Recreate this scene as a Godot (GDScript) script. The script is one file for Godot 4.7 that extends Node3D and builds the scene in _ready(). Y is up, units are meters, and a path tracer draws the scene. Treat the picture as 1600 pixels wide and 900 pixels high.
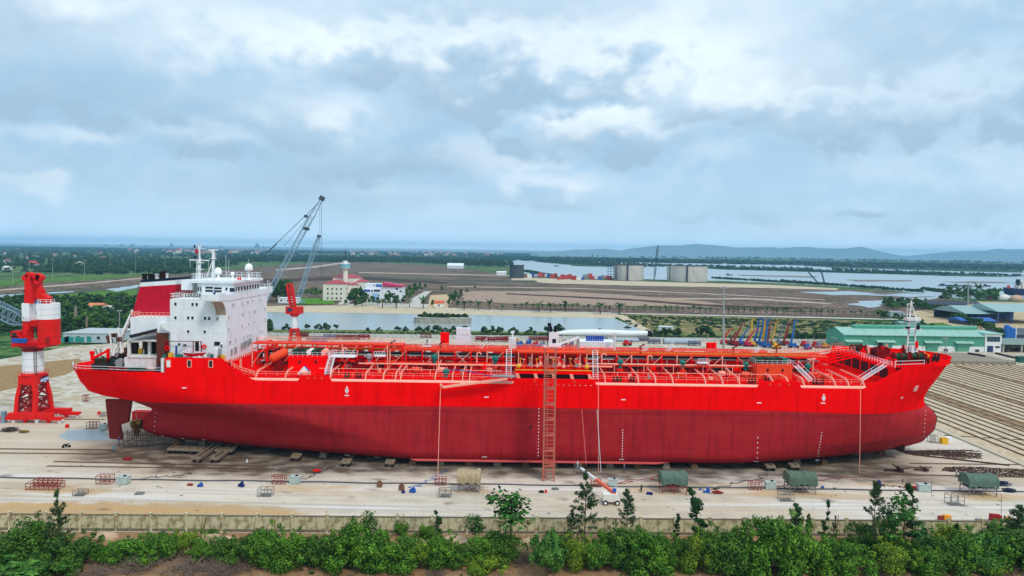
extends Node3D
# A red tanker on a slipway seen from the air, with its shipyard, the plain, the river and the hills behind.
const FOCAL := 1081.0
const EYE := Vector3(0,49,0)
const PITCH := 3.13
const ROLL := 0.8
var view: Basis
var taken := {}
var rng := RandomNumberGenerator.new()
var cache := {}

# ---------------------------------------------------------------- building a mesh
class MB:
	var v := PackedVector3Array()
	var n := PackedVector3Array()
	var uv := PackedVector2Array()
	var c := PackedColorArray()
	var col := Color.WHITE
	func tri(a: Vector3,b: Vector3,d: Vector3):
		var m := (d - a).cross(b - a).normalized()
		v.append(a); v.append(b); v.append(d)
		for i in 3: n.append(m); uv.append(Vector2.ZERO); c.append(col)
	func tri_n(a: Vector3,b: Vector3,d: Vector3,na: Vector3,nb: Vector3,nd: Vector3):
		if (d - a).cross(b - a).dot(na + nb + nd) < 0.0:
			v.append(a); v.append(d); v.append(b); n.append(na); n.append(nd); n.append(nb)
		else:
			v.append(a); v.append(b); v.append(d); n.append(na); n.append(nb); n.append(nd)
		for i in 3: uv.append(Vector2.ZERO); c.append(col)
	func quad(a: Vector3,b: Vector3,d: Vector3,e: Vector3):
		tri(a,b,d); tri(a,d,e)
	func quad_n(a,b,d,e,na,nb,nd,ne):
		tri_n(a,b,d,na,nb,nd); tri_n(a,d,e,na,nd,ne)
	# a box about its centre
	func box(o: Vector3,s: Vector3,t := Basis()):
		var x := t.x * s.x * 0.5; var y := t.y * s.y * 0.5; var z := t.z * s.z * 0.5
		quad(o - x + y + z,o + x + y + z,o + x - y + z,o - x - y + z)
		quad(o + x + y - z,o - x + y - z,o - x - y - z,o + x - y - z)
		quad(o + x + y + z,o + x + y - z,o + x - y - z,o + x - y + z)
		quad(o - x + y - z,o - x + y + z,o - x - y + z,o - x - y - z)
		quad(o - x + y - z,o + x + y - z,o + x + y + z,o - x + y + z)
		quad(o - x - y + z,o + x - y + z,o + x - y - z,o - x - y - z)
	# a box standing on its base
	func block(o: Vector3,s: Vector3,turn := 0.0):
		box(o + Vector3(0,s.y * 0.5,0),s,Basis(Vector3.UP,turn))
	func span(x0,x1,y0,y1,z0,z1):
		box(Vector3(x0 + x1,y0 + y1,z0 + z1) * 0.5,Vector3(absf(x1 - x0),absf(y1 - y0),absf(z1 - z0)))
	static func aim(d: Vector3) -> Basis:
		var z := d.normalized()
		var x := (Vector3.UP if absf(z.y) < 0.95 else Vector3.RIGHT).cross(z).normalized()
		return Basis(x,z.cross(x),z)
	# a square bar from point to point
	func bar(a: Vector3,b: Vector3,w: float,h := -1.0):
		if a.distance_to(b) < 0.001: return
		box((a + b) * 0.5,Vector3(w,h if h > 0 else w,a.distance_to(b)),aim(b - a))
	func tube(a: Vector3,b: Vector3,r0: float,r1 := -1.0,k := 8,caps := true):
		if r1 < 0: r1 = r0
		var t := aim(b - a)
		for i in k:
			var p := TAU * i / k; var q := TAU * (i + 1) / k
			var dp := t.x * cos(p) + t.y * sin(p); var dq := t.x * cos(q) + t.y * sin(q)
			quad_n(a + dp * r0,a + dq * r0,b + dq * r1,b + dp * r1,dp,dq,dq,dp)
			if caps:
				if r0 > 0.001: tri_n(a,a + dp * r0,a + dq * r0,-t.z,-t.z,-t.z)
				if r1 > 0.001: tri_n(b,b + dp * r1,b + dq * r1,t.z,t.z,t.z)
	func path(pts: Array,r: float,k := 6):
		for i in pts.size() - 1: tube(pts[i],pts[i + 1],r,r,k)
	func bars(pts: Array,w: float,h := -1.0):
		for i in pts.size() - 1: bar(pts[i],pts[i + 1],w,h)
	# profile: Vector2(radius, height) from the bottom up
	func lathe(o: Vector3,profile: Array,k := 12,t := Basis()):
		for j in profile.size() - 1:
			var lo: Vector2 = profile[j]; var hi: Vector2 = profile[j + 1]
			var s := (hi - lo).normalized(); var m := Vector2(s.y,-s.x)
			for i in k:
				var p := TAU * i / k; var q := TAU * (i + 1) / k
				var dp := Vector3(cos(p),0,sin(p)); var dq := Vector3(cos(q),0,sin(q))
				var np := t * (dp * m.x + Vector3.UP * m.y); var nq := t * (dq * m.x + Vector3.UP * m.y)
				var a := o + t * (dp * lo.x + Vector3.UP * lo.y); var b := o + t * (dq * lo.x + Vector3.UP * lo.y)
				var e := o + t * (dp * hi.x + Vector3.UP * hi.y); var d := o + t * (dq * hi.x + Vector3.UP * hi.y)
				if hi.x > 0.0005: tri_n(a,d,e,np,nq,np)
				if lo.x > 0.0005: tri_n(a,b,d,np,nq,nq)
	func ball(o: Vector3,r: Vector3,k := 10,rows := 6):
		for j in rows:
			var p := PI * j / rows - PI / 2; var q := PI * (j + 1) / rows - PI / 2
			for i in k:
				var a := TAU * i / k; var b := TAU * (i + 1) / k
				var d := [Vector3(cos(a) * cos(p),sin(p),sin(a) * cos(p)),Vector3(cos(b) * cos(p),sin(p),sin(b) * cos(p)),Vector3(cos(b) * cos(q),sin(q),sin(b) * cos(q)),Vector3(cos(a) * cos(q),sin(q),sin(a) * cos(q))]
				if j < rows - 1: tri_n(o + r * d[0],o + r * d[3],o + r * d[2],d[0],d[3],d[2])
				if j > 0: tri_n(o + r * d[0],o + r * d[2],o + r * d[1],d[0],d[2],d[1])
	# a flat outline in the plane of ax and ay through o, thickened along their normal
	func prism(o: Vector3,outline: Array,ax: Vector3,ay: Vector3,deep: float):
		var az := ax.cross(ay).normalized() * deep
		var flat := PackedVector2Array(outline)
		if Geometry2D.is_polygon_clockwise(flat): flat.reverse()
		var ids := Geometry2D.triangulate_polygon(flat)
		for i in range(0,ids.size(),3):
			var p := []
			for k in 3: p.append(o + ax * flat[ids[i + k]].x + ay * flat[ids[i + k]].y)
			var m := az.normalized()
			tri_n(p[0] + az,p[1] + az,p[2] + az,m,m,m); tri_n(p[0],p[1],p[2],-m,-m,-m)
		for i in flat.size():
			var a := flat[i]; var b := flat[(i + 1) % flat.size()]
			var pa := o + ax * a.x + ay * a.y; var pb := o + ax * b.x + ay * b.y
			var m := (pb - pa).cross(az).normalized()
			tri_n(pa,pb,pb + az,m,m,m); tri_n(pa,pb + az,pa + az,m,m,m)
	func mesh() -> ArrayMesh:
		var a := []; a.resize(Mesh.ARRAY_MAX)
		a[Mesh.ARRAY_VERTEX] = v; a[Mesh.ARRAY_NORMAL] = n; a[Mesh.ARRAY_TEX_UV] = uv; a[Mesh.ARRAY_COLOR] = c
		var m := ArrayMesh.new(); m.add_surface_from_arrays(Mesh.PRIMITIVE_TRIANGLES,a)
		return m

# ---------------------------------------------------------------- things and parts
func numbered(called: String) -> String:
	if not taken.has(called):
		taken[called] = 0
		return called
	taken[called] += 1
	return "%s_%03d" % [called,taken[called]]

func tag(o: Node,label: String,category: String,group := "") -> Node:
	o.set_meta("label",label); o.set_meta("category",category)
	if group: o.set_meta("group",group)
	return o

func thing(called: String,label: String,category: String,at := Vector3.ZERO,turn := 0.0,group := "") -> Node3D:
	var o := Node3D.new(); o.name = numbered(called); add_child(o)
	o.position = at; o.rotation.y = turn
	tag(o,label,category,group)
	return o

func part(b: MB,called: String,m: Material,to: Node = null,at := Vector3.ZERO) -> MeshInstance3D:
	return put(b.mesh(),called,m,to,at)

func put(mesh: Mesh,called: String,m: Material,to: Node = null,at := Vector3.ZERO,t := Basis()) -> MeshInstance3D:
	var o := MeshInstance3D.new(); o.mesh = mesh; o.material_override = m
	if to == null:
		o.name = numbered(called); add_child(o)
	else:
		o.name = called; to.add_child(o,true)
	o.position = at; o.basis = t
	return o

func setting(b: MB,called: String,m: Material,kind := "structure") -> MeshInstance3D:
	var o := part(b,called,m); o.set_meta("kind",kind)
	return o

# a copy of a thing and its parts under a name of its own
func copy(o: Node3D,at: Vector3,turn := 0.0,label := "",size := 1.0) -> Node3D:
	var d: Node3D = o.duplicate()
	d.name = numbered(String(o.name).rstrip("0123456789").trim_suffix("_")); add_child(d)
	d.position = at; d.rotation = Vector3(0,turn,0); d.scale = Vector3.ONE * size
	if label: d.set_meta("label",label)
	return d

func ordinal(i: int) -> String:
	var ones := ["","first","second","third","fourth","fifth","sixth","seventh","eighth","ninth","tenth","eleventh","twelfth","thirteenth","fourteenth","fifteenth","sixteenth","seventeenth","eighteenth","nineteenth"]
	if i == 100: return "hundredth"
	if i > 100: return "hundred-and-" + ordinal(i - 100)
	if i < 20: return ones[i]
	var tens := ["","","twenty","thirty","forty","fifty","sixty","seventy","eighty","ninety"]
	if i % 10 == 0: return tens[i / 10].trim_suffix("y") + "ieth"
	return tens[i / 10] + "-" + ones[i % 10]

# ---------------------------------------------------------------- measuring the photograph: a sight line met with a level or an upright plane
func sight(px: float,py: float) -> Vector3:
	return view * Vector3((px - 800.0) / FOCAL,(450.0 - py) / FOCAL,-1)
func ground_at(px: float,py: float,h := 0.0) -> Vector3:
	var d := sight(px,py)
	return EYE + d * ((h - EYE.y) / d.y)
func plane_at(px: float,py: float,z: float) -> Vector3:
	var d := sight(px,py)
	return EYE + d * (z / d.z)

# ---------------------------------------------------------------- materials
func noise(s: int,freq: float,oct := 5,kind := FastNoiseLite.TYPE_SIMPLEX_SMOOTH) -> FastNoiseLite:
	var f := FastNoiseLite.new()
	f.seed = s; f.frequency = freq; f.noise_type = kind
	f.fractal_type = FastNoiseLite.FRACTAL_FBM; f.fractal_octaves = oct
	return f

# stops: [offset, colour, offset, colour ...]
func mottle(s: int,freq: float,stops: Array,size := 512,oct := 5) -> Texture2D:
	var key := "t%d %f %s %d" % [s,freq,str(stops),size]
	if cache.has(key): return cache[key]
	var t := NoiseTexture2D.new()
	t.width = size; t.height = size; t.seamless = true; t.seamless_blend_skirt = 0.2
	t.noise = noise(s,freq,oct)
	var g := Gradient.new()
	g.offsets = PackedFloat32Array(stops.filter(func(e): return not e is Color)); g.colors = PackedColorArray(stops.filter(func(e): return e is Color))
	t.color_ramp = g
	cache[key] = t
	return t

func plain(c: Color,rough := 0.7,metal := 0.0,spec := 0.3) -> StandardMaterial3D:
	var key := "m%s %f %f %f" % [c.to_html(),rough,metal,spec]
	if cache.has(key): return cache[key]
	var m := StandardMaterial3D.new()
	m.albedo_color = c; m.roughness = rough; m.metallic = metal; m.metallic_specular = spec
	cache[key] = m
	return m

# paint with stains and wear in the world's own scale
func worn(c: Color,amount := 0.2,scale := 0.12,rough := 0.6,spec := 0.3,tint := Color(0.45,0.38,0.32)) -> StandardMaterial3D:
	var key := "w%s %f %f %f %f %s" % [c.to_html(),amount,scale,rough,spec,tint.to_html()]
	if cache.has(key): return cache[key]
	var m: StandardMaterial3D = plain(c,rough,0.0,spec).duplicate()
	m.albedo_texture = mottle(7,0.010,[0.12,Color.WHITE.lerp(tint,amount),0.36,Color.WHITE.lerp(tint,amount * 0.35),0.62,Color.WHITE.lerp(tint,amount * 0.1),0.8,Color.WHITE])
	m.uv1_triplanar = true; m.uv1_world_triplanar = true; m.uv1_scale = Vector3(scale,scale * 0.45,scale)
	cache[key] = m
	return m

# ground: a coarse pattern in its own colours, times a fine grain
func earth(s: int,stops: Array,scale: Vector3,freq := 0.01,rough := 0.95,grain := 0.25,grain_scale := 0.35) -> StandardMaterial3D:
	var m := StandardMaterial3D.new()
	m.albedo_texture = mottle(s,freq,stops,1024,6)
	m.uv1_triplanar = true; m.uv1_world_triplanar = true; m.uv1_scale = scale
	m.detail_enabled = true; m.detail_blend_mode = BaseMaterial3D.BLEND_MODE_MUL; m.detail_uv_layer = BaseMaterial3D.DETAIL_UV_2
	m.detail_albedo = mottle(91,0.03,[0.25,Color.WHITE.darkened(grain),0.6,Color.WHITE],512,4)
	m.uv2_triplanar = true; m.uv2_world_triplanar = true; m.uv2_scale = Vector3.ONE * grain_scale
	m.roughness = rough; m.metallic_specular = 0.15
	return m

# a level patch of ground with an uneven edge, from outline points in the photograph
func patch(outline: Array,h: float,step: float,amp: float,s := 1) -> MB:
	var pts := PackedVector2Array()
	for p in outline:
		var w: Vector3 = p if p is Vector3 else ground_at(p.x,p.y,h)
		pts.append(Vector2(w.x,w.z))
	return level(pts,h,step,amp,s)

func level(pts: PackedVector2Array,h: float,step: float,amp: float,s := 1) -> MB:
	var f := noise(s,0.35 / step,3)
	var fine := PackedVector2Array()
	for i in pts.size():
		var a := pts[i]; var b := pts[(i + 1) % pts.size()]
		var k := clampi(int(a.distance_to(b) / step),1,80)
		var side := (b - a).orthogonal().normalized()
		for j in k:
			var p := a.lerp(b,float(j) / k)
			fine.append(p + side * f.get_noise_2dv(p) * amp * 2.0)
	var ids := Geometry2D.triangulate_polygon(fine)
	if ids.is_empty(): ids = Geometry2D.triangulate_polygon(pts); fine = pts
	var b := MB.new()
	for i in range(0,ids.size(),3):
		var t := []
		for k in 3: t.append(Vector3(fine[ids[i + k]].x,h,fine[ids[i + k]].y))
		b.tri_n(t[0],t[1],t[2],Vector3.UP,Vector3.UP,Vector3.UP)
	return b

func _ready():
	rng.seed = 11
	view = Basis(Vector3.RIGHT,deg_to_rad(-PITCH)) * Basis(Vector3.BACK,deg_to_rad(ROLL))
	var cam := Camera3D.new(); cam.name = "camera"; add_child(cam)
	cam.position = EYE; cam.basis = view; cam.fov = rad_to_deg(2.0 * atan(450.0 / FOCAL)); cam.near = 0.5; cam.far = 60000.0; cam.current = true
	var world := WorldEnvironment.new(); world.name = "environment"; add_child(world)
	var e := Environment.new(); world.environment = e
	e.background_mode = Environment.BG_SKY; e.sky = Sky.new(); e.sky.sky_material = overcast_sky()
	e.tonemap_mode = Environment.TONE_MAPPER_LINEAR; e.tonemap_exposure = 1.2
	e.ssao_enabled = true; e.ssil_enabled = true; e.sdfgi_enabled = true
	e.fog_enabled = true; e.fog_density = 0.00009; e.fog_light_color = Color(0.60,0.85,1.0)
	var sun := DirectionalLight3D.new(); sun.name = "sun"; add_child(sun)
	sun.light_energy = 0.5; sun.light_angular_distance = 12.0; sun.light_color = Color(1.0,0.965,0.91); sun.shadow_enabled = true
	sun.look_at_from_position(Vector3.ZERO,-Vector3(0.45,1.0,0.62))
	make_ground()
	make_hills()
	make_ship()
	make_background()
	make_yard()
	make_front()

# ---------------------------------------------------------------- sky
# banks of cloud: photograph place, half width, half height, thickness (dark below zero is bright)
func overcast_sky() -> PanoramaSkyMaterial:
	var w := 4096; var h := 2048
	var im := Image.create(w,h,false,Image.FORMAT_RGBF)
	var big := noise(21,1.0,5); var fine := noise(22,3.4,7); var bend := noise(23,2.2,3)
	var banks := [[620,118,90,26,0.85],[585,132,60,14,0.55],[830,150,150,44,0.65],[760,185,75,40,0.75],[960,150,80,30,0.45],[940,232,115,20,0.95],[935,255,75,11,0.75],[1110,182,75,18,0.6],[330,238,80,16,0.85],[455,205,70,26,0.6],[640,262,110,24,0.55],[560,275,120,16,0.4],[90,110,180,50,0.45],[60,180,140,26,0.7],[130,165,120,20,0.35],[1430,75,180,50,0.5],[1400,200,230,40,0.55],[1540,190,220,30,0.5],[1350,333,26,5,1.1],[1130,347,80,12,0.5],[1510,345,110,20,0.5],[820,312,110,14,0.5],[480,295,100,20,0.3],[720,25,160,26,0.35],[60,30,140,40,0.35],
		[930,196,95,18,-0.95],[890,212,50,18,-0.7],[1140,148,48,18,-0.8],[1000,185,40,14,-0.6],[640,75,200,26,-0.4],[980,60,250,50,-0.6],[1080,95,160,30,-0.35],[790,262,90,16,-0.6],[730,235,70,16,-0.5],[74,284,17,14,-1.5],[18,275,25,6,-0.7],[320,208,55,16,-0.6],[520,180,65,20,-0.5],[440,160,110,18,-0.3],[1260,356,90,9,-0.9],[1400,362,120,7,-0.4],[840,288,70,9,-0.7],[620,300,90,8,-0.4],[350,40,260,50,-0.3],[1480,120,140,20,-0.25],[700,330,50,9,-0.4],[130,216,60,9,-0.5],[1240,140,90,30,-0.3]]
	var where := []
	for k in banks:
		var d := sight(k[0],k[1]).normalized()
		where.append([atan2(d.x,-d.z),asin(d.y),k[2] / FOCAL,k[3] / FOCAL,k[4]])
	var low := Color(0.455,0.635,0.785); var mid := Color(0.355,0.55,0.735); var thick := Color(0.305,0.44,0.575); var white := Color(0.76,0.86,0.925)
	for j in h / 2:
		var el := (0.5 - (j + 0.5) / h) * PI
		var y := sin(el); var r := cos(el)
		var i := -1
		while i < w - 1:
			i += 1
			var az := wrapf((i + 0.5) / w * TAU,-PI,PI)
			var p := Vector3(sin(az) * r,y,-cos(az) * r)
			var q := Vector3(p.x,0.35,p.z) / (y + 0.30)
			q.y = 0.0
			var n0 := big.get_noise_3dv(q * 0.6)
			var n1 := fine.get_noise_3dv(Vector3(p.x * 2.1,p.y * 3.6,p.z * 2.1))
			var wob := bend.get_noise_3dv(Vector3(p.x * 2.6,p.y * 6.0,p.z * 2.6))
			var n2 := fine.get_noise_3dv(Vector3(p.x * 5.4 + 9.0,p.y * 7.4,p.z * 5.4))
			var d := 0.0; var lit := 0.0
			if absf(az) < 0.9 and el < 0.5:
				for k in where:
					var dx: float = (az - k[0]) / k[2]; var dy: float = (el - k[1]) / k[3]
					if dy > 3.0 or dy < -3.0 or dx > 3.0 or dx < -3.0: continue
					var far := minf(1.0,60.0 / (k[2] * FOCAL)); dx += (wob * 0.8 + n1 * 0.5) * far; dy += n1 * 1.4 + n2 * 1.3 - wob * 0.5
					if dy < 0.0 and k[4] > 0.0: dy *= 1.7
					var f := exp(-pow(dx * dx + dy * dy,1.25) * 0.7)
					if k[4] > 0.0: d += k[4] * f
					else: lit -= k[4] * f
			d = clampf(d * (0.9 + n2 * 1.2) + maxf(0.0,n0 * 0.7 + n1 * 0.22 - 0.08),0.0,1.0)
			lit = clampf(lit * 1.0 + maxf(0.0,-n0) * 1.1 + n1 * 0.26 + n2 * 0.30 + wob * 0.12 + smoothstep(0.08,0.40,y) * 0.30 + 0.05,0.0,1.0)
			lit *= smoothstep(-0.02,0.14,y)
			var c := (low * (1.0 + 0.36 * exp(-y / 0.035) + 0.5 * exp(-y / 0.011))).lerp(mid,smoothstep(0.0,0.18,y)).lerp(white,lit * (1.0 - d * 0.55))
			c = c.lerp(thick,d * 0.66)
			var up := 1.0 + 0.35 * smoothstep(0.35,1.0,y)
			var front := absf(az) < 0.85 and el < 0.6
			if front: im.set_pixel(i,j,Color(c.r * up,c.g * up,c.b * up))
			else: im.fill_rect(Rect2i(i,j,4,1),Color(c.r * up,c.g * up,c.b * up)); i += 3
	for j in range(h / 2,h):
		im.fill_rect(Rect2i(0,j,w,1),Color(0.46,0.60,0.70) if j < h / 2 + 16 else Color(0.34,0.36,0.36))
	var m := PanoramaSkyMaterial.new(); m.panorama = ImageTexture.create_from_image(im)
	return m

# ---------------------------------------------------------------- ground, water, hills
func make_ground():
	var G := func(r,g,b): return Color8(r,g,b)
	# the plain runs out to the horizon
	var b := MB.new(); b.quad(Vector3(-13000,-0.6,-13000),Vector3(13000,-0.6,-13000),Vector3(13000,-0.6,600),Vector3(-13000,-0.6,600))
	setting(b,"ground",earth(3,[0.32,G.call(48,84,40),0.42,G.call(70,108,46),0.47,G.call(128,142,92),0.52,G.call(58,92,44),0.58,G.call(104,122,70),0.64,G.call(52,84,44),0.72,G.call(150,146,112)],Vector3(0.0013,0.003,0.0026),0.012,0.95,0.25,0.02))
	# brown mud of the drained flats behind the basin
	var mud := earth(4,[0.30,G.call(82,78,56),0.37,G.call(112,90,82),0.42,G.call(156,134,120),0.47,G.call(116,94,86),0.51,G.call(142,120,108),0.55,G.call(100,84,72),0.60,G.call(160,138,120),0.66,G.call(126,104,94),0.72,G.call(92,90,60)],Vector3(0.0011,0.003,0.0042),0.007,0.95,0.4,0.012)
	setting(patch([Vector2(-60,452),Vector2(100,441),Vector2(220,432),Vector2(330,424),Vector2(470,412),Vector2(540,408.5),Vector2(640,412.5),Vector2(700,416),Vector2(800,432),Vector2(960,438),Vector2(1200,444),Vector2(1330,452),Vector2(1430,459),Vector2(1500,470),Vector2(1480,500),Vector2(1300,497),Vector2(1000,490),Vector2(700,484),Vector2(500,482),Vector2(380,480),Vector2(260,470),Vector2(100,480),Vector2(-60,488)],-0.5,30,10,2),"mudflat",mud)
	var marsh := earth(5,[0.2,G.call(74,70,66),0.5,G.call(100,94,82),0.75,G.call(88,104,66)],Vector3(0.004,0.004,0.012),0.012,0.9,0.3,0.05)
	setting(patch([Vector2(-60,463),Vector2(120,452),Vector2(215,445),Vector2(300,441),Vector2(400,437),Vector2(420,452),Vector2(330,470),Vector2(215,480),Vector2(60,470),Vector2(-60,478)],-0.42,18,5,6),"marsh",marsh)
	var green := earth(8,[0.2,G.call(62,100,34),0.5,G.call(88,128,46),0.75,G.call(112,138,62)],Vector3(0.006,0.01,0.02),0.012,0.95,0.3,0.1)
	setting(patch([Vector2(-60,442),Vector2(60,435),Vector2(215,428),Vector2(225,430),Vector2(100,440),Vector2(-60,450)],-0.4,20,4,7),"green_field",green)
	setting(patch([Vector2(70,462),Vector2(150,455),Vector2(215,452),Vector2(214,461),Vector2(120,466)],-0.36,12,4,9),"grass_field",green)
	setting(patch([Vector2(466,466),Vector2(528,466),Vector2(520,474.5),Vector2(462,475)],-0.2,8,1,10),"lawn",earth(11,[0.2,G.call(70,122,30),0.6,G.call(98,150,46)],Vector3(0.02,0.02,0.02)))
	# pale dyke along the far edge of the flats and dark drains through them
	var sand := earth(12,[0.2,G.call(196,178,150),0.5,G.call(216,200,172),0.8,G.call(184,164,134)],Vector3(0.01,0.01,0.03),0.012)
	setting(patch([Vector2(798,433),Vector2(960,438.5),Vector2(1200,445),Vector2(1310,450.5),Vector2(1310,453),Vector2(1200,450),Vector2(1000,446.5),Vector2(870,443),Vector2(798,439)],-0.36,12,3,12),"sand_dyke",sand)
	var drain := earth(13,[0.2,G.call(62,46,40),0.7,G.call(92,74,64)],Vector3(0.02,0.02,0.05))
	setting(patch([Vector2(790,458),Vector2(900,463),Vector2(1000,468),Vector2(1100,475.5),Vector2(1200,479),Vector2(1280,481),Vector2(1280,483),Vector2(1180,481.5),Vector2(1090,478),Vector2(1000,470.6),Vector2(900,465.3),Vector2(790,460)],-0.34,8,2.0,13),"drain_path",drain)
	setting(patch([Vector2(560,431),Vector2(700,437),Vector2(840,438),Vector2(840,441),Vector2(700,440),Vector2(560,434)],-0.34,14,4,14),"marsh_strip_ground",marsh)
	setting(patch([Vector2(410,436),Vector2(560,432),Vector2(700,441),Vector2(700,443.5),Vector2(560,436.5),Vector2(410,441)],-0.3,14,4,15),"drain_bed_ground",drain)
	setting(patch([Vector2(720,455),Vector2(880,455),Vector2(1010,463),Vector2(1100,471),Vector2(1160,480),Vector2(990,478),Vector2(800,474),Vector2(728,470)],-0.38,16,4,16),"sandy_ground",earth(17,[0.2,G.call(158,134,116),0.6,G.call(176,152,132)],Vector3(0.006,0.01,0.02),0.012))
	for k in [[[430,421],[480,417],[545,408.6],[548,410],[490,418.5],[432,423]],[[560,425],[700,428],[800,430],[800,431],[700,429.4],[560,426.4]],[[0,452],[120,443],[220,434],[220,435.5],[120,445],[0,454]],[[700,447],[900,450],[1100,458],[1290,468],[1290,469],[1100,459.2],[900,451.2],[700,448.2]],[[1040,466],[1180,466],[1300,474],[1300,475.4],[1170,468],[1040,467.4]]]:
		setting(patch(k.map(func(p): return Vector2(p[0],p[1])),-0.31,14,3,57),"field_path",earth(58,[0.3,G.call(176,156,138),0.6,G.call(204,184,162)],Vector3(0.02,0.02,0.04)))
	for k in [[[380,442],[560,444],[640,452],[560,456],[420,452]],[[1180,455],[1330,461],[1290,466],[1170,461]],[[820,447],[960,449],[1050,456],[930,456]],[[560,414],[680,417],[640,421],[540,419]],[[730,474],[850,477],[1000,480],[1000,483],[840,481],[730,478]]]:
		setting(patch(k.map(func(p): return Vector2(p[0],p[1])),-0.37,16,7,59),"mud_field",earth(60 + int(k[0][0]) % 7,[0.3,G.call(96,88,62),0.45,G.call(122,100,88),0.55,G.call(148,124,108),0.7,G.call(104,86,76)],Vector3(0.004,0.01,0.012),0.01))
	# the river and its mud islands
	var water := StandardMaterial3D.new(); water.albedo_color = Color8(150,165,172); water.roughness = 0.28; water.metallic_specular = 0.5
	water.normal_enabled = true; water.normal_scale = 0.12
	var wn := NoiseTexture2D.new(); wn.noise = noise(31,0.03,3); wn.as_normal_map = true; wn.seamless = true; water.normal_texture = wn
	water.uv1_triplanar = true; water.uv1_world_triplanar = true; water.uv1_scale = Vector3(0.05,0.05,0.12)
	setting(patch([Vector2(745,407),Vector2(800,405),Vector2(900,404.5),Vector2(1100,410),Vector2(1300,414),Vector2(1700,419),Vector2(1750,470),Vector2(1500,466),Vector2(1440,458),Vector2(1330,448),Vector2(1200,441),Vector2(1000,436),Vector2(830,430),Vector2(790,416)],-0.45,60,14,18),"river_water",water)
	var wood := earth(19,[0.2,G.call(36,66,38),0.6,G.call(56,90,50)],Vector3(0.01,0.01,0.02),0.02)
	for k in [[[825,404.5],[930,410],[1010,416.5],[1010,418],[905,416],[845,409.5]],[[1000,414],[1120,416.5],[1260,421],[1340,423.5],[1500,427],[1590,433],[1480,431],[1290,425.6],[1130,421]],[[1250,414],[1420,417],[1700,423],[1700,428],[1500,424],[1300,418]]]:
		setting(patch(k.map(func(p): return Vector2(p[0],p[1])),-0.3,60,14,20),"mangrove_land",wood)
	var silt := earth(23,[0.2,G.call(118,112,106),0.6,G.call(138,130,122)],Vector3(0.01,0.01,0.02),0.02,0.6)
	for k in [[[1320,437],[1420,437.5],[1425,439.5],[1340,440]],[[1470,440],[1560,440],[1590,442.5],[1490,442]],[[1150,429],[1280,432],[1270,434],[1160,431]]]:
		setting(patch(k.map(func(p): return Vector2(p[0],p[1])),-0.3,30,8,24),"mud_bank_land",silt)
	for k in [[[1250,456],[1330,455],[1370,459],[1420,461],[1300,461]],[[1330,476],[1350,470],[1420,466],[1470,463],[1465,467],[1400,472],[1358,481]],[[1350,461],[1420,458],[1480,463],[1420,464]],[[165,452],[217,445],[216,450],[180,456]],[[0,461],[110,455],[112,456.5],[0,464]],[[1146,499],[1180,498],[1190,501],[1150,502]]]:
		setting(patch(k.map(func(p): return Vector2(p[0],p[1])),-0.28,14,4,25),"puddle_water",water)
	# the basin below the yard, its banks and its island
	var basin := StandardMaterial3D.new(); basin.albedo_color = Color8(146,160,162); basin.roughness = 0.22; basin.metallic_specular = 0.5
	basin.normal_enabled = true; basin.normal_scale = 0.08; basin.normal_texture = wn; basin.uv1_triplanar = true; basin.uv1_world_triplanar = true; basin.uv1_scale = Vector3(0.2,0.2,0.4)
	setting(patch([Vector2(330,488),Vector2(500,488),Vector2(700,491),Vector2(960,497),Vector2(1012,519),Vector2(860,519),Vector2(640,516.5),Vector2(330,514)],-0.18,12,0.7,27),"basin_water",basin)
	setting(patch([Vector2(400,478),Vector2(560,477),Vector2(700,481),Vector2(830,486),Vector2(960,490),Vector2(970,493),Vector2(960,497.4),Vector2(700,491.4),Vector2(500,488.4),Vector2(400,488)],-0.14,6,1.5,28),"sandy_shore",sand)
	setting(patch([Vector2(958,492),Vector2(975,492),Vector2(1024,520),Vector2(1010,521)],-0.1,6,0.5,29),"bank_shore",sand)
	setting(patch([Vector2(330,514),Vector2(640,516),Vector2(860,518.6),Vector2(1012,519),Vector2(1330,528),Vector2(1330,536),Vector2(700,527),Vector2(330,524)],-0.08,6,0.8,30),"verge_land",earth(33,[0.2,G.call(70,98,40),0.5,G.call(110,124,70),0.75,G.call(176,164,128)],Vector3(0.03,0.03,0.08),0.012))
	setting(patch([Vector2(975,490),Vector2(1100,493),Vector2(1350,501),Vector2(1420,508),Vector2(1400,528),Vector2(1180,524),Vector2(1024,520)],-0.2,10,2,31),"rough_field",earth(34,[0.2,G.call(88,112,44),0.4,G.call(112,122,60),0.47,G.call(168,146,108),0.56,G.call(150,126,100),0.62,G.call(100,86,72),0.72,G.call(128,118,72),0.85,G.call(84,116,40)],Vector3(0.0045,0.01,0.010),0.012))
	setting(patch([Vector2(60,499),Vector2(120,496.5),Vector2(205,494),Vector2(214,501),Vector2(150,505),Vector2(70,506)],-0.22,10,1.5,32),"canal_water",basin)
	# roads
	var road := earth(35,[0.2,G.call(190,186,174),0.7,G.call(206,202,192)],Vector3(0.02,0.02,0.02))
	setting(patch([Vector2(690,482.6),Vector2(850,486),Vector2(1000,489.5),Vector2(1200,493.6),Vector2(1420,498.5),Vector2(1420,500.3),Vector2(1200,495.4),Vector2(1000,491),Vector2(850,487.5),Vector2(690,484)],-0.06,20,0.3,36),"road",road)
	setting(patch([Vector2(664,455),Vector2(674,455),Vector2(660,468),Vector2(654,480),Vector2(632,480),Vector2(644,466)],-0.04,6,0.4,37),"access_road",road)
	setting(patch([Vector2(540,466),Vector2(552,466),Vector2(546,476),Vector2(526,476)],-0.04,6,0.4,38),"gate_road",road)
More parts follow.
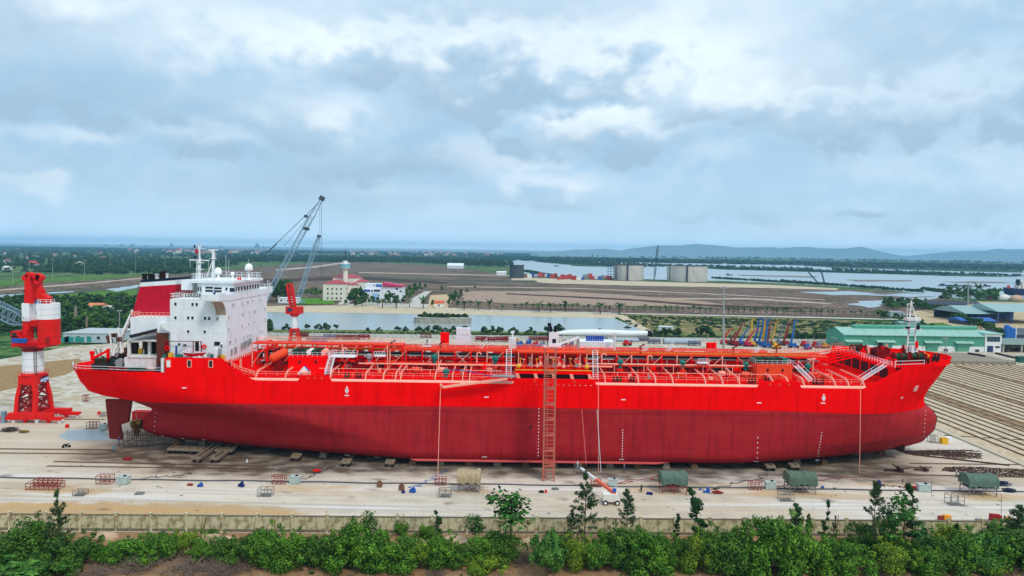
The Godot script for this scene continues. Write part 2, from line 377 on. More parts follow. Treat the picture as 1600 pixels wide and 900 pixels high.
	setting(patch([Vector2(560,472),Vector2(700,476),Vector2(700,481),Vector2(540,476.5)],-0.06,6,0.4,38),"quay_road",road)
	setting(patch([Vector2(672,461),Vector2(698,460),Vector2(706,470),Vector2(698,481),Vector2(668,479)],-0.05,5,0.8,39),"sand_lot_ground",earth(40,[0.3,G.call(206,180,142),0.55,G.call(216,190,154),0.75,G.call(180,140,106)],Vector3(0.03,0.03,0.03),0.014))
	# the land east of the yard: sand, tracks, scrub
	setting(patch([Vector2(1320,520),Vector2(1440,505),Vector2(1420,490),Vector2(1470,478),Vector2(1500,470),Vector2(1740,476),Vector2(1740,566),Vector2(1540,545),Vector2(1420,536)],-0.1,12,3,41),"sandy_land",earth(42,[0.15,G.call(150,134,108),0.4,G.call(198,174,134),0.6,G.call(204,184,150),0.8,G.call(164,148,120)],Vector3(0.008,0.01,0.02),0.014))
	setting(patch([Vector2(1420,508),Vector2(1470,504),Vector2(1520,517),Vector2(1460,521),Vector2(1400,520)],-0.05,8,2,43),"scrub_field",green)
	# the yard of pale crushed stone
	var pale := earth(44,[0.3,G.call(176,160,138),0.4,G.call(200,188,170),0.5,G.call(212,204,192),0.58,G.call(202,192,174),0.7,G.call(186,168,142)],Vector3(0.011,0.011,0.024),0.008,0.92,0.22,0.3)
	setting(patch([Vector3(-330,0,-100),ground_at(-160,572),ground_at(0,562),ground_at(110,541),ground_at(240,532),ground_at(400,526),ground_at(700,527),ground_at(1300,534),ground_at(1540,547),ground_at(1760,562),Vector3(330,0,-100)],0.0,10,0.4,45),"yard_pavement",pale)
	# sand tracks in the yard
	var dirt := earth(46,[0.2,G.call(150,122,84),0.45,G.call(174,146,104),0.6,G.call(140,112,78),0.8,G.call(186,160,118)],Vector3(0.012,0.02,0.08),0.012)
	setting(patch([Vector2(-80,580),Vector2(60,566),Vector2(128,560),Vector2(128,572),Vector2(100,585),Vector2(0,612),Vector2(-80,628)],0.006,8,1.2,47),"dirt_track_path",dirt)
	setting(patch([Vector2(88,680),Vector2(105,673),Vector2(165,672),Vector2(175,686),Vector2(110,689)],0.012,2,0.7,51),"puddle_water",basin)
	yard_floor()
	setting(patch([Vector2(0,815),Vector2(0,830),Vector2(1600,840),Vector2(1600,1100),Vector2(0,1100),Vector2(-200,830)].map(func(p): return ground_at(p.x,p.y) if p.y < 1000 else Vector3((p.x - 800) * 0.3,0,-30)),0.02,40,0.0,54),"bare_ground",earth(55,[0.15,G.call(128,98,70),0.4,G.call(164,130,96),0.6,G.call(150,116,84),0.8,G.call(178,146,112)],Vector3(0.05,0.05,0.05),0.012))

func make_hills():
	var m := earth(61,[0.2,Color8(116,140,152),0.7,Color8(134,156,164)],Vector3(0.001,0.001,0.001),0.012,0.95,0.1,0.005)  # blue grey of distant haze is put into this rock colour
	# ridge lines: [distance, rise of each point over the horizon of the photograph]
	var ridges := [[13500.0,[[760,398],[800,397],[860,394],[900,389.5],[940,389],[985,394],[1040,398],[1100,401]]],
		[17000.0,[[930,398],[990,389],[1040,383.5],[1100,384.5],[1165,388],[1230,388],[1260,388.5],[1310,390.5],[1345,389],[1380,396],[1420,404],[1480,408]]],
		[15000.0,[[1020,400],[1050,396.5],[1090,399],[1150,403],[1180,405.5],[1210,404.5],[1250,407.5],[1300,410]]],
		[16500.0,[[1330,402],[1420,400],[1500,394],[1560,392],[1620,394],[1700,391],[1800,399],[2000,408]]],
		[13000.0,[[1470,408],[1530,404],[1590,406],[1640,408]]]]
	var f := noise(62,0.0006,5)
	for k in ridges:
		var z: float = -k[0] * 0.55
		var b := MB.new(); var line := []
		for i in k[1].size() - 1:
			for j in 6:
				var t := j / 6.0; t = t * t * (3 - 2 * t)
				var p := Vector2(k[1][i][0],k[1][i][1]).lerp(Vector2(k[1][i + 1][0],k[1][i + 1][1]),j / 6.0)
				p.y = lerpf(k[1][i][1],k[1][i + 1][1],t)
				var rim := plane_at(p.x,p.y,z); rim.y = 49.0 + (rim.y - 49.0) * 1.25; line.append(rim)
		for i in line.size() - 1:
			var a: Vector3 = line[i]; var c: Vector3 = line[i + 1]
			a.y = maxf(3,a.y * (1 + 0.3 * f.get_noise_1d(a.x * 1.8))); c.y = maxf(3,c.y * (1 + 0.3 * f.get_noise_1d(c.x * 1.8)))
			var rows := 8
			for r in rows:
				var q := []
				for e in [[a,r],[c,r],[c,r + 1],[a,r + 1]]:
					var t: float = float(e[1]) / rows; var top: Vector3 = e[0]
					var spur := f.get_noise_2d(top.x * 2.3,t * 900) * 300 * sin(t * PI)
					q.append(Vector3(top.x,top.y * (1.0 - absf(t * 2 - 1)) - 2,top.z + (0.5 - t) * 2600 + spur))
				b.quad(q[0],q[3],q[2],q[1])
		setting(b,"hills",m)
	# limestone hills far over the plain
	for k in [[165,379,7,4],[190,378,10,5],[207,378,8,6],[230,380,9,4],[268,377,6,7.5],[284,380,8,3],[320,381,9,4],[345,381,10,5],[402,382,8,9],[412,384,7,5],[420,385,12,4],[365,383,9,3]]:
		var base := plane_at(k[0],k[1] + 4.0,-8500.0); base.y = -1
		var b := MB.new(); var w: float = k[2] * 6.5; var tall: float = (k[3] + 2.5) * 7.8
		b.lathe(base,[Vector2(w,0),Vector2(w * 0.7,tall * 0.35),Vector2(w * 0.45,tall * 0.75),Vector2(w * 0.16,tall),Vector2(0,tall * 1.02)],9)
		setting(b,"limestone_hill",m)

# the near yard: one fine sheet whose colours carry sand, grease, ruts, spills and painted shade by the hull
func yard_floor():
	var pale := Color8(208,199,184).srgb_to_linear(); var warm := Color8(190,174,150).srgb_to_linear(); var ochre := Color8(190,156,108).srgb_to_linear(); var grease_and_shade := Color8(84,72,62).srgb_to_linear(); var white := Color8(218,216,212).srgb_to_linear(); var grey := Color8(166,160,152).srgb_to_linear()
	var big := noise(141,0.02,5); var fine := noise(142,0.16,4); var rut := noise(143,0.05,4)
	var spills := []
	for k in [[126,765,9,2.2,0.7],[135,770,6,1.6,0.6],[462,762,9,1.8,0.6],[440,766,6,1.2,0.5],[1244,773,9,2.0,0.7],[1318,776,6,2.0,0.5],[1530,775,10,2.4,0.7],[1500,778,5,1.6,0.6],[1042,769,8,1.6,0.55],[1375,757,7,1.6,0.5],[735,768,7,1.2,0.5],[30,795,24,3.4,1.0],[110,796,26,3.6,1.0],[200,796,26,3.4,1.0],[290,797,22,3.2,1.0],[370,800,12,2.4,0.9],[420,801,6,1.6,0.7],[-60,795,30,3.4,1.0],[1160,765,14,1.0,0.3],[540,772,10,2.0,0.3]]:
		var q := ground_at(k[0],k[1]); spills.append([q.x,q.z,k[2],k[3],k[4]])
	var spots := []; var rg := RandomNumberGenerator.new(); rg.seed = 77
	for i in 70: spots.append(Vector3(rg.randf_range(-130,130),rg.randf_range(-152,-122),rg.randf_range(0.5,1.8)))
	var tracks := [[-127.5,1.6,0.03,0.4],[-131.0,2.6,0.021,2.0],[-136.5,1.2,0.05,4.0],[-124.5,1.0,0.04,1.0],[-147.5,1.4,0.035,3.0]]
	var x0 := -150.0; var z0 := -205.0; var nx := 300; var nz := 200; var dx := 1.0; var dz := 0.5
	var v := PackedVector3Array(); var n := PackedVector3Array(); var c := PackedColorArray(); var ids := PackedInt32Array()
	for j in nz + 1:
		for i in nx + 1:
			var x := x0 + i * dx; var z := z0 + j * dz
			var a := big.get_noise_2d(x * 0.6,z * 2.0); var f := fine.get_noise_2d(x,z * 1.6); var r := rut.get_noise_2d(x * 0.22,z * 3.4)
			var p := pale.lerp(warm,clampf(0.32 + a * 1.5 + f * 0.35,0,1)).lerp(white,clampf(r * 1.4 - 0.1,0,0.8)).lerp(grey,clampf(-r * 1.2 - 0.15 + f * 0.5,0,0.4))
			p = p.lerp(warm,0.55 * smoothstep(-146.0,-158.0,z + a * 8) * (1.0 - 0.6 * smoothstep(70.0,100.0,x)))
			for s in spills:
				var ex: float = (x - s[0] + a * 9) / s[2]; var ez: float = (z - s[1] + f * 1.6 + r * 0.8) / s[3]; var d := ex * ex + ez * ez
				if d < 1.8: p = p.lerp(ochre,clampf((1.25 - d) * 1.5 + f * 0.4,0,1) * s[4] * (0.85 + 0.3 * r))
			# grease and dirt around and under the ship, with its shade painted in
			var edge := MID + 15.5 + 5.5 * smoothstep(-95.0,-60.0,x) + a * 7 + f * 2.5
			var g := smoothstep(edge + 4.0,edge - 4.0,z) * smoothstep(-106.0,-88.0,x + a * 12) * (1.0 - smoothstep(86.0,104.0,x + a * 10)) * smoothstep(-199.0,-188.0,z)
			p = p.lerp(grease_and_shade,clampf(g * (0.85 + f * 0.5),0,0.95))
			for s in spots: # oil and wet spots
				if absf(x - s.x) < 3.0 and absf(z - s.y) < 2.0: p = p.lerp(grease_and_shade,clampf((1.0 - Vector2(x - s.x,(z - s.y) * 1.8).length() / s.z + f) * 0.9,0,0.6))
			for t in tracks: # tyre tracks
				var zt: float = t[0] + t[1] * sin(x * t[2] + t[3]); var off := absf(absf(z - zt) - 1.0)
				if off < 0.5: p = p.lerp(grey,(1.0 - off * 2.0) * clampf(0.5 + r,0.1,0.7))
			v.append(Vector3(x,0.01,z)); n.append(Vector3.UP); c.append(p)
	for j in nz:
		for i in nx:
			var k := j * (nx + 1) + i; ids.append_array([k,k + 1,k + nx + 2,k,k + nx + 2,k + nx + 1])
	var arr := []; arr.resize(Mesh.ARRAY_MAX); arr[Mesh.ARRAY_VERTEX] = v; arr[Mesh.ARRAY_NORMAL] = n; arr[Mesh.ARRAY_COLOR] = c; arr[Mesh.ARRAY_INDEX] = ids
	var mesh := ArrayMesh.new(); mesh.add_surface_from_arrays(Mesh.PRIMITIVE_TRIANGLES,arr)
	var m := StandardMaterial3D.new(); m.vertex_color_use_as_albedo = true; m.roughness = 0.93; m.metallic_specular = 0.15
	m.albedo_texture = mottle(92,0.03,[0.25,Color(0.90,0.89,0.88),0.55,Color.WHITE],1024,6); m.uv1_triplanar = true; m.uv1_world_triplanar = true; m.uv1_scale = Vector3(0.05,0.05,0.16)
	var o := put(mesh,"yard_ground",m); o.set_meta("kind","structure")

# ---------------------------------------------------------------- the tanker
const MID := -169.0
const HALF := 16.0
var aft_keys := [[1.2,-83.0,-20.0,1.15,1.0],[1.9,-87.5,-21.0,1.15,0.9],[3.2,-90.6,-23.0,1.2,0.75],[4.8,-91.3,-26.0,1.25,0.72],[6.6,-90.3,-31.0,1.3,0.75],[8.6,-88.2,-39.0,1.45,0.85],[11.0,-94.6,-47.0,1.6,0.85],[13.0,-104.2,-55.0,1.9,0.75],[16.0,-105.6,-68.0,2.1,0.62],[20.5,-106.4,-82.0,2.3,0.55],[26.0,-106.8,-84.0,2.3,0.55]]
var bow_keys := [[1.2,96.0,46.0,1.5,1.0],[3.0,101.8,52.0,1.6,0.9],[6.0,104.8,58.0,1.75,0.8],[9.0,105.4,62.0,1.85,0.76],[11.0,104.3,66.0,1.9,0.76],[12.5,102.2,69.0,1.95,0.78],[14.0,101.6,71.0,2.0,0.75],[17.0,102.4,74.0,2.1,0.68],[20.0,104.0,77.0,2.2,0.62],[25.0,106.9,80.0,2.3,0.58]]

func keyed(keys: Array,y: float,k: int) -> float:
	if y <= keys[0][0]: return keys[0][k]
	for i in keys.size() - 1:
		if y <= keys[i + 1][0]:
			var t: float = (y - keys[i][0]) / (keys[i + 1][0] - keys[i][0])
			return lerpf(keys[i][k],keys[i + 1][k],t)
	return keys[-1][k]

# half breadth of the hull
func breadth(x: float,y: float) -> float:
	var keys := aft_keys if x < 10 else bow_keys
	var reach := keyed(keys,y,1); var from := keyed(keys,y,2)
	var w := clampf((x - from) / (reach - from),0.0,1.0)
	var b := HALF * pow(maxf(0.0,1.0 - pow(w,keyed(keys,y,3))),keyed(keys,y,4))
	if y < 3.7:
		var u := (3.7 - y) / 2.5
		b *= 1.0 - 2.5 * (1.0 - sqrt(maxf(0.0,1.0 - u * u))) / HALF
	return b

func sheer(x: float) -> float:
	if x < -77.2: return 20.7 - 0.9 * smoothstep(-90.0,-106.0,x)
	if x < -64.7: return 24.1
	if x < -61.0: return lerpf(24.1,20.9,(x + 64.7) / 3.7)
	if x < -57.0: return lerpf(20.9,19.2,(x + 61.0) / 4.0)
	if x < 79.0: return 19.2
	if x < 86.5: return lerpf(19.2,24.6,(x - 79.0) / 7.5)
	return 24.6 + 0.35 * smoothstep(92.0,106.0,x)

func paint_line(x: float) -> float:
	return 13.9 - 1.4 * smoothstep(60.0,102.0,x) - 1.9 * smoothstep(-60.0,-104.0,x)

func hull_shell(low: bool) -> MB:
	var b := MB.new()
	var cols := []
	var x := -106.4
	while x < 104.2:
		cols.append(x)
		x += 0.35 if x < -103 or x > 101 else (0.9 if x < -78 or x > 76 else 2.5)
	cols.append_array([104.2,-77.21,-77.19,-64.7,-61.0,-57.0,79.0,86.5]); cols.sort()
	var xa0 := keyed(aft_keys,20.5,1); var xs0 := keyed(bow_keys,20.0,1)
	var rows := 26 if low else 12
	var grid := []
	for r in rows + 1:
		var line := []
		for cx in cols:
			var s: float = (cx - xa0) / (xs0 - xa0)
			var y := 0.0; var px: float = cx
			for it in 4:
				if low:
					var t := float(r) / rows
					y = lerpf(1.2,paint_line(px),pow(t,1.5))
				else:
					y = lerpf(paint_line(px),sheer(cx),float(r) / rows)
				px = lerpf(keyed(aft_keys,y,1),keyed(bow_keys,y,1),s)
			line.append(Vector3(px,y,breadth(px,y)))
		grid.append(line)
	for side in [1.0,-1.0]:
		var P := func(r,i): var q: Vector3 = grid[r][i]; return Vector3(q.x,q.y,MID + q.z * side)
		var nrm := []
		for r in rows + 1:
			var line := []
			for i in cols.size():
				var du: Vector3 = P.call(r,mini(i + 1,cols.size() - 1)) - P.call(r,maxi(i - 1,0))
				var dv: Vector3 = P.call(mini(r + 1,rows),i) - P.call(maxi(r - 1,0),i)
				var m: Vector3 = du.cross(dv).normalized() * side
				line.append(m)
			nrm.append(line)
		for r in rows:
			for i in cols.size() - 1:
				var q := [P.call(r,i),P.call(r,i + 1),P.call(r + 1,i + 1),P.call(r + 1,i)]
				var from := b.v.size()
				b.quad_n(q[0],q[1],q[2],q[3],nrm[r][i],nrm[r][i + 1],nrm[r + 1][i + 1],nrm[r + 1][i])
				for k in range(from,b.v.size()): b.uv[k] = Vector2((b.v[k].x + 107) / 215.0,1.0 - b.v[k].y / 20.0)
	if low:
		for i in cols.size() - 1:
			var q: Vector3 = grid[0][i]; var w: Vector3 = grid[0][i + 1]
			b.quad(Vector3(q.x,q.y,MID - q.z),Vector3(w.x,w.y,MID - w.z),Vector3(w.x,w.y,MID + w.z),Vector3(q.x,q.y,MID + q.z))
	return b

# a deck sheet between two places along the ship, in from its side
func deck_sheet(x0: float,x1: float,y: float,inset: float,camber := 0.0) -> MB:
	var b := MB.new(); var k := 40
	for i in k:
		var xa := lerpf(x0,x1,float(i) / k); var xb := lerpf(x0,x1,float(i + 1) / k)
		var a := maxf(0.05,breadth(xa,y) - inset); var c := maxf(0.05,breadth(xb,y) - inset)
		b.quad(Vector3(xa,y,MID - a),Vector3(xb,y,MID - c),Vector3(xb,y + camber,MID),Vector3(xa,y + camber,MID))
		b.quad(Vector3(xa,y + camber,MID),Vector3(xb,y + camber,MID),Vector3(xb,y,MID + c),Vector3(xa,y,MID + a))
	return b

# posts with two rails along a line
func railing(pts: Array,tall := 1.05,gap := 1.5,w := 0.05,b: MB = null) -> MB:
	if b == null: b = MB.new()
	for i in pts.size() - 1:
		var a: Vector3 = pts[i]; var d: Vector3 = pts[i + 1]
		var k := maxi(1,int(a.distance_to(d) / gap))
		for j in k + 1: b.bar(a.lerp(d,float(j) / k),a.lerp(d,float(j) / k) + Vector3(0,tall,0),w)
		for t in [0.5,1.0]: b.bar(a + Vector3(0,tall * t,0),d + Vector3(0,tall * t,0),w)
	return b

func stair(a: Vector3,d: Vector3,wide: Vector3,b: MB = null) -> MB:
	if b == null: b = MB.new()
	for s in [wide * 0.5,wide * -0.5]:
		b.bar(a + s,d + s,0.12,0.2); b.bar(a + s + Vector3(0,0.95,0),d + s + Vector3(0,0.95,0),0.06)
		for t in [0.0,0.5,1.0]: b.bar(a.lerp(d,t) + s,a.lerp(d,t) + s + Vector3(0,0.95,0),0.05)
	var k := int(a.distance_to(d) / 0.4)
	for i in range(1,k):
		var o := a.lerp(d,float(i) / k); b.bar(o - wide * 0.5,o + wide * 0.5,0.22,0.05)
	return b

func window_at(ship: Node,o: Vector3,w: float,h: float,face: Vector3,glass: Material,frame: Material,called := "window"):
	var b := MB.new(); var t := Basis(Vector3.UP.cross(face),Vector3.UP,face)
	b.box(o - face * 0.05,Vector3(w,h,0.14),t)
	var win := part(b,called,glass,ship)
	var f := MB.new()
	for s in [-1,1]:
		f.box(o + t.x * s * (w * 0.5 + 0.05) + face * 0.03,Vector3(0.1,h + 0.2,0.1),t)
		f.box(o + t.y * s * (h * 0.5 + 0.05) + face * 0.03,Vector3(w,0.1,0.1),t)
	part(f,"frame",frame,win)

# bright paint with faint weld seams, touched-up plates and runs below the scuppers
func topside_texture() -> Texture2D:
	var w := 2048; var h := 160
	var im := Image.create(w,h,true,Image.FORMAT_RGB8); var f := noise(75,0.02,4); var r := RandomNumberGenerator.new(); r.seed = 8
	for j in h:
		for i in w:
			var n := f.get_noise_2d(i * 0.5,j * 1.5)
			var c := Color(1.0,0.012 + 0.02 * maxf(0,n),0.004); c = c.darkened(0.05 * clampf(f.get_noise_2d(i * 2.5,j * 0.3) * 2.0,0,1) + (0.015 if (i / 76 + (j / 27) * 3) % 5 == 0 else 0.0))
			if i % 76 == 0 or j % 27 == 0: c = c.darkened(0.04)
			im.set_pixel(i,j,c)
	for k in 46:
		var i := r.randi_range(30,w - 30); var j0 := r.randi_range(2,60); var l := r.randi_range(8,44)
		for d in l: im.set_pixel(i,mini(h - 1,j0 + d),im.get_pixel(i,mini(h - 1,j0 + d)).lerp(Color(0.45,0.05,0.02),0.18 * (1.0 - float(d) / l)))
	im.generate_mipmaps()
	return ImageTexture.create_from_image(im)

func bottom_texture() -> Texture2D:
	var w := 2048; var h := 192
	var im := Image.create(w,h,true,Image.FORMAT_RGB8)
	var f := noise(71,0.02,5); var g := noise(72,0.006,3); var r := RandomNumberGenerator.new(); r.seed = 4
	var base := Color8(164,26,34); var worn_c := Color8(180,48,50); var line := Color8(96,8,16)
	var seams := []
	var x := 0
	while x < w:
		seams.append([x,r.randf_range(0.45,0.95),r.randi_range(0,60),r.randf() < 0.6])
		x += r.randi_range(18,40)
	for j in h:
		for i in w:
			var n := f.get_noise_2d(i * 0.7,j * 2.2) * 0.5 + 0.5; var m := g.get_noise_2d(i,j * 3.0) * 0.5 + 0.5
			var c := base.lerp(worn_c,clampf(n * 0.8 + m * 0.5 - 0.35,0,1))
			c = c.darkened(0.10 * clampf(f.get_noise_2d(i * 3.0,j * 0.35) * 2.0,0,1))
			if j > 66 and j < 70 or j % 17 == 3 and n > 0.5: c = c.darkened(0.12)
			im.set_pixel(i,j,c)
	for s in seams:
		if i_mid(s[0],w):
			for j in h:
				var wob: int = int(f.get_noise_2d(s[0] * 5.0,j * 0.8) * 4.0)
				var px := clampi(s[0] + wob,0,w - 1)
				if j < 80 + s[2] or s[3]:
					im.set_pixel(px,j,im.get_pixel(px,j).lerp(line,s[1] * (0.55 + 0.45 * f.get_noise_2d(j * 4.0,s[0]))))
	for k in 220:
		var j := r.randi_range(70,h - 12); var i := r.randi_range(200,w - 300); var l := r.randi_range(10,60)
		var up := Color8(200,70,72) if r.randf() < 0.4 else line
		for d in l:
			if r.randf() < 0.8: im.set_pixel(i + d,j,im.get_pixel(i + d,j).lerp(up,0.22))
	im.generate_mipmaps()
	return ImageTexture.create_from_image(im)

func i_mid(i: int,w: int) -> bool:
	return i > w * 0.2 and i < w * 0.95

func make_ship():
	var red := worn(Color8(255,2,0),0.04,0.03,0.75,0.03,Color(0.85,0.6,0.6))
	var deck_red := worn(Color8(226,12,8),0.45,0.05,0.8,0.05,Color(0.6,0.25,0.2))
	var dark_red := worn(Color8(128,14,16),0.4,0.2,0.7,0.2,Color(0.5,0.4,0.4))
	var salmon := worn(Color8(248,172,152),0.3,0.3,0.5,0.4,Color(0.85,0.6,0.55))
	var orange := worn(Color8(232,76,38),0.3,0.25,0.6,0.3,Color(0.8,0.55,0.4))
	var white: StandardMaterial3D = worn(Color8(230,236,240),0.10,0.06,0.55,0.3).duplicate(); white.detail_enabled = true; white.detail_blend_mode = BaseMaterial3D.BLEND_MODE_MUL; white.detail_uv_layer = BaseMaterial3D.DETAIL_UV_2; white.detail_albedo = mottle(133,0.02,[0.22,Color(0.96,0.94,0.92),0.36,Color.WHITE],512,5); white.uv2_triplanar = true; white.uv2_world_triplanar = true; white.uv2_scale = Vector3(0.30,0.025,0.30)
	var stained := worn(Color8(228,230,230),0.35,0.12,0.6,0.3,Color(0.66,0.56,0.46))
	var glass := plain(Color8(18,28,52),0.12,0.0,0.6); var black := plain(Color8(22,22,26),0.6); var green := worn(Color8(20,70,44),0.4,0.5)
	var dark := plain(Color8(40,34,34),0.8); var yellow := worn(Color8(232,176,40),0.3,0.5); var grey := worn(Color8(150,156,158),0.3,0.4)
	var rust := worn(Color8(104,58,44),0.5,0.5,0.9); var blue := worn(Color8(26,66,158),0.2,0.5); var teal := worn(Color8(34,116,108),0.2,0.5)
	var ship := thing("tanker","long bright red tanker with white bridge and dark red underside resting ashore on blocks","ship")
	var bottom := plain(Color.WHITE,0.62,0.0,0.22).duplicate(); bottom.albedo_texture = bottom_texture()
	part(hull_shell(true),"hull_bottom",bottom,ship); var top_paint := plain(Color(1,1,1),0.7,0.0,0.04).duplicate(); top_paint.albedo_texture = topside_texture(); part(hull_shell(false),"hull_topside",top_paint,ship)
	# decks
	part(deck_sheet(-106.2,-77.2,19.75,0.15),"stern_deck",deck_red,ship); part(deck_sheet(-77.3,-62.5,23.0,0.1),"poop_deck",deck_red,ship)
	part(deck_sheet(-64.0,86.2,19.66,0.6,0.7),"main_deck",deck_red,ship); part(deck_sheet(86.0,106.0,23.9,0.05),"forecastle_deck",deck_red,ship)
	for x in [-77.2,-62.6]:
		var b := MB.new(); b.span(x - 0.1,x + 0.1,19.7,23.0,MID - 15.6,MID + 15.6); part(b,"poop_bulkhead",red,ship)
	# the break of the forecastle with its dark bays
	var fb := MB.new(); fb.span(85.9,86.1,20.0,23.9,MID - breadth(86,22) + 0.1,MID + breadth(86,22) - 0.1); part(fb,"forecastle_bulkhead",red,ship)
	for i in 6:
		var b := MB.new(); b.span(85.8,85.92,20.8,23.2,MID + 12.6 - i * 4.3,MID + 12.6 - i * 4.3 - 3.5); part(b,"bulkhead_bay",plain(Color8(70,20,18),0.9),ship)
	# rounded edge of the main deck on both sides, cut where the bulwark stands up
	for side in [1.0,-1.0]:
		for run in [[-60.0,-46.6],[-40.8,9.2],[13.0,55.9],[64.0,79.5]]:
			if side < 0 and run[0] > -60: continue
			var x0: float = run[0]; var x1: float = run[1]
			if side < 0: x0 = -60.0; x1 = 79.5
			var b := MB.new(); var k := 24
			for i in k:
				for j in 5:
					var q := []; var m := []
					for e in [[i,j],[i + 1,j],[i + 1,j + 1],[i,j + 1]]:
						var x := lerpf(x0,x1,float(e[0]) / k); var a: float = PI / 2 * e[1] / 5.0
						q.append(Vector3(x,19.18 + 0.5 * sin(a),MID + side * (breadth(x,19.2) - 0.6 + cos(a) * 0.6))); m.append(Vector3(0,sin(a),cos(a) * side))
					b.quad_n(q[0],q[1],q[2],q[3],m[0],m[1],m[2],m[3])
			part(b,"gunwale",salmon,ship)  # pale salmon stands in for the sky reflected on this rounded edge
	for run in [[-46.8,-40.6,20.55,0.7],[1.0,18.6,20.5,0.6],[55.7,64.2,20.6,0.7]]:
		var b := MB.new(); b.prism(Vector3(0,0,MID + HALF - 0.02),[Vector2(run[0] - run[3],19.15),Vector2(run[1] + run[3],19.15),Vector2(run[1],run[2]),Vector2(run[0],run[2])],Vector3.RIGHT,Vector3.UP,0.12)
		part(b,"bulwark",red,ship)
		for i in 3: # fairlead holes
			var h := MB.new(); var o := Vector3(lerpf(run[0],run[1],0.25 + 0.25 * i),19.9,MID + HALF + 0.12); h.tube(o,o + Vector3(0,0,0.1),0.3,0.26,10); part(h,"fairlead",orange,ship)
	# deck beams run across on top of the deck
	for px in [401,447,517,572,600,619,627,681,708,724,735,947,999,1026,1053,1104,1131,1157,1210,1234,1258,1307,1328,1352]:
		var x := plane_at(px,592,-154.0).x
		for side in [1.0,-1.0]:
			var b := MB.new()
			b.prism(Vector3(x - 0.09,0,MID),[Vector2(15.3,19.5),Vector2(14.7,20.4),Vector2(13.4,21.15),Vector2(3.6,21.5),Vector2(3.6,21.2),Vector2(13.2,20.75),Vector2(14.2,19.8)].map(func(p): return Vector2(p.x * side,p.y)),Vector3.BACK,Vector3.UP,0.18)
			part(b,"deck_beam",salmon,ship)
	deck_gear(ship,{"red": red,"salmon": salmon,"orange": orange,"dark_red": dark_red,"white": white,"black": black,"green": green,"yellow": yellow,"grey": grey,"rust": rust,"blue": blue,"teal": teal,"deck": deck_red,"dark": dark,"stained": stained,"glass": glass})
	tower_block(ship,{"red": red,"salmon": salmon,"orange": orange,"dark_red": dark_red,"white": white,"black": black,"green": green,"yellow": yellow,"grey": grey,"rust": rust,"blue": blue,"teal": teal,"deck": deck_red,"dark": dark,"stained": stained,"glass": glass})
	hull_marks(ship,white,dark,plain(Color8(236,176,170),0.7))
	# rudder, propeller, thruster, bilge keel
	var rud := worn(Color8(138,40,36),0.3,0.2,0.7)
	var b := MB.new(); b.prism(Vector3(0,0,MID - 0.45),[Vector2(-99.8,10.9),Vector2(-96.4,10.9),Vector2(-96.4,4.4),Vector2(-95.9,0.9),Vector2(-98.9,1.1)],Vector3.RIGHT,Vector3.UP,0.9); part(b,"rudder",rud,ship)
	b = MB.new(); b.prism(Vector3(0,0,MID - 0.55),[Vector2(-96.3,11.4),Vector2(-93.4,11.2),Vector2(-94.4,5.2),Vector2(-96.3,4.6)],Vector3.RIGHT,Vector3.UP,1.1); part(b,"rudder_horn",rud,ship)
	var bronze := plain(Color8(150,124,62),0.35,0.8)
	b = MB.new(); b.lathe(Vector3(-92.9,5.0,MID),[Vector2(0,-1.1),Vector2(0.5,-0.9),Vector2(0.75,0),Vector2(0.85,1.8)],14,Basis(Vector3(0,0,1),-PI / 2)); var hub := part(b,"propeller",bronze,ship)
	for i in 5:
		b = MB.new(); var a: float = TAU * i / 5 + 0.3
		var t := Basis(Vector3.RIGHT,a)
		b.prism(Vector3(-92.1,5,MID) + t * Vector3(0,0.5,0),[Vector2(-0.5,0),Vector2(0.5,0),Vector2(1.0,1.3),Vector2(0.7,2.5),Vector2(-0.2,2.7),Vector2(-0.9,1.4)],t * Vector3(0.45,0,0.9).normalized(),t * Vector3.UP,0.1)
		part(b,"blade",bronze,hub)
	b = MB.new(); b.tube(Vector3(94.2,2.7,MID),Vector3(94.2,2.7,MID + breadth(94.2,3.2) + 0.25),0.95,-1,18); part(b,"thruster_tunnel",plain(Color8(40,14,16),0.9),ship)
	b = MB.new(); b.prism(Vector3(0,1.75,MID + 15.3),[Vector2(-22.5,0),Vector2(36.0,0),Vector2(33.0,0.75),Vector2(-21.0,0.75)],Vector3.RIGHT,Vector3(0,-0.35,1).normalized(),0.12); part(b,"bilge_keel",worn(Color8(200,84,84),0.2,0.3),ship)

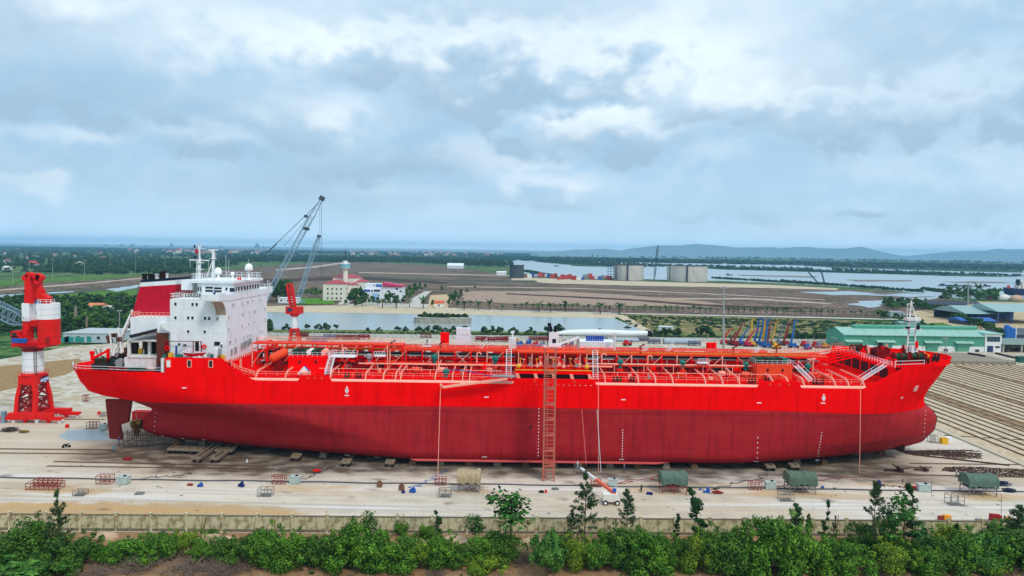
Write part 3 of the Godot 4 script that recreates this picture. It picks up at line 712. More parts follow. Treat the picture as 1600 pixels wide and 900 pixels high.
# lettering and marks in paint on the hull
func hull_marks(ship: Node,white: Material,dark: Material,faded: Material):
	var mark := func(px,py,w,h,m,called):
		var o := plane_at(px,py,-153.0)
		for it in 3:
			o = plane_at(px,py,MID + breadth(o.x,o.y))
		var dz := breadth(o.x + 0.3,o.y) - breadth(o.x - 0.3,o.y); var dy := breadth(o.x,o.y + 0.2) - breadth(o.x,maxf(1.25,o.y - 0.2))
		var ax := Vector3(0.6,0,dz).normalized(); var ay := Vector3(0,0.4,dy).normalized(); var az := ax.cross(ay).normalized()
		var b := MB.new(); b.box(o + az * 0.03,Vector3(w,h,0.06),Basis(ax,ay,az)); part(b,called,m,ship)
	for p in [[542,711],[757,714],[971,718],[1181,721],[1277,719]]: mark.call(p[0],p[1],1.1,0.22,white,"tank_mark")
	for p in [[542,618],[760,620.5],[974,624.5],[1186,629.5],[1286,630],[288,606]]: mark.call(p[0],p[1],1.0,0.2,white,"tank_mark")
	for p in [[542,609],[1287,621]]:
		mark.call(p[0],p[1] - 2.6,0.35,0.7,white,"tug_mark"); mark.call(p[0],p[1] + 1,0.75,0.6,white,"tug_mark"); mark.call(p[0],p[1] + 4,0.4,0.4,white,"tug_mark")
	for line in [[842,639,841,712,15],[973,672,972,717,12],[1184,684,1183,723,6],[1284,676,1276,722,11],[243,645,241,680,6],[1446,642,1443,688,8]]:
		for i in line[4]:
			var t: float = float(i) / (line[4] - 1)
			mark.call(lerpf(line[0],line[2],t),lerpf(line[1],line[3],t),0.17,0.27,white,"draught_figure")
	for i in 14:
		mark.call(813 + i * 8.5,599.0 + i * 0.2,0.42,0.42,faded,"discharge_port")
	mark.call(1431,607,1.3,1.6,faded,"anchor_pad"); mark.call(1409,621.5,0.7,0.5,faded,"thruster_mark"); mark.call(254,681,0.4,0.3,white,"hull_mark"); mark.call(286,685,0.6,0.3,white,"hull_mark"); mark.call(318,687,0.5,0.4,white,"hull_mark")
	mark.call(829,667,0.5,0.6,dark,"sea_inlet")

# ---------------------------------------------------------------- what stands on the deck and belongs to the ship
func vent(ship: Node,o: Vector3,m: Material,base: Material,r := 0.75):
	var b := MB.new(); b.lathe(o,[Vector2(r * 0.55,0),Vector2(r * 0.55,1.2),Vector2(r,1.25),Vector2(r * 1.05,1.9),Vector2(r * 0.7,2.3),Vector2(0,2.4)],12)
	var v := part(b,"ventilator",m,ship)
	b = MB.new(); b.block(o - Vector3(0,0.3,0),Vector3(r * 1.8,0.4,r * 1.8)); part(b,"vent_base",base,v)

func gooseneck(ship: Node,o: Vector3,m: Material,tall := 2.0):
	var pts := [o,o + Vector3(0,tall,0)]
	for i in 7:
		var a := PI - PI * i / 6.0; pts.append(o + Vector3(0.5 + 0.5 * cos(a),tall + 0.5 * sin(a),0))
	var b := MB.new(); b.path(pts,0.17,7); part(b,"gooseneck_vent",m,ship)

func winch(ship: Node,o: Vector3,m: Material,rope: Material,turn := 0.0,size := 1.0):
	var t := Basis(Vector3.UP,turn).scaled(Vector3.ONE * size)
	var b := MB.new(); b.box(o + t * Vector3(0,0.2,0),Vector3(3.4,0.4,1.8) * size,Basis(Vector3.UP,turn)); b.box(o + t * Vector3(1.4,0.9,0),Vector3(0.7,1.2,1.0) * size,Basis(Vector3.UP,turn))
	var w := part(b,"winch",m,ship)
	for x in [-1.3,-0.1,1.0]: b = MB.new(); b.tube(o + t * Vector3(x - 0.06,1.0,0),o + t * Vector3(x + 0.06,1.0,0),0.85 * size,-1,14); part(b,"drum_flange",m,w)
	b = MB.new(); b.tube(o + t * Vector3(-1.3,1.0,0),o + t * Vector3(1.0,1.0,0),0.62 * size,-1,12); part(b,"rope_drum",rope,w)

func deck_gear(ship: Node,M: Dictionary):
	M["bridge"] = worn(Color8(236,62,34),0.2,0.25,0.6,0.2)
	var rg := RandomNumberGenerator.new(); rg.seed = 21
	var b: MB
	var S := func(px,py,z): return plane_at(px,py,z)
	# pipe bridge along the middle: girders, walkway, posts and braces
	var z0 := -164.6; var z1 := -168.2
	for seg in [[-62.0,-26.0,26.0],[-29.0,2.0,24.9],[18.0,76.0,24.5],[2.0,18.0,24.9]]:
		var x0: float = seg[0]; var x1: float = seg[1]; var y: float = seg[2]
		b = MB.new()
		for z in [z0,z1]: b.bar(Vector3(x0,y - 0.1,z),Vector3(x1,y - 0.1,z),0.2,0.3)
		b.span(x0,x1,y - 0.1,y - 0.02,z0,z1); part(b,"pipe_bridge",M.bridge,ship)
		part(railing([Vector3(x0,y,z1),Vector3(x1,y,z1)],1.1,2.5,0.07),"bridge_railing",M.salmon,ship)
		part(railing([Vector3(x0,y,z0 - 1.4),Vector3(x1,y,z0 - 1.4)],1.1,2.5,0.06),"bridge_railing",M.salmon,ship)
		var k := int((x1 - x0) / 3.6)
		for i in k + 1:
			var x := lerpf(x0,x1,float(i) / maxi(k,1))
			b = MB.new()
			for z in [z0,z1]: b.bar(Vector3(x,20.2,z),Vector3(x,y - 0.1,z),0.26)
			b.bar(Vector3(x,y - 1.6,z0),Vector3(x,y - 1.6,z1),0.2)
			part(b,"bridge_post",M.red if i % 3 else M.salmon,ship)
			if i % 2 == 0 and i < k:
				var xb := lerpf(x0,x1,float(i + 1) / k)
				b = MB.new(); b.bar(Vector3(x,20.8,z0 + 0.1),Vector3(xb,y - 0.3,z0 + 0.1),0.14)
				if rg.randf() < 0.55: b.bar(Vector3(xb,20.8,z0 + 0.14),Vector3(x,y - 0.3,z0 + 0.14),0.14)
				part(b,"brace",M.salmon,ship)
	# cargo pipes along the deck; dark ones under the bridge added for shaded gaps
	for p in [[-60.0,74.0,25.15,-164.9,0.16,"orange"],[-56.0,72.0,24.6,-166.9,0.28,"yellow"],[-58.0,74.0,22.6,-166.0,0.3,"red"],[-58.0,74.0,22.2,-167.3,0.34,"dark_red"],[-36.0,24.0,21.75,-162.4,0.2,"salmon"],[20.0,64.0,22.4,-162.6,0.2,"salmon"],[-34.0,58.0,21.9,-163.2,0.13,"orange"],[-52.0,70.0,23.1,-171.0,0.3,"dark"],[-60.0,72.0,23.3,-167.6,0.3,"black"],[-60.0,72.0,21.2,-165.4,0.3,"dark"],[-58.0,74.0,23.4,-165.3,0.2,"grey"],[-52.0,70.0,22.5,-172.2,0.3,"dark_red"],[-50.0,60.0,24.1,-176.0,0.26,"red"],[-50.0,60.0,24.0,-178.5,0.26,"dark_red"],[-44.0,-2.0,21.3,-157.6,0.07,"salmon"],[20.0,62.0,21.3,-157.6,0.07,"salmon"],[-30.0,62.0,23.3,-183.0,0.22,"dark_red"]]:
		b = MB.new(); b.tube(Vector3(p[0],p[2],p[3]),Vector3(p[1],p[2],p[3]),p[4],-1,8)
		var k := int((p[1] - p[0]) / 7.0)
		for i in k:
			var x: float = p[0] + 3.0 + 7.0 * i; b.tube(Vector3(x - 0.08,p[2],p[3]),Vector3(x + 0.08,p[2],p[3]),p[4] * 1.5,-1,8)
			if p[2] < 24.0: b.bar(Vector3(x + 1.5,20.0,p[3]),Vector3(x + 1.5,p[2],p[3]),0.16)
		part(b,"cargo_pipe",M[p[5]],ship)
	for i in 26: # uprights, hose saddles and screens under the bridge, mostly dark for its shaded gaps
		var x := -56.0 + i * 5.0
		if x > -2 and x < 19: continue
		b = MB.new(); b.box(Vector3(x,21.3,-164.0),Vector3(rg.randf_range(0.8,2.6),rg.randf_range(0.8,2.2),0.3)); b.bar(Vector3(x + 1.0,20,-163.6),Vector3(x + 1.0,rg.randf_range(22,24.4),-163.6),0.12); part(b,"pipe_screen",M[["dark_red","dark","red","dark_red"][i % 4]],ship)
	# crossing pipes, valves and hatches between the beams
	for i in 11:
		var x := -50.0 + i * 11.2 + rg.randf_range(-1,1)
		if x > 0 and x < 19: continue
		b = MB.new(); var zz := rg.randf_range(-158.0,-160.5); b.path([Vector3(x,20.4,zz),Vector3(x,21.2,zz),Vector3(x,21.6,zz - 1.0),Vector3(x,22.0,-164.0),Vector3(x,22.4,-167.0)],rg.randf_range(0.1,0.2),6); part(b,"branch_pipe",M[["salmon","red","orange"][i % 3]],ship)
	for p in [[476,586,"salmon"],[562,575,"orange"],[650,580,"orange"],[962,581,"orange"],[1063,588,"orange"],[1165,588,"orange"],[1128,586,"salmon"],[765,580,"salmon"],[702,568,"salmon"],[1290,590,"orange"],[1272,588,"orange"],[783,575,"orange"],[540,575,"salmon"],[690,580,"salmon"]]:
		var o := ground_at(p[0],p[1],20.2)
		b = MB.new(); b.lathe(o,[Vector2(0.85,0),Vector2(0.85,0.5),Vector2(1.0,0.55),Vector2(1.0,0.7),Vector2(0.3,0.95),Vector2(0,0.95)],12); var h := part(b,"tank_hatch",M[p[2]],ship)
		b = MB.new(); b.bar(o + Vector3(-0.9,0.9,0),o + Vector3(0.9,0.9,0.2),0.14); b.tube(o + Vector3(1.3,0,0.2),o + Vector3(1.3,1.0,0.2),0.14,-1,6); part(b,"handle",M.salmon,h)
	for i in 46: # small valves, lockers and boxes
		var x := rg.randf_range(-50,74); var z := rg.randf_range(-162.0,-156.0)
		if x > -1 and x < 19: continue
		b = MB.new()
		if i % 3 == 0: b.block(Vector3(x,20.0,z),Vector3(rg.randf_range(0.4,1.1),rg.randf_range(0.5,1.1),0.6)); part(b,"deck_locker",M[["salmon","orange","grey","red"][i % 4]],ship)
		else:
			b.tube(Vector3(x,20,z),Vector3(x,20.9,z),0.13,-1,6); b.tube(Vector3(x - 0.3,20.95,z),Vector3(x + 0.3,20.95,z),0.1,-1,6); b.tube(Vector3(x,20.9,z),Vector3(x,20.98,z),0.3,-1,8); part(b,"valve",M[["salmon","orange","dark_red"][i % 3]],ship)
	for p in [[679,561,"teal",-163.0],[774,563,"teal",-163.0],[697,584,"teal",-156.5],[969,569,"teal",-163.0],[1066,570,"teal",-163.0],[1165,573,"teal",-163.0],[1262,575,"teal",-163.0],[577,560,"grey",-164.0],[408,552,"green",-168.0],[420,553,"green",-168.0]]: vent(ship,S.call(p[0],p[1],p[3]) - Vector3(0,1.2,0),M[p[2]],M.red)
	for p in [[745,567,-162.5],[940,569,-161.0],[536,560,-163.5],[1012,572,-163.0]]: gooseneck(ship,S.call(p[0],p[1],p[2]),M.salmon)
	for p in [[542,584,"green"],[560,584,"black"],[968,588,"green"],[962,594,"black"],[988,594,"black"],[1178,592,"green"],[1199,599,"black"],[1274,598,"black"],[1284,597,"black"],[1173,598,"black"]]:
		var o: Vector3 = S.call(p[0],p[1],-154.2); b = MB.new()
		for s in [-0.35,0.35]: b.lathe(Vector3(o.x + s,20.0,-154.4),[Vector2(0.2,0),Vector2(0.2,0.9),Vector2(0.28,0.95),Vector2(0,1.05)],8)
		b.block(Vector3(o.x,19.95,-154.4),Vector3(1.4,0.15,0.6)); part(b,"bollard",M[p[2]],ship)
	for run in [[-60,-47.5],[-40,0.5],[19,55.5],[64.5,79]]: part(railing([Vector3(run[0],20.05,-154.1),Vector3(run[1],20.05,-154.1)],1.0,2.2,0.05),"deck_railing",M.salmon,ship)
	part(railing([Vector3(-60,20.05,-184.0),Vector3(79,20.05,-184.0)],1.0,2.2,0.06),"deck_railing",M.salmon,ship)
	# far-side raised trunk that closes the view over the deck
	for i in 16:
		var x := -54.0 + i * 8.2
		b = MB.new(); b.span(x,x + 6.6,20.2,22.4 + 0.5 * (i % 3),-180.5,-183.5); part(b,"side_locker",M.dark_red if i % 2 else M.deck,ship)
	# foam monitors and light posts
	for p in [[688,553,4.0],[1001,553,3.0],[612,547,3.0],[1213,553,3.0],[1146,553,2.5]]:
		var o: Vector3 = S.call(p[0],p[1],-166.4); b = MB.new(); b.tube(o,o + Vector3(0,p[2] * 0.55,0),0.16,-1,6); b.tube(o + Vector3(-0.4,p[2] * 0.55,0),o + Vector3(0.9,p[2] * 0.8,0),0.14,0.2,6); part(b,"foam_monitor",M.dark if p[0] in [688,612] else M.dark_red,ship)
	# aft deckhouse with hydraulic tanks, forward deckhouse in primer
	var house := func(x0,x1,ztop,m,hole,y1):
		var h := MB.new(); h.span(x0,x1,19.9,y1,ztop,-171.0); var hs := part(h,"deckhouse",m,ship)
		for i in 2:
			h = MB.new(); var o := Vector3(lerpf(x0,x1,0.3 + 0.42 * i),y1 - 1.2,ztop + 0.06); h.box(o,Vector3(0.42,0.7,0.08)); part(h,"porthole",hole,hs)
		part(railing([Vector3(x0,y1,ztop - 0.1),Vector3(x1,y1,ztop - 0.1),Vector3(x1,y1,-171),Vector3(x0,y1,-171),Vector3(x0,y1,ztop - 0.1)],1.05,1.1,0.06),"house_railing",M.white,hs)
	house.call(-51.8,-42.8,-159.5,M.red,M.dark,23.6)
	house.call(57.2,65.4,-159.5,M.orange,M.dark,23.2)
	for i in 7: # green windings on both houses
		var x := -51.0 + i * 1.15; b = MB.new(); b.tube(Vector3(x,24.4,-161.5),Vector3(x,24.4,-164.5),0.62,-1,10); b.block(Vector3(x,23.6,-163),Vector3(0.5,0.5,2.4)); part(b,"hydraulic_drum",[M.green,M.dark,M.green,M.white,M.green,M.dark,M.salmon][i],ship)
		x = 57.8 + i * 1.1; b = MB.new(); b.tube(Vector3(x,24.0,-161.3),Vector3(x,24.0,-164.3),0.62,-1,10); b.block(Vector3(x,23.2,-162.8),Vector3(0.5,0.5,2.4)); part(b,"hydraulic_drum",[M.green,M.green,M.dark,M.green,M.green,M.dark,M.teal][i],ship)
	part(stair(Vector3(-41.6,20.2,-155.6),Vector3(-41.6,23.6,-160.0),Vector3(1.2,0,0)),"stair",M.white,ship)
	part(stair(Vector3(68.3,20.2,-155.4),Vector3(66.3,23.2,-160.0),Vector3(1.2,0,0)),"stair",M.white,ship)
	b = MB.new(); b.span(-42.6,-36.5,23.4,23.6,-160.5,-163.5); railing([Vector3(-42.6,23.6,-160.5),Vector3(-36.5,23.6,-160.5)],1.05,1.0,0.06,b); railing([Vector3(-42.6,23.6,-163.4),Vector3(-36.5,23.6,-163.4)],1.05,1.0,0.06,b); part(b,"catwalk",M.white,ship)
	# orange tank lying near the accommodation
	var oa: Vector3 = S.call(427,559,-160.0); var ob: Vector3 = S.call(444,551,-162.5)
	b = MB.new(); b.tube(oa,ob,1.05,-1,16); b.ball(oa,Vector3.ONE * 1.04,12,8); b.ball(ob,Vector3.ONE * 1.04,12,8); part(b,"orange_tank",M.orange,ship)
	b = MB.new(); b.block(Vector3((oa.x + ob.x) / 2,20,(oa.z + ob.z) / 2),Vector3(1.8,3.0,1.4)); part(b,"tank_cradle",M.dark_red,ship)
	# folded awning in white and blue on the deck edge
	var fo: Vector3 = S.call(476,577,-156.0)
	b = MB.new(); b.prism(fo + Vector3(-1.4,-0.9,0),[Vector2(0,0),Vector2(1.5,1.7),Vector2(2.8,0.2),Vector2(2.3,-0.3)],Vector3.RIGHT,Vector3.UP,1.2); var aw := part(b,"folded_awning",M.white,ship)
	b = MB.new(); b.bar(fo + Vector3(0.1,0.85,0.6),fo + Vector3(1.5,-0.6,0.6),0.25); part(b,"blue_edge",M.blue,aw)
	# manifold amidships
	b = MB.new(); b.span(1.0,18.2,21.3,21.6,-154.9,-163.8); part(b,"manifold_platform",M.deck,ship)
	for z in [-154.8]:
		b = MB.new(); b.span(0.9,18.3,21.2,22.0,z - 0.1,z + 0.1); part(b,"drip_tray_wall",M.red,ship)
		b = MB.new(); b.span(0.9,18.3,22.0,22.16,z - 0.16,z + 0.16); part(b,"drip_tray_rim",M.yellow,ship)
	for i in 5:
		b = MB.new(); var x := 1.4 + i * 4.05; b.prism(Vector3(x,0,-154.7),[Vector2(0,19.9),Vector2(0.9,19.9),Vector2(0.4,21.3),Vector2(-0.3,21.3)],Vector3.RIGHT,Vector3.UP,0.3); part(b,"tray_bracket",M.salmon,ship)
	b = MB.new(); b.span(1.2,18.0,19.95,21.3,-155.6,-155.9); part(b,"tray_recess",M.dark,ship)
	b = MB.new(); b.span(1.0,18.2,21.5,24.9,-163.9,-164.2); part(b,"manifold_screen",M.dark_red,ship)
	for i in 13:
		var x := 1.9 + i * 1.28; b = MB.new(); var y := 22.7 + rg.randf() * 0.7; x += rg.randf_range(-0.3,0.3)
		b.tube(Vector3(x,y,-156.6),Vector3(x,y,-164.0),0.2,-1,8); var pipe := part(b,"manifold_pipe",M[["red","dark_red","orange","red"][i % 4]],ship)
		b = MB.new(); b.tube(Vector3(x,y,-156.5),Vector3(x,y,-156.25),0.42,-1,12); part(b,"flange",M[["salmon","orange","grey","salmon"][i % 4]],pipe)
		b = MB.new(); b.tube(Vector3(x,y,-158.6),Vector3(x,y + 1.1,-158.6),0.1,-1,6); b.lathe(Vector3(x,y + 1.1,-158.6),[Vector2(0.38,0),Vector2(0.38,0.08),Vector2(0,0.1)],10); part(b,"valve_wheel",M[["yellow","salmon","grey"][i % 3]],pipe)
		b = MB.new(); b.tube(Vector3(x + 0.5,21.6,-161.0),Vector3(x + 0.5,24.8,-161.0),0.14,-1,6); part(b,"riser_pipe",M[["dark_red","red","salmon"][i % 3]],ship)
	b = MB.new(); b.tube(Vector3(1.4,25.0,-162.6),Vector3(17.8,25.0,-162.6),0.42,-1,12); part(b,"header_pipe",M.orange,ship)
	for x in [1.7,17.2]:
		b = MB.new(); b.bar(Vector3(x,22.0,-156),Vector3(x,25.8,-156),0.18); var fr := part(b,"lamp_post",M.salmon,ship)
		b = MB.new(); b.ball(Vector3(x,22.7,-155.8),Vector3(0.5,0.55,0.5),10,6); part(b,"buoy",M.yellow,fr)
	for x in [-0.5, 19.2]: # ladders at both ends of the manifold
		b = MB.new()
		for s in [-0.55,0.55]: b.bar(Vector3(x + s,20.0,-155.2),Vector3(x + s,26.4,-157.2),0.14)
		for i in 16: b.bar(Vector3(x - 0.55,20.3 + i * 0.4,-155.3 - i * 0.125),Vector3(x + 0.55,20.3 + i * 0.4,-155.3 - i * 0.125),0.07)
		part(b,"ladder",M.white,ship)
	b = MB.new(); b.path([Vector3(-14,21.6,-156.5),Vector3(-10,21.4,-156.2),Vector3(-6,20.7,-155.6),Vector3(-2.5,20.3,-155)],0.1,6); part(b,"hose",M.blue,ship)
	# hose crane: white pedestal with a cab and a low boom
	var cx: float = S.call(864,545,-170.0).x
	b = MB.new(); b.tube(Vector3(cx,20,-170),Vector3(cx,25.5,-170),1.0,-1,14); b.span(cx - 2.4,cx + 2.0,25.3,25.6,-171.5,-168.5); b.span(cx - 1.0,cx + 1.3,25.6,29.0,-171.2,-168.9); var cr := part(b,"hose_crane",M.white,ship)
	b = MB.new(); b.box(Vector3(cx + 0.2,26.9,-168.86),Vector3(0.9,1.0,0.1)); part(b,"crane_window",M.glass,cr)
	b = MB.new(); b.block(Vector3(cx - 0.6,29,-170),Vector3(0.7,1.3,1.0)); b.block(Vector3(cx + 0.5,29,-170),Vector3(0.7,1.5,1.0)); b.bar(Vector3(cx - 1.5,25.6,-169),Vector3(cx - 1.2,30.6,-169.4),0.25); b.tube(Vector3(cx - 1.0,30.8,-170),Vector3(cx - 1.0,30.8,-169),0.5,-1,10); part(b,"crane_winch",M.black,cr)
	b = MB.new(); b.bar(Vector3(cx + 1.2,25.9,-169.8),S.call(905,527,-170.0),0.55,0.5); part(b,"crane_boom",M.white,cr)
	b = MB.new(); b.bar(S.call(902,527,-171.0),S.call(902,550,-171.0),0.3); b.bar(S.call(904.5,527,-171.0),S.call(904.5,550,-171.0),0.3); part(b,"boom_rest",M.grey,ship)
	# white house on the far side with a railing
	b = MB.new(); b.span(S.call(905,545,-176.0).x,S.call(960,545,-176.0).x,20.2,25.9,-176,-181.5); var wh := part(b,"white_deckhouse",M.white,ship)
	b = MB.new(); b.box(Vector3(S.call(941,545,-176.0).x,23.6,-175.96),Vector3(0.45,1.3,0.1)); part(b,"door",M.blue,wh)
	for p in [[960.5,521,553,"yellow"],[801,519,545,"white"]]:
		b = MB.new(); b.tube(S.call(p[0],p[2],-174.0),S.call(p[0],p[1],-174.0),0.28,0.2,8); b.box(S.call(p[0],p[1],-174.0),Vector3(0.9,0.5,0.5)); part(b,"light_mast",M.stained if p[3] == "yellow" else M.white,ship)
	b = MB.new(); b.span(S.call(795,540,-172.0).x,S.call(806,540,-172.0).x,24,27.2,-172,-173.2); railing([S.call(795,532,-172.0),S.call(806,545,-172.0)],1.0,1.0,0.08,b); part(b,"white_platform",M.white,ship)
	for p in [[662, 541], [585, 540], [620, 540], [757, 541], [1048, 547], [1008, 551], [1182, 552]]: # little stairs over the pipes
		var o: Vector3 = S.call(p[0],p[1],-172.0); part(stair(o + Vector3(-1.2,-1.0,0),o + Vector3(0.6,1.2,0),Vector3(0,0,1.2)),"stair",M.white,ship)
	for p in [[688,700,527,545,"red"]]:
		b = MB.new(); b.span(S.call(688,540,-181.0).x,S.call(700.5,540,-181.0).x,22.0,26.9,-181,-183.2); part(b,"red_cabin",M.red,ship)
	for px in [1107.5,1115.5]:
		var o: Vector3 = S.call(px,549,-181.0); b = MB.new(); b.tube(o + Vector3(0,-1.5,0),S.call(px,535.5,-181.0),0.68,-1,14); part(b,"red_tank",M.red,ship)
	b = MB.new(); b.box(S.call(1124,550,-181.0),Vector3(1.2,0.9,1)); part(b,"yellow_box",M.yellow,ship)
	# platforms with white plates under the bridge
	for p in [[594,556,16],[1098,567,14]]:
		var o: Vector3 = S.call(p[0],p[1],-162.3); b = MB.new(); b.box(o,Vector3(2.6,0.2,1.6)); railing([o + Vector3(-1.3,0,0.8),o + Vector3(1.3,0,0.8)],1.1,0.6,0.1,b); part(b,"valve_platform",M.white,ship)
		for s in [-1.1,1.1]:
			b = MB.new(); b.bar(o + Vector3(s,0,0),Vector3(o.x + s,20,o.z),0.16); part(b,"platform_leg",M.red,ship)
	# forward: rising pipes, forecastle winches, mast, bulwark
	b = MB.new()
	for i in 5: b.path([Vector3(66 + i * 0.8,22.4 + 0.3 * i,-168.0 - i * 1.6),Vector3(78,22.6 + 0.4 * i,-168.0 - i * 1.6),Vector3(85.6,24.6 + 0.2 * i,-168.0 - i * 1.6)],0.2,6)
	part(b,"rising_pipe",M.red,ship)
	part(railing([Vector3(66,23.6,-172),Vector3(76,24.0,-172),Vector3(86,25.0,-172)],1.1,0.9,0.07),"gangway_railing",M.salmon,ship)
	part(railing([Vector3(66,23.2,-177),Vector3(76,24.0,-178),Vector3(86,25.2,-178)],1.1,0.9,0.07),"gangway_railing",M.orange,ship)
	part(stair(Vector3(80.0,20.3,-157.0),Vector3(85.9,23.9,-157.5),Vector3(0,0,1.3)),"stair",M.white,ship)
	var edge := []
	for i in 12:
		var x := 86.0 + i * 0.7; edge.append(Vector3(x,23.9,MID + breadth(x,23.9) - 0.4))
	part(railing([Vector3(86.1,23.9,-155.2),Vector3(86.1,23.9,-182.5)],1.1,1.2,0.07),"forecastle_railing",M.white,ship)
	part(railing(edge,1.5,1.0,0.09),"forecastle_railing",M.white,ship)
	# bulwark round the bow, inside red, with stays
	for side in [1.0,-1.0]:
		b = MB.new()
		var x := 86.0 if side < 0 else 96.5
		while x < 106.8:
			var xa := x; var xb := minf(x + 0.7,106.85)
			var za := breadth(xa,24.4); var zb := breadth(xb,24.4); var ya := sheer(xa); var yb := sheer(xb)
			b.quad(Vector3(xa,23.7,MID + side * (za + 0.03)),Vector3(xb,23.7,MID + side * (zb + 0.03)),Vector3(xb,yb,MID + side * (zb + 0.06)),Vector3(xa,ya,MID + side * (za + 0.06)))
			b.quad(Vector3(xa,23.7,MID + side * maxf(za - 0.12,0.0)),Vector3(xa,ya,MID + side * maxf(za - 0.12,0.0)),Vector3(xb,yb,MID + side * maxf(zb - 0.12,0.0)),Vector3(xb,23.7,MID + side * maxf(zb - 0.12,0.0)))
			b.quad(Vector3(xa,ya,MID + side * (za + 0.06)),Vector3(xb,yb,MID + side * (zb + 0.06)),Vector3(xb,yb,MID + side * maxf(zb - 0.12,0.0)),Vector3(xa,ya,MID + side * maxf(za - 0.12,0.0)))
			x += 0.7
		part(b,"bow_bulwark",M.red,ship)
	for p in [[92.0,-162.5,0.0,"green"],[96.5,-163.5,0.0,"green"],[90.5,-170.0,1.57,"dark_red"],[93.5,-173.0,1.57,"dark_red"],[88.5,-176.0,0.3,"dark_red"],[99.0,-171.0,0.0,"green"]]: winch(ship,Vector3(p[0],23.9,p[1]),M[p[3]] if p[3] != "green" else M.dark_red,M.green if p[3] == "green" else M.dark,p[2],1.25)
	for p in [[88,-158,"red"],[90,-159.5,"dark"],[99.5,-164,"red"],[88,-172,"red"],[87.3,-179,"red"],[97,-160.5,"dark"],[100.5,-163,"dark"],[102.5,-165.5,"dark"],[104,-168,"dark"]]:
		b = MB.new()
		for s in [-0.45,0.45]: b.lathe(Vector3(p[0] + s,23.9,p[1]),[Vector2(0.26,0),Vector2(0.26,1.2),Vector2(0.36,1.25),Vector2(0,1.4)],8)
		part(b,"mooring_bitts",M[p[2]],ship)
	for i in 9:
		b = MB.new(); var o := Vector3(87.0 + i * 1.7,23.9,-170.0 - 6.0 * fposmod(i * 0.37,1.0)); b.block(o,Vector3(0.7,1.0 + 0.5 * (i % 3),0.7)); b.tube(o + Vector3(0,1.0,0),o + Vector3(0,2.2 + 0.4 * (i % 2),0),0.3,-1,8); part(b,"capstan",M[["red","dark_red","salmon"][i % 3]],ship)
	b = MB.new(); b.prism(Vector3(99.2,24.0,-166.4),[Vector2(0,0),Vector2(0.5,1.8),Vector2(2.8,1.0),Vector2(3.2,0.2)],Vector3(0.9,0,-0.4).normalized(),Vector3.UP,0.4); part(b,"yellow_stopper",plain(Color8(244,150,20),0.6),ship)
	b = MB.new(); b.prism(Vector3(96.0,24.0,-165.4),[Vector2(0,0),Vector2(0.3,2.8),Vector2(0.6,2.8),Vector2(3.0,0)],Vector3(0.9,0,-0.2).normalized(),Vector3.UP,0.2); part(b,"white_stay_plate",M.white,ship)
	# foremast
	var fm: Vector3 = S.call(1423,560,MID); fm.y = 23.9
	b = MB.new()
	for s in [-1.0,1.0]: b.bar(fm + Vector3(s * 1.1,0,0),fm + Vector3(s * 0.75,9.4,0),0.22)
	for i in 4: b.bar(fm + Vector3(-1.1,1.5 + i * 2.3,0),fm + Vector3(1.0,1.5 + i * 2.3,0),0.2)
	b.box(fm + Vector3(0,7.2,0),Vector3(3.6,0.3,1.8)); b.box(fm + Vector3(0,9.6,0),Vector3(3.4,0.7,1.6)); b.bar(fm + Vector3(-0.5,0,-1.2),fm + Vector3(-0.3,9.5,-0.5),0.3); b.bar(fm + Vector3(-0.7,10,0),fm + Vector3(-0.5,14.2,0),0.26)
	b.bar(fm + Vector3(0.9,10,0),fm + Vector3(-0.3,13.2,0),0.16); b.bar(fm + Vector3(-1.4,10,0),fm + Vector3(-1.3,13.4,0),0.14); b.bar(fm + Vector3(-1.6,13.2,0),fm + Vector3(0.2,13.6,0),0.16); b.bar(fm + Vector3(-1.4,11.8,0),fm + Vector3(0.1,12.0,0),0.14)
	b.span(fm.x - 0.2,fm.x + 1.4,23.9,27.0,fm.z - 0.6,fm.z + 0.6)
	var mast := part(b,"foremast",M.stained,ship)
	b = MB.new(); b.box(fm + Vector3(-1.6,7.6,0.9),Vector3(0.9,0.5,0.5)); b.box(fm + Vector3(0.9,7.7,0.9),Vector3(0.7,0.9,0.5)); b.box(fm + Vector3(0.4,1.4,0.65),Vector3(0.6,1.8,0.1)); part(b,"mast_lamp",M.black,mast)
	b = MB.new(); b.box(fm + Vector3(0.9,3.4,0.7),Vector3(0.5,1.6,0.4)); part(b,"mast_box",M.red,mast)
	# gangway slung along the side and its platform
	var ga: Vector3 = S.call(692,605,-151.6); var gb: Vector3 = S.call(793,591.5,-151.6)
	b = MB.new(); b.bar(ga,gb,0.9,0.42); b.bar(ga,S.call(688,600,-151.6),0.8,0.3); var gw := part(b,"gangway",M.salmon,ship)
	b = MB.new()
	for i in 9:
		var o := ga.lerp(gb,i / 8.0); b.bar(o + Vector3(0,0,0.42),o + Vector3(0,1.05,0.42),0.05)
	b.bar(ga + Vector3(0,1.05,0.42),gb + Vector3(0,1.05,0.42),0.05); part(b,"railing",M.grey,gw)
	b = MB.new(); b.box(gb + Vector3(-0.8,0.4,-0.7),Vector3(5.0,0.2,1.6)); railing([gb + Vector3(-3.2,0.5,0.0),gb + Vector3(1.6,0.5,0.0)],1.0,0.8,0.06,b); part(b,"gangway_platform",M.grey,ship)
	# ropes and pilot ladders hanging from the rail
	for p in [[688.5,600,684,744,"salmon"],[935,596,935,737,"salmon"],[933,640,939,738,"white"],[1345,598,1343,740,"salmon"]]:
		var top: Vector3 = S.call(p[0],p[1],-152.0); var foot: Vector3 = ground_at(p[2],p[3],0.05); b = MB.new(); b.tube(top,foot,0.07,-1,5); part(b,"hanging_rope",M[p[4]],ship)
	b = MB.new(); b.tube(S.call(909,640,-152.8),S.call(916,727,-151.5),0.04,-1,4); part(b,"hanging_rope",M.salmon,ship)

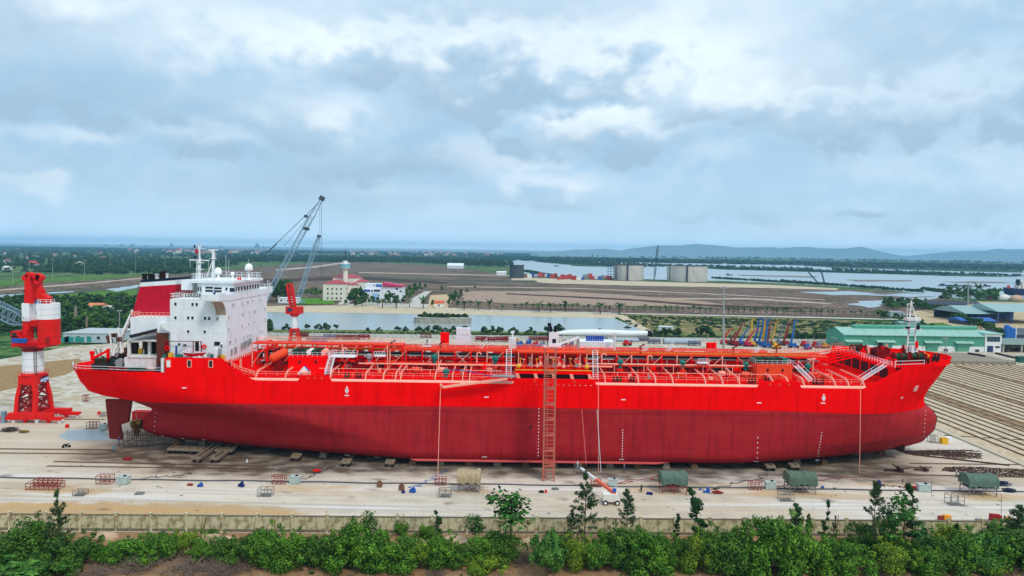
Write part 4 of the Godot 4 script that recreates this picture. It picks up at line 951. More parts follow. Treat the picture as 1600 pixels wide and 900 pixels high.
# ---------------------------------------------------------------- bridge, accommodation, funnel and stern
func tower_block(ship: Node,M: Dictionary):
	var b: MB
	var S := func(px,py,z): return plane_at(px,py,z)
	var near := -156.0; var far := -182.0
	var x0 := -77.3; var x1 := -64.6; var top := 36.9
	b = MB.new(); b.span(x0,x1,23.0,top,near,far); var tower := part(b,"accommodation",M.white,ship)
	# seams between the storeys
	for y in [26.4,29.2,32.0,34.7]:
		b = MB.new(); b.span(x0 - 0.02,x1 + 0.03,y,y + 0.06,near + 0.03,far - 0.03); part(b,"storey_seam",M.stained,tower)
	for p in [[274.4,475.1],[301,475.6],[307.5,475.6],[274.4,496.5],[294.2,496.7],[300.8,496.7],[320.6,497.5],[327,497.6],[294.2,518.2],[320.2,518.8],[346.3,540.6]]: window_at(tower,S.call(p[0],p[1],near),0.52,0.7,Vector3.BACK,M.glass,M.white)
	window_at(tower,S.call(340,498.2,near),0.6,0.75,Vector3.BACK,M.grey,M.white)
	for p in [[261,541,0.9,2.4,"dark_red"],[308,541,0.8,2.2,"black"],[339.4,537,1.3,0.9,"dark"],[288,539,0.9,0.5,"black"],[280,538,0.5,0.5,"black"]]:
		b = MB.new(); b.box(S.call(p[0],p[1],near),Vector3(p[2],p[3],0.14)); part(b,"door" if p[3] > 2 else "opening",M[p[4]],tower)
	# windows of the front, row by row
	for row in [[35.4,[-159.5,-160.4,-165.0,-168.2,-169.0,-171.6,-177.2]],[32.7,[-157.2,-165.2,-166.2,-169.4,-172.6,-173.6,-180.5]],[30.0,[-157.2,-164.8,-169.2,-172.8,-180.4]],[27.0,[-157.4,-158.2,-161.0,-166.0,-168.0,-169.4,-171.0,-176.6,-178.4]]]:
		for z in row[1]: window_at(tower,Vector3(x1,row[0],z),0.45,0.72,Vector3.RIGHT,M.glass,M.stained)
	for p in [[24.6, -158.5, 0.5], [24.8, -160.8, 0.8], [25.2, -164.6, 0.7], [25.4, -166.5, 1.2], [25.4, -168.4, 0.6], [25.6, -170.0, 1.1], [25.4, -174.5, 0.5]]: # boxes and ladders low on the front
		b = MB.new(); b.box(Vector3(x1 + 0.15,p[0],p[1]),Vector3(0.3,1.4,p[2])); part(b,"wall_box",M.grey,tower)
	# flared wings that carry the bridge out to the ship's sides
	for side in [1.0,-1.0]:
		var wall: float = near if side > 0 else far
		var out := []
		for i in 9:
			var a := PI / 2 * i / 8.0; out.append(Vector2((1.0 - cos(a)) * 3.6 * side,33.5 + sin(a) * 3.3))
		out.append(Vector2(4.0 * side,36.8)); out.append(Vector2(4.0 * side,37.2)); out.append(Vector2(0,37.2))
		b = MB.new()
		var flat := out.map(func(p): return Vector2(p.x,p.y))
		b.prism(Vector3(x1,0,wall),flat,Vector3.BACK,Vector3.UP,-2.4 if Vector3.BACK.cross(Vector3.UP).x > 0 else 2.4)
		part(b,"wing_flare",M.white,tower)
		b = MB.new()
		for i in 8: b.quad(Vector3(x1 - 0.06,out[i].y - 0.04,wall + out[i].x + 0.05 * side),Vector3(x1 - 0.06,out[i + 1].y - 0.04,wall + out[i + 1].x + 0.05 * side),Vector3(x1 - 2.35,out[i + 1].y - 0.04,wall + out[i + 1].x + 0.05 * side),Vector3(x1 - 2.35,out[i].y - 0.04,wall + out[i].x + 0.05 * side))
		part(b,"wing_underside_shade",worn(Color8(176,160,146),0.35,0.3),tower)  # separate sheet, tan to paint the shade under the wing
		b = MB.new(); b.span(-68.5,x1 + 0.05,37.0,38.3,wall + side * 4.05,wall + side * 3.95); b.span(-68.5,-68.4,37.0,38.3,wall,wall + side * 4.0); b.span(x1 - 0.02,x1 + 0.1,36.8,38.5,wall,wall + side * 4.05); b.span(-68.5,x1,37.2,37.26,wall,wall + side * 4.0); part(b,"wing_bulwark",M.white,tower)
	b = MB.new(); b.span(x1 - 0.02,x1 + 0.12,36.6,38.0,near + 0.1,far - 0.1); part(b,"front_bulwark",M.white,tower)
	part(railing([Vector3(-68.4,37.2,-185.5),Vector3(x1,37.2,-185.5),Vector3(x1,38.4,-182.5)],1.8,1.6,0.08),"wing_railing",M.white,tower)
	b = MB.new(); b.box(S.call(335,466,-154.0),Vector3(1.0,0.5,0.6)); b.bar(S.call(335,466,-154.0),S.call(335,460,-154.0),0.35); b.bar(S.call(326,468.5,-154.0),S.call(337,468.5,-154.0),0.3); b.lathe(S.call(335,460.5,-154.0),[Vector2(0.1,0),Vector2(0.4,0.5),Vector2(0,0.5)],8); part(b,"searchlight",M.blue,tower)
	# wheelhouse with sloping windows
	var wn := -160.6; var wf := -177.4; var wx := -72.0
	b = MB.new(); b.span(wx,x1 - 0.2,37.2,40.4,wn,wf); b.prism(Vector3(0,37.2,0),[Vector2(wx,wn),Vector2(wx - 2.0,wn - 1.6),Vector2(wx - 2.0,wf + 1.6),Vector2(wx,wf)].map(func(p): return Vector2(p.x,-p.y)),Vector3.RIGHT,Vector3.FORWARD,3.2); var wheel := part(b,"wheelhouse",M.white,tower)
	b = MB.new(); b.span(wx - 3.0,x1 + 0.5,40.4,41.0,wn + 0.5,wf - 0.5); b.span(wx - 5.4,wx - 2.9,38.6,40.9,wn - 1.0,wf + 1.0); part(b,"wheelhouse_roof",M.white,wheel)
	for p in [[327,449.5,2.0],[340.5,450.5,2.0],[327,454.5,2.0],[340.5,455,2.0]]: window_at(wheel,S.call(p[0],p[1],wn),1.8,0.5,Vector3.BACK,M.glass,M.white)
	window_at(wheel,S.call(354,451.5,wn),0.5,0.7,Vector3.BACK,M.glass,M.white); window_at(wheel,S.call(363,453,wn),1.2,0.95,Vector3.BACK,M.glass,M.white)
	var slant := Vector3(-1.6,0,2.0).normalized()
	for t in [0.28,0.75]: window_at(wheel,Vector3(wx - 2.0,38.9,wn - 1.6).lerp(Vector3(wx,38.9,wn),t),0.8,1.0,slant,M.glass,M.white)
	for i in 9: window_at(wheel,Vector3(x1 - 0.2,38.95,wn - 1.3 - i * 1.78),1.25,1.05,Vector3.RIGHT,M.glass,M.white)
	# compass deck: rails, radomes, masts
	var cd := [Vector3(wx - 2.6,41,wn + 0.2),Vector3(x1 + 0.3,41,wn + 0.2),Vector3(x1 + 0.3,41,wf - 0.2),Vector3(wx - 2.6,41,wf - 0.2),Vector3(wx - 2.6,41,wn + 0.2)]
	part(railing(cd,1.4,1.2,0.07),"compass_deck_railing",M.white,wheel)
	for p in [[341,421,441,0.82],[363.5,423.5,441,0.48],[389,416,440,0.92]]:
		var foot: Vector3 = S.call(p[0],p[2],-166.0); foot.y = 41.0; var up: Vector3 = S.call(p[0],p[1] + 7,-166.0); var r: float = p[3]
		b = MB.new(); b.lathe(foot,[Vector2(0.6,0),Vector2(0.28,0.5),Vector2(0.24,up.y - 41.0),Vector2(r * 0.8,up.y - 41.0)],10); b.lathe(Vector3(foot.x,up.y,foot.z),[Vector2(r * 0.85,0),Vector2(r,r * 0.25),Vector2(r,r * 0.8),Vector2(r * 0.85,r * 1.4),Vector2(r * 0.5,r * 1.75),Vector2(0,r * 1.88)],14); part(b,"radome",plain(Color8(236,240,242),0.5),wheel)
	b = MB.new(); b.box(S.call(374,436,-165.0),Vector3(0.8,0.9,0.7)); part(b,"red_locker",M.red,wheel)
	# signal mast with yards and flag, radar mast
	var mz := -168.0
	var MP := func(px,py): return S.call(px,py,mz)
	b = MB.new(); b.bar(MP.call(311,441),MP.call(312,404),0.55); b.bar(MP.call(307,441),MP.call(308,408),0.22); b.bar(MP.call(312,404),MP.call(311.5,384),0.3); b.bar(MP.call(296,406),MP.call(327,407),0.28,0.3); b.box(MP.call(313,410.5),Vector3(1.6,0.16,1.2)); b.box(MP.call(313,421),Vector3(1.4,0.16,1.2)); b.bar(MP.call(297,406),MP.call(297,418),0.05); b.bar(MP.call(326,407),MP.call(326,420),0.05); b.bar(MP.call(309,389),MP.call(321,389),0.16); b.bar(MP.call(309,380),MP.call(311,390),0.1); b.bar(MP.call(315,380),MP.call(312,390),0.1)
	for i in 16: b.bar(MP.call(308,409 + i * 2),MP.call(310.5,409 + i * 2),0.05)
	var sm := part(b,"signal_mast",M.stained,wheel)
	b = MB.new(); b.prism(MP.call(305.5,396.5),[Vector2(0,0),Vector2(0.8,0.1),Vector2(0.7,1.1),Vector2(0.1,1.25)],Vector3(0.9,0,0.3).normalized(),Vector3.UP,0.05); part(b,"flag",plain(Color8(196,24,40),0.8),sm)
	b = MB.new()
	for p in [[304,385],[304.5,402],[304,415]]: b.box(MP.call(p[0],p[1]),Vector3(0.3,0.7,0.3))
	part(b,"mast_lamp",M.black,sm)
	b = MB.new(); b.bar(MP.call(333,440),MP.call(333.5,394),0.5); b.bar(MP.call(320,441),MP.call(332,408),0.18); b.box(MP.call(333,404),Vector3(1.4,0.14,1.0)); b.bar(MP.call(325,390.5),MP.call(341,390.5),0.28,0.26); b.box(MP.call(333,392.5),Vector3(0.6,0.5,0.5)); b.bar(MP.call(337,395),MP.call(337,405),0.06); part(b,"radar_mast",M.stained,wheel)
	for px in [353,357.5,388]:
		b = MB.new(); b.tube(MP.call(px,440),MP.call(px,398 if px < 355 else 405),0.04,-1,5); part(b,"whip_aerial",M.white,wheel)
	# name board on the rail abaft the wheelhouse
	var board: Vector3 = S.call(302,461.7,near + 0.1)
	b = MB.new(); b.box(board,Vector3(4.5,0.95,0.1)); var nb := part(b,"name_board",M.white,tower)
	var tm := TextMesh.new(); tm.text = "LOUIZA"; var sf := SystemFont.new(); sf.font_names = PackedStringArray(["Droid Sans"]); sf.font_weight = 700; tm.font = sf; tm.font_size = 64; tm.pixel_size = 0.0165; tm.depth = 0.05
	put(tm,"lettering",M.black,nb,board + Vector3(0,0,0.08))
	part(railing([Vector3(x0,top,near),Vector3(-74.6,top,near)],1.2,0.7,0.08),"tower_railing",M.white,tower)
	part(railing([Vector3(x0,top,near),Vector3(x0,top,far)],1.2,1.4,0.08),"tower_railing",M.white,tower)
	b = MB.new(); b.block(Vector3(-70.3,top,near - 0.5),Vector3(0.7,1.0,0.7)); part(b,"wing_locker",M.stained,tower)
	# engine casing, funnel
	b = MB.new(); b.span(-88.0,-76.6,28.4,32.3,-159.0,-178.0); b.prism(Vector3(-77.8,0,near - 0.1),[Vector2(0,31.6),Vector2(1.4,31.6),Vector2(1.4,29.2),Vector2(0.2,29.4),Vector2(-1.2,30.2),Vector2(-2.0,31.2)],Vector3.RIGHT,Vector3.UP,-3.0); b.span(-81.0,-77.2,23.0,31.0,-157.4,-178.0); var cas := part(b,"engine_casing",M.white,ship)
	part(railing([Vector3(-88.0,32.3,-178),Vector3(-88.0,32.3,-159.1),Vector3(-77.4,32.3,-159.1)],1.15,0.9,0.08),"casing_railing",M.salmon,cas)
	var fz := -163.6; var fzb := -173.0
	var fpt := func(px,py): var o: Vector3 = S.call(px,py,fz); return Vector2(o.x,o.y)
	var wine := worn(Color8(196,12,44),0.2,0.1,0.5)
	b = MB.new(); b.prism(Vector3(0,0,fz),[fpt.call(204,501),fpt.call(265,501),fpt.call(274.5,444.5),fpt.call(218.5,448)],Vector3.RIGHT,Vector3.UP,fzb - fz); var fun := part(b,"funnel",wine,ship)
	b = MB.new(); b.prism(Vector3(0,0,fz + 0.02),[fpt.call(218.3,448),fpt.call(274.5,444.5),fpt.call(274.5,437.5),fpt.call(219.6,441.5)],Vector3.RIGHT,Vector3.UP,fzb - fz - 0.04); part(b,"funnel_band",M.white,fun)
	b = MB.new(); b.prism(Vector3(0,0,fz + 0.04),[fpt.call(219.6,441.5),fpt.call(274.5,437.5),fpt.call(274.5,433.5),fpt.call(219.8,437.8)],Vector3.RIGHT,Vector3.UP,fzb - fz - 0.08); part(b,"funnel_cap",plain(Color8(16,28,52),0.5),fun)
	for p in [[226,427.5,0.6,"black"],[235,428,0.62,"black"],[239,428,0.5,"black"],[254.5,424,0.85,"rust"],[246,428,0.55,"stained"],[261,427,0.35,"white"]]:
		var o: Vector3 = S.call(p[0],437,-168.0); var u: Vector3 = S.call(p[0],p[1],-168.0)
		b = MB.new(); b.lathe(o,[Vector2(p[2] * 0.85,0),Vector2(p[2] * 0.85,u.y - o.y - 0.3),Vector2(p[2] * 1.15,u.y - o.y - 0.25),Vector2(p[2] * 1.15,u.y - o.y),Vector2(p[2] * 0.9,u.y - o.y),Vector2(p[2] * 0.8,u.y - o.y - 0.6)],12); part(b,"exhaust_pipe",M[p[3]] if p[3] != "rust" else plain(Color8(52,26,26),0.8),fun)
	# open workshop under the casing, sloping dark boat slip over it
	var wz := -158.6
	b = MB.new(); b.span(-89.4,-81.0,20.3,23.0,wz - 0.2,-178.0); part(b,"stern_house",M.stained,ship)
	b = MB.new(); b.span(-88.6,-80.6,23.0,23.4,wz,-178.0); b.span(-88.4,-80.4,26.8,27.2,wz,-178.0); b.span(-88.6,-88.0,23.0,27.0,wz,wz - 0.6); b.span(-81.4,-80.9,23.0,27.0,wz,wz - 0.6); b.span(-84.9,-84.3,23.0,27.0,wz - 2.0,wz - 2.6); b.span(-88.6,-88.2,23.0,27.0,-177.5,-178.0); var shop := part(b,"open_bay",M.stained,ship)
	b = MB.new(); b.span(-87.8,-80.4,23.4,26.8,wz - 5.0,wz - 5.2); part(b,"bay_wall",worn(Color8(120,104,70),0.5,0.4),shop)
	for p in [[202,549,1.6,2.2,"grey"],[209,548,1.4,2.6,"dark"],[232,548,2.0,2.6,"dark"],[219,550,0.9,1.2,"yellow"],[196,546,0.8,1.4,"rust"],[226,551,0.6,1.0,"white"]]:
		b = MB.new(); b.block(Vector3(S.call(p[0],p[1],wz - 3.0).x,23.4,wz - 3.5),Vector3(p[2],p[3],1.0)); part(b,"machine",M[p[4]],shop)
	b = MB.new(); b.span(-81.0,-78.4,23.0,29.0,-157.0,-157.4); b.span(-80.9,-79.0,20.5,23.2,-156.6,-157.2); part(b,"rusty_panel",M.rust,ship)
	var dk := plain(Color8(44,36,52),0.7)
	b = MB.new(); b.prism(Vector3(0,0,-157.6),[S.call(201,524,-157.6),S.call(240,514.5,-157.6),S.call(248,512.5,-157.6),S.call(250,517,-157.6),S.call(240,519,-157.6),S.call(204,528.5,-157.6)].map(func(p): return Vector2(p.x,p.y)),Vector3.RIGHT,Vector3.UP,-2.2); part(b,"boat_slip",dk,ship)
	# slanting stern derrick and its lattice
	b = MB.new(); b.bar(S.call(176,556,-161.0),S.call(208,484.5,-166.0),0.5); b.bar(S.call(182,558,-165.0),S.call(208,484.5,-166.0),0.35); b.bar(S.call(190,552,-161.0),S.call(184,512,-163.0),0.3); b.bar(S.call(170,520,-161.0),S.call(190,516,-161.0),0.3); b.bar(S.call(172,522,-161.0),S.call(176,556,-161.0),0.3)
	for i in 8: b.bar(S.call(178 + i * 3.2,552 - i * 7.5,-161.2),S.call(184 + i * 2.6,552 - i * 7.0,-165.0),0.14)
	part(b,"stern_derrick",M.stained,ship)
	for p in [[170,527],[172,533],[178,524],[186,530]]:
		b = MB.new(); b.box(S.call(p[0],p[1],-162.0),Vector3(0.9,0.9,0.9)); part(b,"derrick_gear",M.rust,ship)
	# stern deck: rails, winches, red davits
	var rail := []
	for i in 16:
		var x := lerpf(-77.6,-105.6,i / 15.0); rail.append(Vector3(x,sheer(x) - 0.2,MID + breadth(x,20.4) - 0.35))
	part(railing(rail,1.15,1.2,0.08),"stern_railing",M.white,ship)
	var rail2 := []
	for i in 16:
		var x := lerpf(-77.6,-105.6,i / 15.0); rail2.append(Vector3(x,sheer(x) - 0.2,MID - breadth(x,20.4) + 0.35))
	part(railing(rail2,1.15,1.2,0.08),"stern_railing",M.white,ship)
	winch(ship,Vector3(-98,20.0,-165),M.dark_red,M.green,0.0,1.2); winch(ship,Vector3(-94,20.0,-164),M.dark,M.green,0.0,1.1); winch(ship,Vector3(-99,20.0,-173),M.dark,M.dark,0.4,1.1); winch(ship,Vector3(-92,20.0,-160.5),M.green,M.dark,0.1,0.9)
	b = MB.new(); b.bar(S.call(145,560,-162.0),S.call(170,547,-162.0),0.5); b.bar(S.call(144,563,-162.0),S.call(144,550,-162.0),0.55); b.bar(S.call(169,560,-162.0),S.call(169,545,-162.0),0.55); b.box(S.call(144,551,-162.0),Vector3(0.9,0.7,0.7)); part(b,"davit",M.red,ship)
	b = MB.new(); b.bar(S.call(149,545,-164.0),S.call(152,552,-164.0),0.3); b.bar(S.call(152,552,-164.0),S.call(154,560,-164.0),0.2); b.bar(S.call(157,545,-164.0),S.call(158,560,-164.0),0.3); part(b,"derrick_arm",M.grey,ship)
	for p in [[188,557,"grey",1.5,2.2],[182,557,"grey",0.7,1.6],[150,563,"dark",1.4,1.2],[162,562,"dark",2.0,1.2],[178,566,"salmon",0.8,0.8],[208,571,"orange",0.9,0.6],[228,566,"red",0.5,1.4],[226,570,"red",0.7,0.7],[238,573,"stained",1.0,1.0],[243,572,"stained",0.6,1.2],[193,557.5,"dark_red",0.6,0.6],[160,569,"salmon",0.5,0.8],[236,556,"black",0.4,0.8]]:
		var o: Vector3 = S.call(p[0],p[1],-160.5); b = MB.new(); b.block(Vector3(o.x,20.0,o.z),Vector3(p[3],p[4],p[3])); b.tube(Vector3(o.x,20 + p[4],o.z),Vector3(o.x,20.25 + p[4],o.z),p[3] * 0.3,-1,8); part(b,"deck_machine",M[p[2]],ship)
	for p in [[214,566],[206,566.5],[220,567.5]]:
		var o: Vector3 = S.call(p[0],p[1],-157.5); b = MB.new(); b.tube(Vector3(o.x - 0.9,20.5,o.z),Vector3(o.x + 0.9,20.5,o.z),0.5,-1,10); part(b,"rope_reel",M.green,ship)
	for p in [[186,567],[196,568.5],[174,565.5]]:
		var o: Vector3 = S.call(p[0],p[1],-158.0); b = MB.new(); b.block(Vector3(o.x,19.9,o.z),Vector3(1.6,0.9,0.8)); part(b,"red_cover",M.dark_red,ship)
	b = MB.new(); b.block(Vector3(-77.9,19.8,-153.6),Vector3(0.6,4.0,0.5)); part(b,"end_post",M.stained,ship)
	b = MB.new(); b.prism(Vector3(-79.8,19.9,-154.2),[Vector2(0,0),Vector2(1.6,0),Vector2(1.6,3.0),Vector2(1.0,3.0)],Vector3.RIGHT,Vector3.UP,-0.6); part(b,"gusset",plain(Color8(30,34,60),0.7),ship)
	# openings in the poop side
	for p in [[263.5,568,"white"],[296,568,"dark"],[329.5,568.5,"dark"]]:
		var o: Vector3 = S.call(p[0],p[1],-153.0); b = MB.new(); b.box(Vector3(o.x,o.y,-152.98),Vector3(0.7,1.4,0.1)); part(b,"side_opening",M[p[2]],ship)
		b = MB.new()
		for s in [-1,1]: b.box(Vector3(o.x + s * 0.42,o.y,-152.95),Vector3(0.14,1.7,0.14)); b.box(Vector3(o.x,o.y + s * 0.78,-152.95),Vector3(0.8,0.14,0.14))
		part(b,"opening_frame",M.salmon,ship)
	# poop deck: rescue boat on its davit, posts, drums
	var bo: Vector3 = S.call(303.5,552,-155.0)
	b = MB.new()
	var hull := []
	for i in 11:
		var t := i / 10.0; hull.append([lerpf(-2.6,2.6,t),0.85 * pow(maxf(0.02,1.0 - pow(absf(t * 2 - 1.0),2.6)),0.6)])
	for i in 10:
		for j in 6:
			var q := []
			for e in [[i,j],[i + 1,j],[i + 1,j + 1],[i,j + 1]]:
				var a: float = PI * e[1] / 6.0; var w: float = hull[e[0]][1]; q.append(bo + Vector3(hull[e[0]][0],-sin(a) * w * 0.95 + 0.12 * absf(hull[e[0]][0]) * 0.5,cos(a) * w))
			b.quad(q[0],q[1],q[2],q[3])
	for i in 10: b.quad(bo + Vector3(hull[i][0],0.1,hull[i][1]),bo + Vector3(hull[i][0],0.1,-hull[i][1]),bo + Vector3(hull[i + 1][0],0.1,-hull[i + 1][1]),bo + Vector3(hull[i + 1][0],0.1,hull[i + 1][1]))
	var boat := part(b,"rescue_boat",worn(Color8(214,22,30),0.2,0.5),ship)
	b = MB.new(); b.path([bo + Vector3(-2.4,0.25,0.4),bo + Vector3(0,0.15,0.85),bo + Vector3(2.2,0.3,0.45)],0.08,6); part(b,"grab_line",M.white,boat)
	b = MB.new(); b.bar(S.call(262,533,-155.2),S.call(314,533.5,-155.2),0.14); b.bar(S.call(314,533.5,-155.2),S.call(315,552,-155.2),0.18); b.bar(S.call(302,533,-155.2),S.call(302,556,-155.2),0.14); part(b,"boat_davit",M.dark_red,ship)
	b = MB.new(); b.bar(S.call(275.5,556,-155.0),S.call(275.5,540,-155.0),0.32); part(b,"blue_post",M.blue,ship)
	b = MB.new(); b.bar(S.call(279,543,-155.2),S.call(294,534,-155.2),0.16); part(b,"davit_arm",M.white,ship)
	for p in [[261,544,"red"],[319,541.5,"red"]]:
		var o: Vector3 = S.call(p[0],p[1],-155.8); b = MB.new()
		for i in 12: b.tube(o + Vector3(cos(TAU * i / 12),sin(TAU * i / 12),0) * 0.42,o + Vector3(cos(TAU * (i + 1) / 12),sin(TAU * (i + 1) / 12),0) * 0.42,0.13,-1,6)
		part(b,"life_ring",M[p[2]],ship)
	for p in [[267,552,"yellow",0.9,1.2],[344,553,"yellow",1.1,0.9],[349,554,"yellow",0.8,0.7],[327,553,"grey",0.7,1.2],[332,553,"teal",0.6,0.9],[280,554,"teal",1.4,0.9],[257,552,"teal",0.7,0.7],[338,548,"white",0.9,2.4],[311,555,"white",2.6,0.5],[344,546,"grey",0.4,2.2],[321,554,"stained",0.8,0.8]]:
		var o: Vector3 = S.call(p[0],p[1],-154.6); b = MB.new(); b.block(Vector3(o.x,23.0,o.z),Vector3(p[3],p[4] + 0.6,0.7)); b.tube(Vector3(o.x,23.6 + p[4],o.z),Vector3(o.x,23.8 + p[4],o.z),0.22,-1,8); part(b,"deck_fitting",M[p[2]],ship)
	part(railing([Vector3(-64.0,23.2,-153.4),Vector3(-61.0,21.2,-153.4),Vector3(-57.5,20.2,-153.6)],1.0,0.8,0.08),"ramp_railing",M.salmon,ship)
	# fore side of the poop: cover plate, doors, rails running across
	b = MB.new(); b.box(Vector3(-62.4,22.0,-158.5),Vector3(0.16,1.9,1.0)); part(b,"vent_panel",M.salmon,ship)
	part(railing([Vector3(-62.6,23.1,-154.0),Vector3(-62.6,23.1,-184.0)],1.1,1.2,0.09),"poop_railing",M.stained,ship)
	b = MB.new(); b.block(S.call(410,548,-178.0) - Vector3(0,3,0),Vector3(2.0,6.5,2.0)); b.block(S.call(404,553,-172.0) - Vector3(0,4,0),Vector3(2.0,5.0,2.0)); part(b,"white_locker",M.stained,ship)
	# small trees of pipes at the foot of the bridge
	for i in 5:
		b = MB.new(); b.path([Vector3(-61.5 + i * 1.6,20,-165 - i * 2.4),Vector3(-61.5 + i * 1.6,23.6 + 0.4 * (i % 2),-165 - i * 2.4),Vector3(-58.5 + i * 1.6,24.4,-165 - i * 2.4)],0.26,7); part(b,"riser_pipe",M[["red","salmon","dark_red"][i % 3]],ship)

# ---------------------------------------------------------------- plants
func leaf_paint() -> StandardMaterial3D:
	if cache.has("leaf"): return cache["leaf"]
	var m := StandardMaterial3D.new(); m.vertex_color_use_as_albedo = true; m.roughness = 0.6; m.metallic_specular = 0.25
	m.backlight_enabled = true; m.backlight = Color(0.16,0.26,0.05)
	cache["leaf"] = m
	return m

# leaves spread through lobes: [centre, radii]; the colours are of young and old leaves
func crown(lobes: Array,count: int,leaf: float,old: Color,young: Color,s: int,up := 0.35,long := 1.0) -> MB:
	var b := MB.new(); var r := RandomNumberGenerator.new(); r.seed = s
	var total := 0.0
	for l in lobes: total += l[1].x * l[1].z
	for l in lobes:
		var k := int(count * l[1].x * l[1].z / total); var hue := r.randf()
		for i in k:
			var d := Vector3(r.randfn(),r.randfn(),r.randfn()).normalized()
			var q := pow(r.randf(),0.35)
			var o: Vector3 = l[0] + l[1] * d * q
			var ax := Vector3(r.randfn(),r.randfn() * 0.6 - (0.3 if long > 1.2 else 0.0),r.randfn()).normalized()
			var m := (d + Vector3.UP * up + Vector3(r.randfn(),r.randfn(),r.randfn()) * 0.45).normalized()
			var ay := m.cross(ax).normalized()
			var w := leaf * r.randf_range(0.6,1.3)
			b.col = old.lerp(young,clampf(hue * 0.55 + r.randf() * 0.5 - 0.05,0,1))
			b.col = b.col * r.randf_range(0.6,1.25)
			var p0 := o - ax * w * long * 0.6; var p1 := o + ay * w * 0.45; var p2 := o + ax * w * long * 0.6; var p3 := o - ay * w * 0.45
			b.tri_n(p0,p1,p2,m,m,m); b.tri_n(p0,p2,p3,m,m,m)
	return b

func lobes_of(s: int,n: int,wide: float,tall: float,base: float) -> Array:
	var r := RandomNumberGenerator.new(); r.seed = s; var out := []
	for i in n:
		var a := r.randf() * TAU; var q := sqrt(r.randf()) * wide * 0.66; var t := r.randf()
		var y := base + (tall - base) * (0.12 + 0.72 * t)
		var size := wide * r.randf_range(0.26,0.46) * (1.0 - 0.35 * t)
		out.append([Vector3(cos(a) * q * (1.1 - t * 0.6),y,sin(a) * q * (1.1 - t * 0.6)),Vector3(size,size * 0.85,size)])
	if n > 13 and base == 0.0: # sprigs that stick out of the outline
		for i in n:
			var a := r.randf() * TAU; var up := r.randf_range(0.25,1.0); var q := wide * (1.02 - 0.45 * up * up) * r.randf_range(0.75,1.0); var s2 := wide * r.randf_range(0.07,0.13)
			out.append([Vector3(cos(a) * q,base + (tall - base) * (0.12 + 0.86 * up),sin(a) * q),Vector3(s2 * 1.2,s2 * 1.3,s2 * 1.2)])
	return out

func limbs(s: int,tall: float,wide: float,r0: float,n: int) -> MB:
	var b := MB.new(); var r := RandomNumberGenerator.new(); r.seed = s
	var top := Vector3(r.randf_range(-0.06,0.06) * tall,tall * 0.8,r.randf_range(-0.06,0.06) * tall)
	b.tube(Vector3.ZERO,top * 0.5,r0,r0 * 0.65,6); b.tube(top * 0.5,top,r0 * 0.65,r0 * 0.25,5)
	for i in n:
		var a := r.randf() * TAU; var t := r.randf_range(0.3,0.85)
		var o := top * t; var e := o + Vector3(cos(a) * wide * 0.7,tall * 0.22,sin(a) * wide * 0.7)
		b.tube(o,o.lerp(e,0.5) + Vector3(0,-0.02 * tall,0),r0 * 0.4,r0 * 0.25,4); b.tube(o.lerp(e,0.5) + Vector3(0,-0.02 * tall,0),e,r0 * 0.25,r0 * 0.08,4)
	return b

